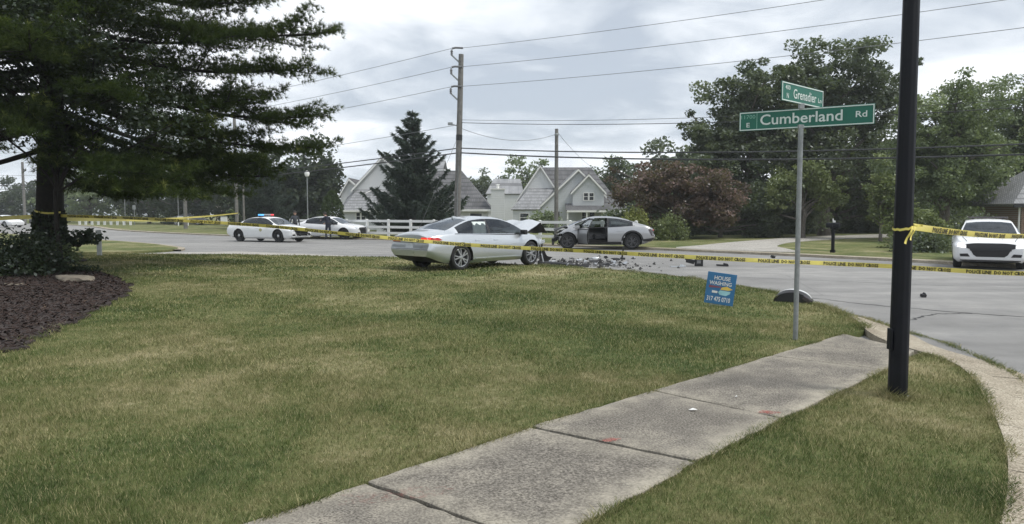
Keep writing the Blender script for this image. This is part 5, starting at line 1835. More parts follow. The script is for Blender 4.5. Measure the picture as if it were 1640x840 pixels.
# ---- left hand police car with its light bar on
root, s = basic_car('police_car', (-14.35, 42.9), R(-26), CHARGER, M['police_white'], 'white police sedan with lit blue and red light bar across the road', PG, 'steel', 'police car', z=ROAD_Z)
charger_front(root, s, False); tail_bar(root, s, M['lens_red']); mirror(root, s, 1, M['trim']); mirror(root, s, -1, M['trim']); handles(root, s, mat_=M['police_white']); light_bar(root, s, 1.49)
s.patch('door_badge', 'side', [(2.72, .66), (2.82, .60), (2.92, .66), (2.94, .76), (2.82, .80), (2.70, .76)], plain('gold_badge', (.42, .40, .22), .5), root, -1, .006, .01)
m = MB(); xf_ = 5.04 - s.mid
for y in (-.28, .28): m.box((xf_ + .14, y, .60), (.08, .06, .46))
m.bar((xf_ + .15, -.52, .74), (xf_ + .15, .52, .74), .06, .07); m.bar((xf_ + .15, -.52, .50), (xf_ + .15, .52, .50), .06, .07); m.bar((xf_ - .1, .28, .45), (xf_ + .14, .28, .45), .05, .05); m.bar((xf_ - .1, -.28, .45), (xf_ + .14, -.28, .45), .05, .05)
m.build('push_bumper', M['trim'], root)

# ---- white sedan behind it
root, s = basic_car('white_car', (-11.9, 47.4), R(-17), CHARGER, M['police_white'], 'white sedan parked behind the lit police car near the fence', PG, 'steel', 'car', z=ROAD_Z)
charger_front(root, s, False); tail_bar(root, s, M['lens_red']); mirror(root, s, -1, M['trim']); mirror(root, s, 1, M['trim']); handles(root, s, mat_=M['police_white'])

# ---- far cars
root, s = basic_car('dark_car', (-45.0, 101), R(8), SEDAN, M['dark_car'], 'dark car parked far off under the trees behind the tape', 'far cars', 'alloy', z=0.01)
charger_front(root, s, False); tail_bar(root, s, M['lens_red'])
root, s = basic_car('white_car', (-61.5, 88), R(-25), SEDAN, M['police_white'], 'white car far off at the left edge of the road', 'far cars', 'alloy', z=ROAD_Z)
tail_bar(root, s, M['lens_red'])
tr = empty('utility_trailer', (-57.3, 88, ROAD_Z), R(-20), 'small dark trailer behind the far white car', 'trailer')
m = MB(); m.box((0, 0, .75), (1.6, 1.5, .5)); m.build('trailer_bed', M['trim'], tr, None, .03)
m = MB(); m.bar((.8, 0, .5), (2.0, 0, .5), .08, .08); m.build('tow_bar', M['trim'], tr)
for sg in (1, -1): wheel(tr, (0, sg * .85, .32), sg, .32, 'steel')

# ---- the silver sedan, wrecked front
def crush_silver(V):
    r = np.random.default_rng(3)
    x = V[:, :, 0]
    x0 = 1.62
    t = np.clip((x - x0) / .9, 0, 1)
    V = V.copy()
    V[:, :, 0] = np.where(x > x0, x0 + (x - x0) * .62, x)
    nz = np.sin(V[:, :, 1] * 9 + V[:, :, 2] * 13) * .05 + np.sin(V[:, :, 1] * 21 + V[:, :, 2] * 8 + 1) * .03
    V[:, :, 0] += nz * t; V[:, :, 2] += (np.sin(V[:, :, 1] * 7 + x * 9) * .05 - .03) * t
    V[:, :, 1] *= 1 - .07 * t
    return V


def crumpled(V, amp, x0, seed):
    r = random.Random(seed); p = [r.uniform(0, 6) for _ in range(6)]
    o = []
    for v in V:
        o.append(v)
    return o


root, s = basic_car('silver_sedan', (-1.05, 21.55), R(46), SEDAN, M['silver'], 'wrecked silver sedan with buckled hood standing on the lawn edge', 'crashed cars', deform=crush_silver, nose_cut=4.62, skip_hood=True, z=-0.01, turn=.12)
mirror(root, s, 1, M['trim']); mirror(root, s, -1, M['trim']); handles(root, s, mat_=M['silver'])
for sg in (1, -1):
    s.patch('tail_light', 'rear', [(sg * .42, .80), (sg * .80, .80), (sg * .80, .925), (sg * .50, .925)], M['tail_lit'] if sg < 0 else M['lens_red'], root, off=.012)
    s.patch('tail_light', 'side', [(.10, .82), (.42, .86), (.30, .93), (.06, .93)], M['lens_red'], root, sg, .008, .02)
s.patch('trunk_trim', 'rear', [(-.40, .835), (.40, .835), (.40, .87), (-.40, .87)], M['chrome'], root, off=.014)
s.patch('plate', 'rear', [(-.16, .64), (.16, .64), (.16, .77), (-.16, .77)], M['plate'], root, off=.010)
s.patch('bumper_insert', 'rear', [(-.5, .34), (.5, .34), (.54, .40), (-.54, .40)], M['trim'], root, off=.010)
s.patch('bumper_crease_shade', 'rear', [(-.80, .60), (.80, .60), (.80, .612), (-.80, .612)], M['trim'], root, off=.004)  # dark strip standing in for the shade line of the bumper fold
s.patch('trunk_seam', 'rear', [(-.70, .775), (.70, .775), (.70, .787), (-.70, .787)], M['trim'], root, off=.004)
for sg in (1, -1):
    s.patch('window_trim', 'side', [(1.00, 1.012), (3.66, .962), (3.66, .977), (1.00, 1.027)], M['chrome'], root, sg, .012, .015)
    s.patch('sill_trim', 'side', [(1.62, .305), (3.45, .305), (3.45, .33), (1.62, .33)], M['silver'], root, sg, .02, .03)
# curtain airbag hanging in the rear side window
m = MB(); V, F = [], []
for i in range(9):
    for j in range(6):
        x = 1.70 - s.mid + .48 * i / 8; zq = .96 + .38 * j / 5
        V.append((x, -.69 - .07 * (1 - j / 5) - .02 * math.sin(i * 1.7), zq))
for i in range(8):
    for j in range(5): F.append((i * 6 + j, i * 6 + 6 + j, i * 6 + 7 + j, i * 6 + 1 + j))
m.add(V, F); m.add([(a, b + .03, c) for a, b, c in V], [f[::-1] for f in F]); m.build('curtain_airbag', plain('airbag_cloth', (.80, .88, .87), .8), root, 60)
# roof fin
m = MB(); m.prism([(1.55 - s.mid, -.02, 1.425), (1.78 - s.mid, -.02, 1.46), (1.60 - s.mid, -.02, 1.50), (1.55 - s.mid, -.02, 1.50)], (0, .04, 0)); m.build('roof_antenna', M['silver'], root)


def buckled_hood(root, x0, zc, ln, wd, rise, fold, mat_, z_end, yaw=0.0):
    """hood sheet folded up across its middle"""
    V, F = [], []
    nx, ny = 12, 10
    for i in range(nx + 1):
        t = i / nx
        for j in range(ny + 1):
            u = j / ny * 2 - 1
            zz_ = zc + rise * (t / fold if t < fold else 1 - (t - fold) / (1 - fold) * z_end) - .05 * u * u + .03 * math.sin(5 * u + 6 * t)
            V.append((x0 + ln * t + .04 * math.sin(4 * u), wd * u * (1 - .12 * t) + yaw * t, zz_))
    for i in range(nx):
        for j in range(ny):
            a = i * (ny + 1) + j; F.append((a, a + ny + 1, a + ny + 2, a + 1))
    k = len(V)
    V2 = [(x, y, z_ - .025) for x, y, z_ in V]
    m = MB(); m.add(V, F)
    o = m.build('hood', mat_, root, 30)
    m = MB(); m.add(V2, [f[::-1] for f in F]); m.build('hood_underside', M['trim'], o, 30)
    return o


def engine_bay(root, x0, x1, zt_, seed):
    r = random.Random(seed)
    m = MB(); m.box(((x0 + x1) / 2, 0, .55), (x1 - x0, 1.3, .55)); m.build('engine_bay', M['under'], root)
    m = MB()
    for k in range(16):
        m.box((r.uniform(x0, x1), r.uniform(-.6, .6), r.uniform(.55, zt_)), (r.uniform(.1, .35), r.uniform(.1, .35), r.uniform(.08, .22)), Matrix.Rotation(r.uniform(-.6, .6), 3, 'X') @ Matrix.Rotation(r.uniform(-.6, .6), 3, 'Z'))
    m.build('engine_parts', M['steel_rim'], root)
    m = MB()
    for k in range(9):
        a = Vector((x1 + r.uniform(-.2, .1), r.uniform(-.7, .7), r.uniform(.35, .8)))
        b = a + Vector((r.uniform(.05, .4), r.uniform(-.25, .25), r.uniform(-.35, .15)))
        m.tube([a, a.lerp(b, .5) + Vector((0, 0, r.uniform(-.1, .1))), b], r.uniform(.008, .022), 5)
    m.build('torn_wiring', M['trim'], root, 60)


engine_bay(root, 1.15, 1.75, .86, 4)
buckled_hood(root, 1.28, 1.00, 1.08, .78, .38, .66, M['silver'], 1.0)
# torn front fascia trailing at the front right
m = MB(); V, F = [], []
for i in range(14):
    t = i / 13
    for j in range(5):
        u = j / 4
        V.append((1.9 + .75 * t + .05 * math.sin(9 * t + 3 * u), -.78 + .30 * math.sin(2.4 * t) - .15 * u, .06 + (.60 - .50 * t) * u + .05 * math.sin(7 * t)))
for i in range(13):
    for j in range(4): F.append((i * 5 + j, i * 5 + 5 + j, i * 5 + 6 + j, i * 5 + 1 + j))
m.add(V, F); m.build('torn_bumper_cover', M['trim'], root, 30)
m = MB(); m.box((1.95, -.83, .36), (.05, .03, .62), Matrix.Rotation(-.35, 3, 'Y')); m.bar((1.75, -.85, .66), (2.1, -.84, .72), .03, .1); m.build('torn_fender_edge', M['silver'], root, None, .008)

# ---- the grey crossover, wrecked front, driver's door open
def crush_grey(V):
    x = V[:, :, 0]
    x0 = 1.35
    t = np.clip((x - x0) / .9, 0, 1)
    V = V.copy()
    V[:, :, 0] = np.where(x > x0, x0 + (x - x0) * .80, x)
    V[:, :, 0] += (np.sin(V[:, :, 1] * 8 + V[:, :, 2] * 11) * .07 + np.sin(V[:, :, 1] * 19 + V[:, :, 2] * 9 + 1) * .04) * t
    V[:, :, 2] += (np.sin(V[:, :, 1] * 6 + x * 8 + 1) * .06 - .07) * t
    V[:, :, 1] *= 1 - .08 * t
    return V


root, s = basic_car('grey_crossover', (4.05, 33.75), R(176), CROSS, M['grey_car'], 'wrecked grey crossover with smashed front and open door facing left', 'crashed cars', 'dark', deform=crush_grey, nose_cut=4.30, skip_hood=True, open_door=(1, 1), z=ROAD_Z + .03)
mirror(root, s, -1, M['grey_car'])
handles(root, s, mat_=M['grey_car'], skip=((1, 1),))
for sg in (1, -1):
    s.patch('tail_light', 'rear', [(sg * .30, .86), (sg * .80, .84), (sg * .80, .90), (sg * .30, .90)], M['lens_red'], root, off=.012)
    s.patch('tail_light', 'side', [(.02, .62), (.16, .62), (.30, .90), (.06, .97)], M['lens_dark'], root, sg, .008, .02)
    s.patch('arch_cladding', 'side', [(1.0 + .50 * math.cos(a), .365 + .50 * math.sin(a)) for a in np.linspace(.05, math.pi - .05, 14)] + [(1.0 + .435 * math.cos(a), .365 + .435 * math.sin(a)) for a in np.linspace(math.pi - .05, .05, 14)], M['trim'], root, sg, .012, .03, .08)
    s.patch('rear_cladding', 'side', [(.04, .36), (.50, .36), (.52, .46), (.02, .52)], M['trim'], root, sg, .012, .03)
    s.patch('sill_cladding', 'side', [(1.5, .22), (3.45, .22), (3.45, .34), (1.5, .34)], M['trim'], root, sg, .012, .03)
s.patch('diffuser', 'rear', [(-.70, .32), (.70, .32), (.76, .48), (-.76, .48)], M['trim'], root, off=.012)
s.patch('plate', 'rear', [(-.16, .60), (.16, .60), (.16, .73), (-.16, .73)], M['plate'], root, off=.012)
# open driver's door, swung about its front hinge
hx = CROSS['doors'][1][1] - s.mid - .02
hinge = Vector((hx, .93, 0)); rotm = Matrix.Rotation(R(-74), 3, 'Z')
xf = lambda p: rotm @ (p - hinge) + hinge
do = s.faces_mesh('door', [('door', 1, 1)], M['grey_car'], root, xf=xf)
s.faces_mesh('side_window', [('side_window', 1, 1)], M['glass'], do, xf=xf)
m = MB()
inner = [xf(Vector((x_ - s.mid, .84, z_))) for x_, z_ in ((2.15, .33), (3.40, .33), (3.42, .92), (2.13, .95))]
m.prism(inner, rotm @ Vector((0, .05, 0))); m.build('door_lining', M['trim'], do)
fr_ = [(2.14, .97), (2.18, 1.37), (2.7, 1.40), (3.05, 1.32), (3.55, 1.06)]
m = MB(); m.tube([xf(Vector((a - s.mid, .86 - max(0, z_ - .98) * .52, z_))) for a, z_ in fr_], .022, 6); m.build('window_frame', M['trim'], do, 60)
m = MB(); q = xf(Vector((3.38 - s.mid, 1.0, 1.0))); m.box(q, (.12, .2, .14), rotm); m.build('mirror', M['grey_car'], do, None, .02)
engine_bay(root, 1.0, 1.85, .80, 9)
buckled_hood(root, 1.22, .98, .85, .70, .06, .5, M['trim'], 2.4)
m = MB(); r_ = random.Random(2)
for k in range(7):
    m.box((1.98 + r_.uniform(-.1, .15), r_.uniform(-.6, .75), r_.uniform(.25, .68)), (r_.uniform(.08, .25), r_.uniform(.2, .5), r_.uniform(.05, .16)), Matrix.Rotation(r_.uniform(-.5, .5), 3, 'X') @ Matrix.Rotation(r_.uniform(-.6, .6), 3, 'Y'))
m.build('crash_beam', M['trim'], root)
# front airbag hanging at the wheel
bm = bmesh.new(); bmesh.ops.create_icosphere(bm, subdivisions=3, radius=.24)
for v in bm.verts: v.co = Vector((v.co.x * .6, v.co.y, v.co.z * .9)) * (1 + .08 * math.sin(v.co.y * 14) * math.sin(v.co.z * 11))
me = bpy.data.meshes.new('airbag'); bm.to_mesh(me); bm.free()
o = link_mesh('airbag', me, plain('front_airbag_cloth', (.62, .62, .60), .85), root, 60); o.location = (CROSS['windshield'][1] - s.mid - .75, .40, .86)

# ================================================================== street furniture
def text_mesh(s, size, bold=0.0, squeeze=1.0, res=3):
    cu = bpy.data.curves.new('text', 'FONT')
    cu.body = s; cu.size = size; cu.resolution_u = res; cu.offset = bold
    cu.align_x = 'LEFT'; cu.align_y = 'BOTTOM_BASELINE'
    o = bpy.data.objects.new('text', cu); col.objects.link(o)
    dg = bpy.context.evaluated_depsgraph_get()
    me = bpy.data.meshes.new_from_object(o.evaluated_get(dg))
    bpy.data.objects.remove(o); bpy.data.curves.remove(cu)
    V = np.array([v.co[:] for v in me.vertices]) if len(me.vertices) else np.zeros((0, 3))
    F = [tuple(p.vertices) for p in me.polygons]
    bpy.data.meshes.remove(me)
    V[:, 0] *= squeeze
    return V, F


def place_text(name, s, mat_, parent, x0, x1, z0, cap_h, y, bold=0.0, res=3):
    """lettering fitted between x0 and x1 in the parent's xz plane, facing -y"""
    V, F = text_mesh(s, 1.0, bold, 1.0, res)
    lo, hi = V.min(0), V.max(0)
    sx = (x1 - x0) / (hi[0] - lo[0]); sz = cap_h / 0.70
    P = [(x0 + (v[0] - lo[0]) * sx, y, z0 + v[1] * sz) for v in V]
    me = bpy.data.meshes.new(name); me.from_pydata(P, [], F); me.update()
    return link_mesh(name, me, mat_, parent)


# ---- black lamp post near the camera
lp = empty('lamp_post', (3.26, 6.04, 0), 0, 'tall black lamp post standing in the corner grass', 'lamp post')
m = MB(); n_ = 20
prof = [(.076, -.1), (.076, .0), (.0745, .6), (.072, 1.5), (.064, 3.2), (.056, 4.6)]
b0 = len(m.v)
for r_, z_ in prof:
    for k in range(n_ * 2):
        a = math.pi * k / n_
        q = r_ * (1 if k % 4 < 2 else .955)
        m.v.append((q * math.cos(a), q * math.sin(a), z_))
for i in range(len(prof) - 1):
    for k in range(n_ * 2):
        k2 = (k + 1) % (n_ * 2)
        m.f.append((i * n_ * 2 + k, i * n_ * 2 + k2, (i + 1) * n_ * 2 + k2, (i + 1) * n_ * 2 + k)); m.m.append(0)
m.build('post', M['black_post'], lp, 30)
m = MB(); m.box((-.079, 0.0, .50), (.02, .07, .18)); m.build('hatch_cover', M['black_post'], lp, None, .006)
m = MB(); m.lathe([(.056, 4.55), (.10, 4.62), (.10, 4.68), (.05, 4.72), (.05, 4.78), (.13, 4.84), (.19, 5.16), (.22, 5.20), (.10, 5.40), (.02, 5.50), (0, 5.5)], n=12); m.build('lantern', M['black_post'], lp, 40)
m = MB(); m.lathe([(.125, 4.85), (.183, 5.15)], n=12); m.build('lantern_glass', M['lens_clear'], lp)
m = MB(); m.box((.075, -.03, .012), (.05, .04, .025)); m.build('base_bolt', M['galv'], lp, None, .006)

# ---- street name sign
ss = empty('street_sign', (3.49, 8.84, 0), 0, 'green street name sign with two crossed blades on a grey steel pole', 'street sign')
m = MB(); m.tube([(0, 0, -.1), (0, 0, 2.60)], .030, 14); m.build('pole', M['galv'], ss, 50)


def blade_sign(ang, z0, ht, half0, half1, words, label):
    b = empty('sign_blade_hold', (0, 0, 0))
    L_ = half0 + half1
    m = MB(); m.box(((half1 - half0) / 2, 0, z0 + ht / 2), (L_, .010, ht)); m2 = m.build('sign_blade', M['sign_green'], ss, None, .003)
    bpy.data.objects.remove(b)
    m2.rotation_euler = (0, 0, ang)
    m2['label'] = label
    t = .012; y = -.0075
    m = MB()
    for x0, x1, za, zb_ in ((-half0 + .006, half1 - .006, z0 + .006, z0 + .006 + t), (-half0 + .006, half1 - .006, z0 + ht - .006 - t, z0 + ht - .006)):
        m.box(((x0 + x1) / 2, y, (za + zb_) / 2), (x1 - x0, .004, zb_ - za))
    for x in (-half0 + .012, half1 - .012):
        m.box((x, y - .0005, z0 + ht / 2), (t, .004, ht - .014))
    m.build('border', M['sign_white'], m2)
    for s_, x0, x1, zz_, cap, mt, bold in words:
        place_text('lettering', s_, M[mt], m2, x0, x1, zz_, cap, -.0085, bold)
    return m2


b1 = blade_sign(math.atan2(-.77, 1.30), 2.585, .235, .73, .80, [('Cumberland', -.475, .46, 2.650, .125, 'sign_white', .012), ('Rd', .60, .72, 2.675, .07, 'sign_white', .012), ('11700', -.705, -.535, 2.735, .045, 'sign_faded', .0), ('E', -.64, -.60, 2.630, .055, 'sign_white', .012)], 'front green blade reading Cumberland Rd')
m = MB(); m.box((-.515, -.0085, 2.7025), (.007, .004, .205)); m.build('divider', M['sign_faded'], b1)
b2 = blade_sign(math.atan2(.72, .79), 2.865, .225, .50, .56, [('Grenadier', -.22, .37, 2.920, .11, 'sign_white', .010), ('Ln', .42, .51, 2.93, .055, 'sign_white', .01), ('400', -.42, -.30, 3.005, .05, 'sign_white', .008), ('N', -.385, -.335, 2.905, .06, 'sign_white', .012)], 'upper green blade reading Grenadier')
m = MB(); m.box((0, 0, 2.60), (.07, .05, .05)); m.box((0, 0, 2.845), (.06, .05, .07)); m.build('bracket', M['galv'], ss, None, .005)

# ---- yard sign
ys = empty('yard_sign', (3.46, 12.1, 0), R(-16), 'small blue house washing advert sign staked in the lawn', 'yard sign')
tilt = Matrix.Rotation(R(7), 4, 'Y')
pan = MB(); pan.box((0, 0, .30), (.47, .012, .53)); po = pan.build('panel', plain('blue_board', (.035, .16, .34), .45, var=.12), ys, None, .002)
po.rotation_euler = (0, R(7), 0)
M['y_white'] = M['white_paint']
M['y_yellow'] = plain('sign_yellow', (.75, .52, .10), .5); M['y_cyan'] = plain('sign_cyan', (.35, .62, .68), .5); M['y_red'] = plain('sign_maroon', (.23, .08, .11), .5)
place_text('lettering', 'HOUSE', M['y_white'], po, -.12, .14, .445, .065, -.009, .02)
place_text('lettering', 'WASHING', M['y_white'], po, -.19, .17, .36, .06, -.0095, .02)
place_text('lettering', '317 475 0710', M['y_white'], po, -.20, .18, .085, .075, -.009, .02)
for nm, mt, pts in (('print_swoosh', 'y_red', [(-.19, .30), (.02, .32), (.02, .335), (-.19, .345)]), ('print_house', 'y_yellow', [(0.0, .285), (.13, .285), (.20, .31), (.10, .35), (.02, .325)]), ('print_bubble', 'y_cyan', [(0, .20), (.10, .19), (.16, .23), (.17, .27), (.0, .275), (-.03, .24)]), ('print_van', 'y_white', [(-.13, .22), (-.04, .22), (-.04, .255), (-.13, .26)])):
    m = MB(); m.prism([(x_, -.0085, z_) for x_, z_ in pts], (0, -.002, 0)); m.build(nm, M[mt], po)
m = MB()
for x_ in (-.13, .13): m.tube([(x_, .0, -.12), (x_, .0, .16)], .0045, 6)
m.tube([(-.13, 0, .02), (.13, 0, .02)], .0045, 6)
fo = m.build('wire_stake', M['galv'], ys); fo.rotation_euler = (0, R(7), 0)

# ---- torn off fender piece lying at the kerb
fd = empty('torn_fender', (4.98, 12.75, 0.0), R(-28), 'white and black car fender piece lying at the lawn edge', 'car part')
V, F = [], []
n_ = 18
for i in range(n_ + 1):
    t = i / n_; a = math.pi * (1 - t)
    for j in range(5):
        u = j / 4
        rad = .36 + .05 * math.sin(a)
        V.append((rad * math.cos(a) * (1.05 - .06 * u), -.14 + .30 * u + .03 * math.sin(6 * t), .005 + (.21 + .02 * math.sin(4 * t)) * math.sin(a) * (1 - .38 * (u - .75) ** 2) + .015 * u))
for i in range(n_):
    for j in range(4): F.append((i * 5 + j, i * 5 + 5 + j, i * 5 + 6 + j, i * 5 + 1 + j))
m = MB(); m.add(V, [f for k, f in enumerate(F) if k % 4 >= 2]); m.add(V, [f for k, f in enumerate(F) if k % 4 < 2], 1); m.build('fender_skin', [M['police_white'], M['trim']], fd, 50)
m = MB()
V2 = [(x_ * .93, y_ * .97, max(.002, z_ * .86)) for x_, y_, z_ in V]
m.add(V2, F); m.build('fender_liner', M['trim'], fd, 50)
m = MB(); V3 = [(math.cos(math.pi * (1 - i / 12)) * .36 * k, -.145, .004 + .19 * math.sin(math.pi * i / 12) * k) for k in (1.0, .80) for i in range(13)]
m.add(V3, [(i, i + 1, 14 + i, 13 + i) for i in range(12)]); m.add([(x_ * .95, y_ - .012, z_ * .84) for x_, y_, z_ in V3[:13]], [tuple(range(13))]); m.build('fender_lip', M['trim'], fd)
m = MB(); m.box((.30, -.1, .06), (.22, .2, .10), Matrix.Rotation(.5, 3, 'Y')); m.build('headlamp_stub', M['lens_dark'], fd, None, .02)

fd.scale = (.82, .82, .9)
# ---- mailbox
mb_ = empty('mailbox', (12.9, 29.1, 0), R(-40), 'black mailbox on a post beside the far driveway', 'mailbox')
m = MB(); m.box((0, 0, .5), (.11, .11, 1.04)); m.box((0, 0, .05), (.17, .17, .12)); m.build('post', M['black_post'], mb_, None, .008)
m = MB(); pr = [(-.09, 0), (.09, 0), (.09, .12)] + [(.09 * math.cos(a), .12 + .08 * math.sin(a)) for a in np.linspace(.3, math.pi - .3, 7)] + [(-.09, .12)]
m.prism([(-.26, y_, 1.0 + z_) for y_, z_ in pr], (.50, 0, 0)); bx_ = m.build('box', M['black_post'], mb_)
m = MB(); m.box((0, .115, 1.0), (.30, .05, .09)); m.box((-.02, -.11, 1.12), (.02, .02, .16)); m.build('newspaper_holder', M['black_post'], mb_)
m = MB(); m.box((0.02, 0, 1.245), (.10, .05, .08)); m.box((-.02, 0, 1.315), (.035, .04, .10)); m.build('ornament', M['white_paint'], mb_, None, .01)

# ---- utility poles, wires
up = empty('utility_pole', (-3.06, 40.0, 0), 0, 'tall wooden utility pole with three stepped insulator arms', 'utility pole')
m = MB(); PTOP = Vector((.30, 0, 10.2))
m.tube([Vector((0, 0, -.2)), PTOP * .25, PTOP * .5, PTOP * .75, PTOP], [.185, .175, .165, .15, .135], 14); m.build('pole', M['pole_wood'], up, 50)
ATT = []
for z_ in (9.95, 8.95, 7.9):
    c = PTOP * (z_ / 10.2)
    a = c + Vector((-.50, -.1, .28))
    m = MB(); m.bar(c + Vector((-.05, 0, -.22)), a + Vector((0, 0, -.1)), .07, .07); ar = m.build('arm', M['galv'], up)
    m = MB(); m.lathe([(.03, -.12), (.075, -.08), (.04, -.03), (.08, .01), (.04, .06), (.085, .10), (.045, .15), (.05, .20), (0, .21)], a, 'Z', 10); m.build('insulator', M['porcelain'], ar, 50)
    m = MB(); m.tube([a + Vector((.02, 0, .26)), a + Vector((.20, 0, .30)), a + Vector((.62, -.1, .26))], .055, 8); m.build('insulator', M['porcelain'], ar, 50)
    ATT.append(Vector((-3.06, 40, 0)) + a + Vector((0, 0, .26)))
m = MB(); c = PTOP * .62; m.bar(c, c + Vector((-.42, 0, .12)), .05, .05); m.box(c + Vector((-.50, 0, .14)), (.26, .16, .14)); m.build('neutral_bracket', M['galv'], up)
m = MB(); m.tube([PTOP * .545, PTOP * .575], .175, 12); m.build('band', M['trim'], up)
m = MB(); m.tube([PTOP * .41 + Vector((.0, -.17, 0)), PTOP * .2 + Vector((0, -.18, 0)), (0, -.2, 0)], .02, 5); m.build('conduit', M['galv'], up)

p2 = empty('utility_pole', (3.05, 50, 0), 0, 'thinner wooden pole in front of the right pale house', 'utility pole')
m = MB(); m.tube([(0, 0, -.2), (0, 0, 3), (0, 0, 7.35)], [.15, .14, .115], 12); m.build('pole', M['pole_wood'], p2, 50)
m = MB(); m.lathe([(.12, 6.85), (.14, 6.9), (.14, 7.0), (.12, 7.05)], n=12); m.build('band', M['galv'], p2)


def wire(label, a, b, sag, r_, mat_, k=24, group='overhead wires', name='wire'):
    a, b = Vector(a), Vector(b)
    pts = [a.lerp(b, i / k) - Vector((0, 0, sag * 4 * (i / k) * (1 - i / k))) for i in range(k + 1)]
    m_ = MB(); m_.tube(pts, r_, 5, cap=False)
    tag(m_.build(name, mat_), label, 'wire', group)


RD_DIR = Vector((.83, -.56, 0))
A0 = Vector((-3.06, 40, 0))
right_end = A0 + Vector((37.5, -25.5, 0)); left_end = A0 + Vector((-58, 41, 0))
for (a, nm) in zip(ATT, ('top', 'middle', 'lowest')):
    off = a - A0
    wire(f'{nm} of the three power wires running from the pole to the upper right', a + Vector((.5, 0, .02)), right_end + Vector((0, 0, off.z + .25)), .55, .012, M['wire'])
    wire(f'{nm} of the three power wires running from the pole down to the left', a, left_end + Vector((0, 0, off.z - .2)), 1.0, .013, M['wire'])
wire('neutral wire level with the pole bracket running right', A0 + PTOP * .64, right_end + Vector((0, 0, 6.0)), .95, .016, M['cable'])
wire('second neutral wire just above it running right', A0 + PTOP * .65 + Vector((0, 0, .05)), right_end + Vector((0, 0, 6.4)), .95, .010, M['cable'])
wire('neutral wire running left behind the spruce', A0 + PTOP * .63, left_end + Vector((0, 0, 6.0)), 1.1, .014, M['wire'])
wire('upper thick communication cable crossing to the right', A0 + PTOP * .505, right_end + Vector((0, 0, 4.6)), .85, .030, M['cable'])
wire('lower thick communication cable crossing to the right', A0 + PTOP * .48, right_end + Vector((0, 0, 4.15)), .85, .036, M['cable'])
wire('upper communication cable sloping left past the spruce', A0 + PTOP * .505, left_end + Vector((0, 0, 4.9)), .9, .030, M['cable'])
wire('lower communication cable sloping left past the spruce', A0 + PTOP * .48, left_end + Vector((0, 0, 4.5)), .9, .034, M['cable'])
wire('slack service wire from the tall pole to the thinner pole', A0 + PTOP * .61 + Vector((.1, 0, 0)), (3.05, 50, 7.0), .55, .014, M['wire'])
wire('service wire from the thinner pole down to the right pale house', (3.05, 50, 7.2), (9.2, 80, 6.4), .3, .014, M['wire'])
wire('guy wire bracing the tall pole on its left', A0 + PTOP * .58, (-5.6, 41.5, 0.05), 0, .010, M['wire'])


def far_pole(name, label, loc, h, r_, mat_, cat, arm=None, head=None):
    t = empty(name, loc, 0, label, cat, 'roadside poles')
    m = MB(); m.tube([(0, 0, -.2), (0, 0, h * .5), (0, 0, h)], [r_, r_ * .92, r_ * .8], 10); m.build('pole', mat_, t, 50)
    if head == 'lamp':
        m = MB(); m.lathe([(0, h - .05), (.16, h), (.22, h + .25), (.12, h + .4), (0, h + .45)], n=10); m.build('lamp_head', M['white_paint'], t, 50)
    if head == 'sign':
        m = MB(); m.box((0, -.04, h - .35), (.45, .02, .6)); m.build('sign_plate', M['galv'], t)
    if arm:
        m = MB(); m.bar((0, 0, h - .2), (arm, 0, h + .1), .06, .06); m.build('arm', M['galv'], t)


far_pole('utility_pole', 'grey wooden pole behind the dark far car under the pine boughs', (-34.2, 76, 0), 11, .20, M['pole_wood'], 'utility pole')
far_pole('utility_pole', 'left pole of the close pair beside the lit police car', (-25.6, 67.5, 0), 10.5, .17, M['pole_wood'], 'utility pole')
far_pole('utility_pole', 'right thinner pole of the close pair beside the lit police car', (-25.2, 68.2, 0), 9.4, .10, M['pole_wood'], 'utility pole')
far_pole('utility_pole', 'thin pale pole left of the pine trunk', (-70.5, 105, 0), 9, .20, M['pole_wood'], 'utility pole')
far_pole('street_lamp', 'slim street lamp beyond the white roadside fence', (-56.5, 106, 0), 4.2, .06, M['galv'], 'street lamp', head='lamp')
far_pole('street_lamp', 'second slim street lamp nearer the grey pole', (-45.5, 99, 0), 4.2, .06, M['galv'], 'street lamp', head='lamp')
far_pole('road_sign', 'narrow grey sign on a post beyond the tape', (-51.5, 99, 0), 2.8, .05, M['galv'], 'road sign', head='sign')
far_pole('street_lamp', 'slim metal pole in front of the arborvitae by the left house', (-16.6, 59, 0), 4.6, .05, M['galv'], 'street lamp', head='lamp')
m = empty('delineator_post', (-14.2, 24.9, 0.05), 0, 'short white marker post right of the pine trunk', 'marker post')
q = MB(); q.box((0, 0, .45), (.16, .05, 1.0)); q.build('post', plain('grey_marker', (.42, .43, .44), .6), m, None, .01)

# ---- white rail fence behind the wrecks
fn = empty('rail_fence', (-15.6, 51.2, 0), 0, 'long white three rail fence in front of the pale houses', 'fence')
f0, f1 = Vector((-15.6, 51.2, 0)), Vector((6.2, 36.2, 0))
NP = 15
post_me = None
ang = math.atan2(f1.y - f0.y, f1.x - f0.x)
for i in range(NP):
    p = f0.lerp(f1, i / (NP - 1)) - f0
    if post_me is None:
        q = MB(); q.box((0, 0, .55), (.13, .13, 1.28)); q.add([(-.075, -.075, 1.185), (.075, -.075, 1.185), (.075, .075, 1.185), (-.075, .075, 1.185), (0, 0, 1.225)], [(0, 1, 4), (1, 2, 4), (2, 3, 4), (3, 0, 4), (3, 2, 1, 0)])
        o = q.build('post', M['vinyl'], fn); post_me = o.data
    else: o = link_mesh('post', post_me, None, fn)
    o.location = p; o.rotation_euler = (0, 0, ang)
rl = (f1 - f0).length / (NP - 1) - .145
q = MB(); q.box((0, 0, 0), (rl, .045, .15)); rail_me = q.mesh('rail'); rail_me.materials.append(M['vinyl'])
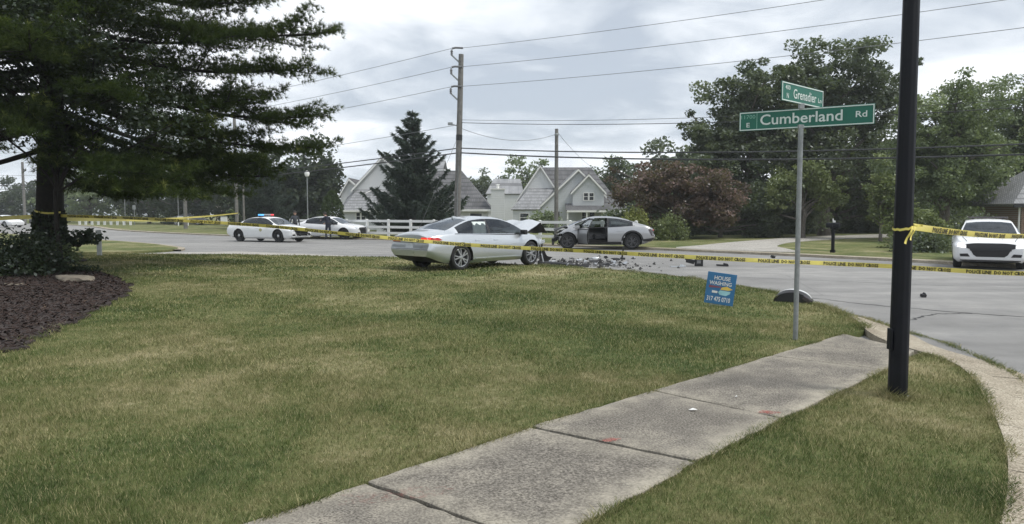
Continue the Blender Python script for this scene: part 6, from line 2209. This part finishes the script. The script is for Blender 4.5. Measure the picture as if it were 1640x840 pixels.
for i in range(NP - 1):
    c = f0.lerp(f1, (i + .5) / (NP - 1)) - f0
    for z_ in (1.10, .72, .34):
        o = link_mesh('rail', rail_me, None, fn); o.location = (c.x, c.y, z_ + .004 * math.sin(i * 3 + z_)); o.rotation_euler = (0, 0, ang)

# low white fence far left across the road
fn = empty('low_fence', (-62, 104, 0), 0, 'low white fence far across the road right of the pine trunk', 'fence')
for i in range(9):
    q = MB(); q.box((i * 1.15, -i * .45, .38), (.3, .14, .76)); q.build('post', M['vinyl'], fn)
q = MB(); q.bar((-.2, -.1, .68), (9.4, -3.7, .68), .07, .22); q.build('rail', M['vinyl'], fn)
sb_ = empty('notice_board', (-43.5, 96, 0), 0, 'small white notice board on two legs beyond the tape', 'sign')
q = MB(); q.box((0, 0, .95), (1.5, .08, .55)); q.build('board', M['vinyl'], sb_)
q = MB(); q.box((-.65, 0, .4), (.1, .08, .9)); q.box((.65, 0, .4), (.1, .08, .9)); q.build('legs', M['vinyl'], sb_)
cb = empty('utility_cabinet', (-39.3, 99, 0), 0, 'small white roadside cabinet beside the dark far car', 'cabinet')
q = MB(); q.box((0, 0, .65), (.75, .5, 1.1)); q.build('cabinet_body', M['vinyl'], cb, None, .02)
q = MB(); q.box((0, 0, .06), (.85, .6, .14)); q.box((0, -.01, 1.23), (.82, .56, .06)); q.build('plinth_and_cap', M['galv'], cb)

# ================================================================== caution tape
def tape(label, ctrl, width, phase, text=True, twist=0.10, seed=0, period=1.12):
    ln = smooth_line(ctrl, 22)
    r = random.Random(seed); ph = [r.uniform(0, 6) for _ in range(3)]
    S = [0]
    for a, b in zip(ln[:-1], ln[1:]): S.append(S[-1] + (b - a).length)
    S = np.array(S); P = np.array([list(p) for p in ln])

    def fr(s):
        p = np.array([np.interp(s, S, P[:, k]) for k in range(3)])
        q = np.array([np.interp(min(S[-1], s + .05), S, P[:, k]) for k in range(3)]); o_ = np.array([np.interp(max(0, s - .05), S, P[:, k]) for k in range(3)])
        d = Vector(q - o_).normalized()
        tw = twist * (math.sin(s * .9 + ph[0]) + .6 * math.sin(s * 2.3 + ph[1]))
        sd_ = d.cross(Vector((0, 0, 1))).normalized()
        upv = (Vector((0, 0, 1)) * math.cos(tw) + sd_ * math.sin(tw)).normalized()
        return Vector(p), upv, d.cross(upv).normalized()
    V, F = [], []
    n = max(8, int(S[-1] / .10))
    for i in range(n + 1):
        c, u, w_ = fr(S[-1] * i / n)
        V += [tuple(c - u * width / 2), tuple(c + w_ * .004), tuple(c + u * width / 2)]
    for i in range(n):
        F += [(3 * i, 3 * i + 3, 3 * i + 4, 3 * i + 1), (3 * i + 1, 3 * i + 4, 3 * i + 5, 3 * i + 2)]
    m_ = MB(); m_.add(V, F)
    o = m_.build('caution_tape', M['tape_yellow'], None, 60)
    tag(o, label, 'tape', 'yellow caution tape')
    if text:
        TV, TF = text_mesh('POLICE LINE  DO NOT CROSS', 1.0, .045, 1.0, 1)
        lo, hi = TV.min(0), TV.max(0)
        ku, cov = (period * .80) / (hi[0] - lo[0]), width * .74 / .72
        s0 = phase
        while s0 + period * .8 < S[-1]:
            AV, b = [], 0
            for v in TV:
                c, u, w_ = fr(s0 + (v[0] - lo[0]) * ku)
                AV.append(tuple(c + u * (-width * .37 + v[1] * cov) + w_ * .0065))
            s0 += period
            me = bpy.data.meshes.new('printed_lettering'); me.from_pydata(AV, [], TF); me.update()
            link_mesh('printed_lettering', me, M['tape_print'], o)['kind'] = 'stuff'
    return o


tape('long sagging yellow police tape running from the pine past the silver sedan', [(-12.4, 19.95, 1.50), (-9.5, 18.6, 1.43), (-6.2, 17.5, 1.28), (-3.6, 16.5, 1.08), (-1.1, 15.55, .90), (1.4, 14.7, .80), (4.2, 13.55, .70), (6.4, 12.8, .64), (8.5, 12.0, .56), (11.0, 11.0, .62), (13.4, 10.2, .80)], .078, .3, seed=1, twist=.28)
tape('short yellow police tape tied to the black post and running right', [(3.34, 6.06, 1.445), (3.9, 6.6, 1.40), (4.7, 7.35, 1.345), (5.6, 8.15, 1.30), (6.8, 9.2, 1.28), (9.0, 11.0, 1.30)], .058, .55, seed=2, period=1.3, twist=.22)
tape('upper yellow tape stretched from the pine to the pair of poles', [(-12.6, 20.35, 1.40), (-16.5, 34, 1.30), (-21, 51, 1.42), (-25.45, 67.4, 1.62)], .10, 1.0, text=False, seed=3)
tape('yellow tape stretched from the pine to the left edge', [(-13.1, 20.0, 1.48), (-16.2, 20.8, 1.36), (-20, 22, 1.3)], .11, .3, seed=4)
tape('yellow tape low over the far verge behind the upper tape', [(-52, 96, .75), (-44, 89, .72), (-34.4, 75.8, 1.0)], .26, 1.0, text=False, seed=5)
tape('yellow tape wound round the pine trunk', [(-12.72 + .375 * math.cos(a), 20.0 + .375 * math.sin(a), 1.62 + .05 * math.sin(a * 1.5)) for a in np.linspace(-.3, -6.0, 12)], .05, .2, text=False, seed=6, twist=.05)
# knot on the black post and its loose end
kn = empty('tape_knot', (3.26, 6.04, 1.42), 0, 'knotted yellow tape end hanging on the black post', 'tape', 'yellow caution tape')
m = MB(); V, F = [], []
for i in range(25):
    a = 2 * math.pi * i / 24
    for j, dz in enumerate((-.010, .010)): V.append((.082 * math.cos(a), .082 * math.sin(a), dz + .02 + .02 * math.sin(a + 1) + .004 * math.sin(9 * a)))
for i in range(24): F.append((2 * i, 2 * i + 2, 2 * i + 3, 2 * i + 1))
m.add(V, F); m.build('loop', M['tape_yellow'], kn, 50)
m = MB()
for (p0, p1, wd) in ((Vector((.03, -.088, .03)), Vector((-.035, -.105, -.115)), .018), (Vector((.05, -.085, .03)), Vector((.0, -.12, -.085)), .012), (Vector((.04, -.08, .03)), Vector((.125, -.07, .035)), .018)):
    d = p1 - p0; sd_ = d.cross(Vector((0, 1, 0))).normalized()
    pts = [p0.lerp(p1, k / 6) + Vector((0, -.012 * math.sin(k), 0)) for k in range(7)]
    V = []
    for k, p in enumerate(pts): V += [p - sd_ * wd / 2, p + sd_ * wd / 2 * (1 - .2 * math.sin(k * 2))]
    m.add(V, [(2 * k, 2 * k + 2, 2 * k + 3, 2 * k + 1) for k in range(6)])
m.build('loose_end', M['tape_yellow'], kn)
# stake that the long tape is tied to outside the picture
st = empty('wooden_stake', (13.45, 10.2, ROAD_Z), 0, 'wooden stake holding the right end of the long tape', 'stake')
m = MB(); m.box((0, 0, .6), (.06, .06, 1.2)); m.build('shaft', M['pole_wood'], st); m = MB(); m.box((0, 0, .03), (.35, .35, .06)); m.build('base', M['galv'], st)

# ================================================================== crash debris
def lump(label, loc, parts, rz, mat_, name='car_fragment'):
    m = MB()
    for c, s_, rx, ry in parts: m.box(c, s_, Matrix.Rotation(rx, 3, 'X') @ Matrix.Rotation(ry, 3, 'Y'))
    o = m.build(name, mat_, None, None, .006)
    o.location = loc; o.rotation_euler = (0, 0, rz)
    return tag(o, label, 'debris', 'crash debris on the road')


z_ = ROAD_Z + .005
bxr = empty('broken_air_box', (5.72, 22.6, z_), R(-15), 'black broken box shaped car part standing on the road', 'debris', 'crash debris on the road')
m = MB(); m.box((.12, 0, .13), (.26, .22, .25)); m.box((.12, 0, .265), (.29, .25, .03)); m.build('box', M['trim'], bxr, None, .015)
m = MB(); m.box((-.14, .0, .15), (.26, .16, .13), Matrix.Rotation(.25, 3, 'Y')); m.tube([(-.25, 0, .18), (-.30, 0, .27), (-.27, 0, .31)], .035, 8); m.build('duct', M['trim'], bxr, None, .012)
m = MB(); m.box((.12, -.112, .14), (.12, .01, .10)); m.build('sticker', plain('grey_sticker', (.2, .2, .2), .5), bxr)
lump('flat pale strip lying beside the broken black box', (5.1, 22.2, z_), [((0, 0, .015), (.5, .07, .03), 0, 0), ((.15, .03, .04), (.1, .05, .06), .2, .3)], .2, M['silver'])
lump('flat black strip right of the broken black box', (6.55, 22.5, z_), [((0, 0, .03), (.36, .12, .05), 0, 0.05), ((.1, 0, .06), (.14, .08, .06), .1, .2)], -.1, M['trim'])
lump('small black lump alone on the road near the black post', (8.05, 14.1, z_), [((0, 0, .03), (.10, .07, .06), .2, .1), ((.02, 0, .06), (.05, .05, .05), .4, .6)], .3, M['trim'])
lump('tiny black piece on the road below the far driveway', (9.6, 26.6, z_), [((0, 0, .05), (.14, .1, .1), .3, .3)], .3, M['trim'])
lump('tiny black piece on the road beside it', (7.1, 26.2, z_), [((0, 0, .03), (.12, .08, .06), .3, .3)], .9, M['trim'])
lump('upright dark shard standing behind the strewn parts', (3.95, 25.8, z_), [((0, 0, .24), (.06, .03, .48), .05, .12), ((.0, 0, .04), (.16, .1, .07), 0, .1)], .2, M['trim'])
ORD = ['first', 'second', 'third', 'fourth', 'fifth', 'sixth', 'seventh', 'eighth', 'ninth', 'tenth', 'eleventh', 'twelfth', 'thirteenth', 'fourteenth', 'fifteenth', 'sixteenth', 'seventeenth', 'eighteenth', 'nineteenth', 'twentieth', 'twenty-first', 'twenty-second', 'twenty-third', 'twenty-fourth', 'twenty-fifth', 'twenty-sixth', 'twenty-seventh', 'twenty-eighth']
M['frag'] = plain('scuffed_grey_plastic', (.14, .14, .145), .7)
kinds = [('black plastic shard', M['trim']), ('grey painted panel piece', M['grey_car']), ('scuffed grey plastic piece', M['frag']), ('clear lamp fragment', M['lens_clear']), ('dark metal fragment', M['steel_rim'])]
rd = random.Random(12)
spots = [(1.6, 22.9), (1.9, 23.6), (2.3, 23.0), (2.0, 22.3), (2.6, 24.0), (2.9, 23.3), (2.6, 22.5), (3.2, 24.3), (3.3, 23.5), (3.0, 22.6), (2.3, 24.7), (3.6, 24.9), (2.9, 25.4), (1.4, 24.2), (3.6, 23.0), (2.1, 25.6), (1.2, 25.2), (3.4, 26.2), (4.4, 26.0), (2.2, 21.9), (1.7, 22.2), (2.75, 22.1), (3.15, 22.2), (1.2, 23.3), (2.4, 23.6), (2.65, 23.55), (1.75, 24.6), (3.0, 24.75)]
spots.sort(key=lambda q: q[0] / q[1])      # left to right as seen from the lawn
for i, (x_, y_) in enumerate(spots):
    kn_, mt = kinds[(i * 3 + i // 5) % 5]
    big = rd.uniform(.08, .27)
    m = MB(); V, F = [], []
    k = rd.randint(5, 7); wv = rd.uniform(.2, .5)
    for j in range(k):
        a = 2 * math.pi * j / k + rd.uniform(-.3, .3); q = big * rd.uniform(.55, 1.1)
        V.append((q * math.cos(a), q * math.sin(a) * wv, .02 + rd.uniform(0, .11)))
    V.append((0, 0, .06 + rd.uniform(0, .07)))
    F = [(j, (j + 1) % k, k) for j in range(k)]
    b = len(V); V += [(a_, c_, max(0.0, d_ - .018)) for a_, c_, d_ in V]
    F += [tuple(b + q for q in f[::-1]) for f in F] + [(j, b + j, b + (j + 1) % k, (j + 1) % k) for j in range(k)]
    m.add(V, F)
    if i % 4 == 0: m.box((0, 0, .05), (big * .7, big * .35, .08), Matrix.Rotation(rd.uniform(-.5, .5), 3, 'Y'))
    o = m.build('car_fragment', mt, None, 20)
    o.location = (x_, y_, z_); o.rotation_euler = (0, 0, rd.uniform(0, 3))
    tag(o, f'{kn_}, {ORD[i]} from the left among those strewn between the wrecks', 'debris', 'crash debris on the road')
bp = MB(); V, F = [], []
for i in range(13):
    t = i / 12
    for j, (dy, dz) in enumerate(((0, .0), (.03, .12), (.1, .16))): V.append((-.6 + 1.2 * t, .18 * math.sin(math.pi * t) + dy, .01 + dz * (1 - .5 * t)))
for i in range(12):
    for j in range(2): F.append((i * 3 + j, i * 3 + 3 + j, i * 3 + 4 + j, i * 3 + 1 + j))
bp.add(V, F); o = bp.build('bumper_piece', M['trim'], None, 40); o.location = (1.35, 22.25, z_); o.rotation_euler = (0, 0, -.35)
tag(o, 'long curved black bumper piece lying in front of the silver sedan', 'debris', 'crash debris on the road')

# ================================================================== people
def person(label, loc, rz, joints, parts_, mats, group=None, hair_c=(.03, .025, .02)):
    """joints: name -> (pos, radius); parts_: edges; one skinned body"""
    root = empty('person', loc, rz, label, 'person', group)
    names = list(joints)
    me = bpy.data.meshes.new('body')
    me.from_pydata([joints[n_][0] for n_ in names], [(names.index(a), names.index(b)) for a, b in parts_], [])
    o = bpy.data.objects.new('body_skin', me); col.objects.link(o)
    o.modifiers.new('skin', 'SKIN').use_smooth_shade = True
    for i, n_ in enumerate(names):
        sv = me.skin_vertices[0].data[i]
        r_ = joints[n_][1]; sv.radius = (r_, r_) if not isinstance(r_, tuple) else r_
        sv.use_root = n_ == 'pelvis'
    ss_ = o.modifiers.new('sub', 'SUBSURF'); ss_.levels = 2; ss_.render_levels = 2
    dg = bpy.context.evaluated_depsgraph_get()
    bm_ = bpy.data.meshes.new_from_object(o.evaluated_get(dg))
    bpy.data.objects.remove(o)
    bm_.materials.clear()
    for mt in mats[:3]: bm_.materials.append(mt)
    hz = joints['head'][0][2]; nz = joints['neck'][0][2]; pz = joints['pelvis'][0][2]
    hands = [Vector(joints[k][0]) for k in joints if k.startswith('hand') or '_f' in k or 'thumb' in k]
    feet = max(joints['ankle_l'][0][2], joints['ankle_r'][0][2])
    for p in bm_.polygons:
        c = p.center
        if c.z > nz + .02 or any((c - h).length < .07 for h in hands): p.material_index = 1
        elif c.z < feet + .02: p.material_index = 2
        else: p.material_index = 0
    b = link_mesh('body', bm_, None, root, 180)
    # hair, belt
    hp = Vector(joints['head'][0])
    bm2 = bmesh.new(); bmesh.ops.create_icosphere(bm2, subdivisions=3, radius=.112)
    for v in list(bm2.verts):
        if v.co.z < -.01 and v.co.x > -.03: bm2.verts.remove(v)
    me2 = bpy.data.meshes.new('hair'); bm2.to_mesh(me2); bm2.free()
    h = link_mesh('hair', me2, plain('hair', hair_c, .7), root, 180); h.location = hp + Vector((-.012, 0, .035))
    f = MB()
    for sy in (.032, -.032): f.lathe([(0, -.006), (.013, 0), (0, .008)], hp + Vector((.098, sy, .01)), 'X', 8)
    f.build('eyes', M['trim'], root)
    f = MB(); f.add([hp + Vector(q) for q in ((.098, .012, -.03), (.098, -.012, -.03), (.128, 0, -.032), (.10, 0, .02))], [(0, 2, 1), (0, 3, 2), (1, 2, 3), (0, 1, 3)]); f.build('nose', mats[1], root)
    f = MB(); f.box(hp + Vector((.096, 0, -.065)), (.012, .045, .012)); f.build('mouth', plain('lips', (.32, .14, .12), .6), root)
    f = MB()
    for sy in (1, -1): f.lathe([(0, -.012), (.03, 0), (0, .012)], hp + Vector((0, sy * .10, -.01)), 'Y', 8)
    f.build('ears', mats[1], root)
    f = MB(); f.lathe([(.165, -.03), (.172, -.028), (.172, .028), (.165, .03)], Vector(joints['pelvis'][0]) + Vector((0, 0, .09)), 'Z', 18)
    bl = f.build('belt', M['trim'], root, 60); bl.scale = (.86, 1, 1)
    f = MB(); f.box(Vector(joints['pelvis'][0]) + Vector((0, -.19, .04)), (.09, .05, .16)); f.build('holster', M['trim'], root, None, .01)
    return root


EDGES = [('pelvis', 'waist'), ('waist', 'chest'), ('chest', 'upper'), ('upper', 'neck'), ('neck', 'jaw'), ('jaw', 'head'), ('head', 'crown'),
         ('upper', 'sh_l'), ('sh_l', 'el_l'), ('el_l', 'wr_l'), ('wr_l', 'hand_l'), ('hand_l', 'l_f1'), ('hand_l', 'l_f2'), ('hand_l', 'l_f3'), ('hand_l', 'l_f4'), ('wr_l', 'l_thumb'),
         ('upper', 'sh_r'), ('sh_r', 'el_r'), ('el_r', 'wr_r'), ('wr_r', 'hand_r'), ('hand_r', 'r_f1'), ('hand_r', 'r_f2'), ('hand_r', 'r_f3'), ('hand_r', 'r_f4'), ('wr_r', 'r_thumb'),
         ('pelvis', 'hip_l'), ('hip_l', 'knee_l'), ('knee_l', 'ankle_l'), ('ankle_l', 'toe_l'), ('pelvis', 'hip_r'), ('hip_r', 'knee_r'), ('knee_r', 'ankle_r'), ('ankle_r', 'toe_r')]


def pose(lean=0.0, el_l=None, wr_l=None, el_r=None, wr_r=None, step=0.1, head_fwd=0.0):
    j = {}
    def up(z_, x_=0.0, y_=0.0):
        k = z_ - .95
        return (x_ + math.sin(lean) * k, y_, .95 + math.cos(lean) * k)
    j['pelvis'] = ((0, 0, .95), (.13, .16)); j['waist'] = (up(1.10), (.115, .15)); j['chest'] = (up(1.30), (.13, .175)); j['upper'] = (up(1.43), (.10, .15)); j['neck'] = (up(1.53, .015), .055)
    j['jaw'] = (up(1.61, .035 + head_fwd), .075); j['head'] = (up(1.68, .03 + head_fwd), .098); j['crown'] = (up(1.75, .015 + head_fwd), .075)
    for s_, sg, el, wr in (('l', 1, el_l, wr_l), ('r', -1, el_r, wr_r)):
        sh = Vector(up(1.42, 0, sg * .20)); j['sh_' + s_] = (tuple(sh), .068)
        e = Vector(el) if el else sh + Vector((-.03, sg * .06, -.29)); wv = Vector(wr) if wr else e + Vector((.07, sg * .01, -.25))
        j['el_' + s_] = (tuple(e), .05); j['wr_' + s_] = (tuple(wv), .033)
        d = (wv - e).normalized(); hd = wv + d * .08; j['hand_' + s_] = (tuple(hd), (.02, .036))
        side = d.cross(Vector((0, 1, 0)))
        side = side.normalized() if side.length > .1 else Vector((1, 0, 0))
        for k in range(4):
            tip = hd + d * (.085 + .012 * (1 - abs(k - 1.4))) + side * (k - 1.5) * .021 + Vector((.012, 0, .01)); j[f'{s_}_f{k + 1}'] = (tuple(tip), .0095)
        j[s_ + '_thumb'] = (tuple(wv + d * .07 + side * .055), .011)
        st_ = step * sg
        j['hip_' + s_] = ((0, sg * .10, .88), .095); j['knee_' + s_] = ((.02 + st_ * .5, sg * .11, .49), .065); j['ankle_' + s_] = ((st_ - .02, sg * .12, .10), .045); j['toe_' + s_] = ((st_ + .16, sg * .135, .045), .04)
    # keep the edge order: joints used in EDGES
    return j


skin = plain('skin', (.46, .29, .21), .55)
navy = plain('navy_uniform', (.014, .018, .032), .85)
boots = plain('black_boots', (.012, .012, .012), .5)
khaki = plain('dark_shirt', (.045, .05, .06), .85)
person('person in dark uniform standing between the two white cars', (-13.65, 45.6, ROAD_Z), R(-60), pose(.03, step=.06), EDGES, [khaki, skin, boots], 'people by the police cars')
person('person in dark uniform leaning at the window of the parked white sedan', (-11.55, 45.55, ROAD_Z), R(135), pose(.42, el_l=(.42, .24, 1.12), wr_l=(.62, .14, 1.18), el_r=(.36, -.26, 1.08), wr_r=(.56, -.14, 1.02), step=.10, head_fwd=.03), EDGES, [navy, skin, boots], 'people by the police cars')

# crumbs of glass and plastic between the wrecks
n = 420
cx = rng.normal(2.5, .9, n); cy = 23.6 + rng.normal(0, 1.1, n) + (2.5 - cx) * .35
sz = rng.uniform(.015, .07, n) * np.where(rng.uniform(0, 1, n) > .8, 1.8, 1)
a = rng.uniform(0, 6.28, n)
V = np.empty((n, 4, 3))
for k in range(3):
    V[:, k] = np.column_stack([cx + sz * np.cos(a + k * 2.1), cy + sz * np.sin(a + k * 2.1), np.full(n, ROAD_Z + .006)])
V[:, 3] = np.column_stack([cx, cy, ROAD_Z + .01 + sz * rng.uniform(.3, 1.2, n)])
B = np.arange(n)[:, None] * 4
F = np.concatenate([B + np.array(f) for f in ((0, 1, 3), (1, 2, 3), (2, 0, 3))])
o = link_mesh('glass_and_plastic_crumbs', np_mesh('crumbs', V.reshape(-1, 3), F, np.repeat(rng.uniform(0, 1, n), 4)), leaf_mat('crumbs', (.02, .02, .02), (.10, .10, .10), 0.0, pale=(.4, .4, .4)))
tag(o, 'fine crumbs of glass and plastic strewn on the road between the wrecks', 'debris', kind='stuff')
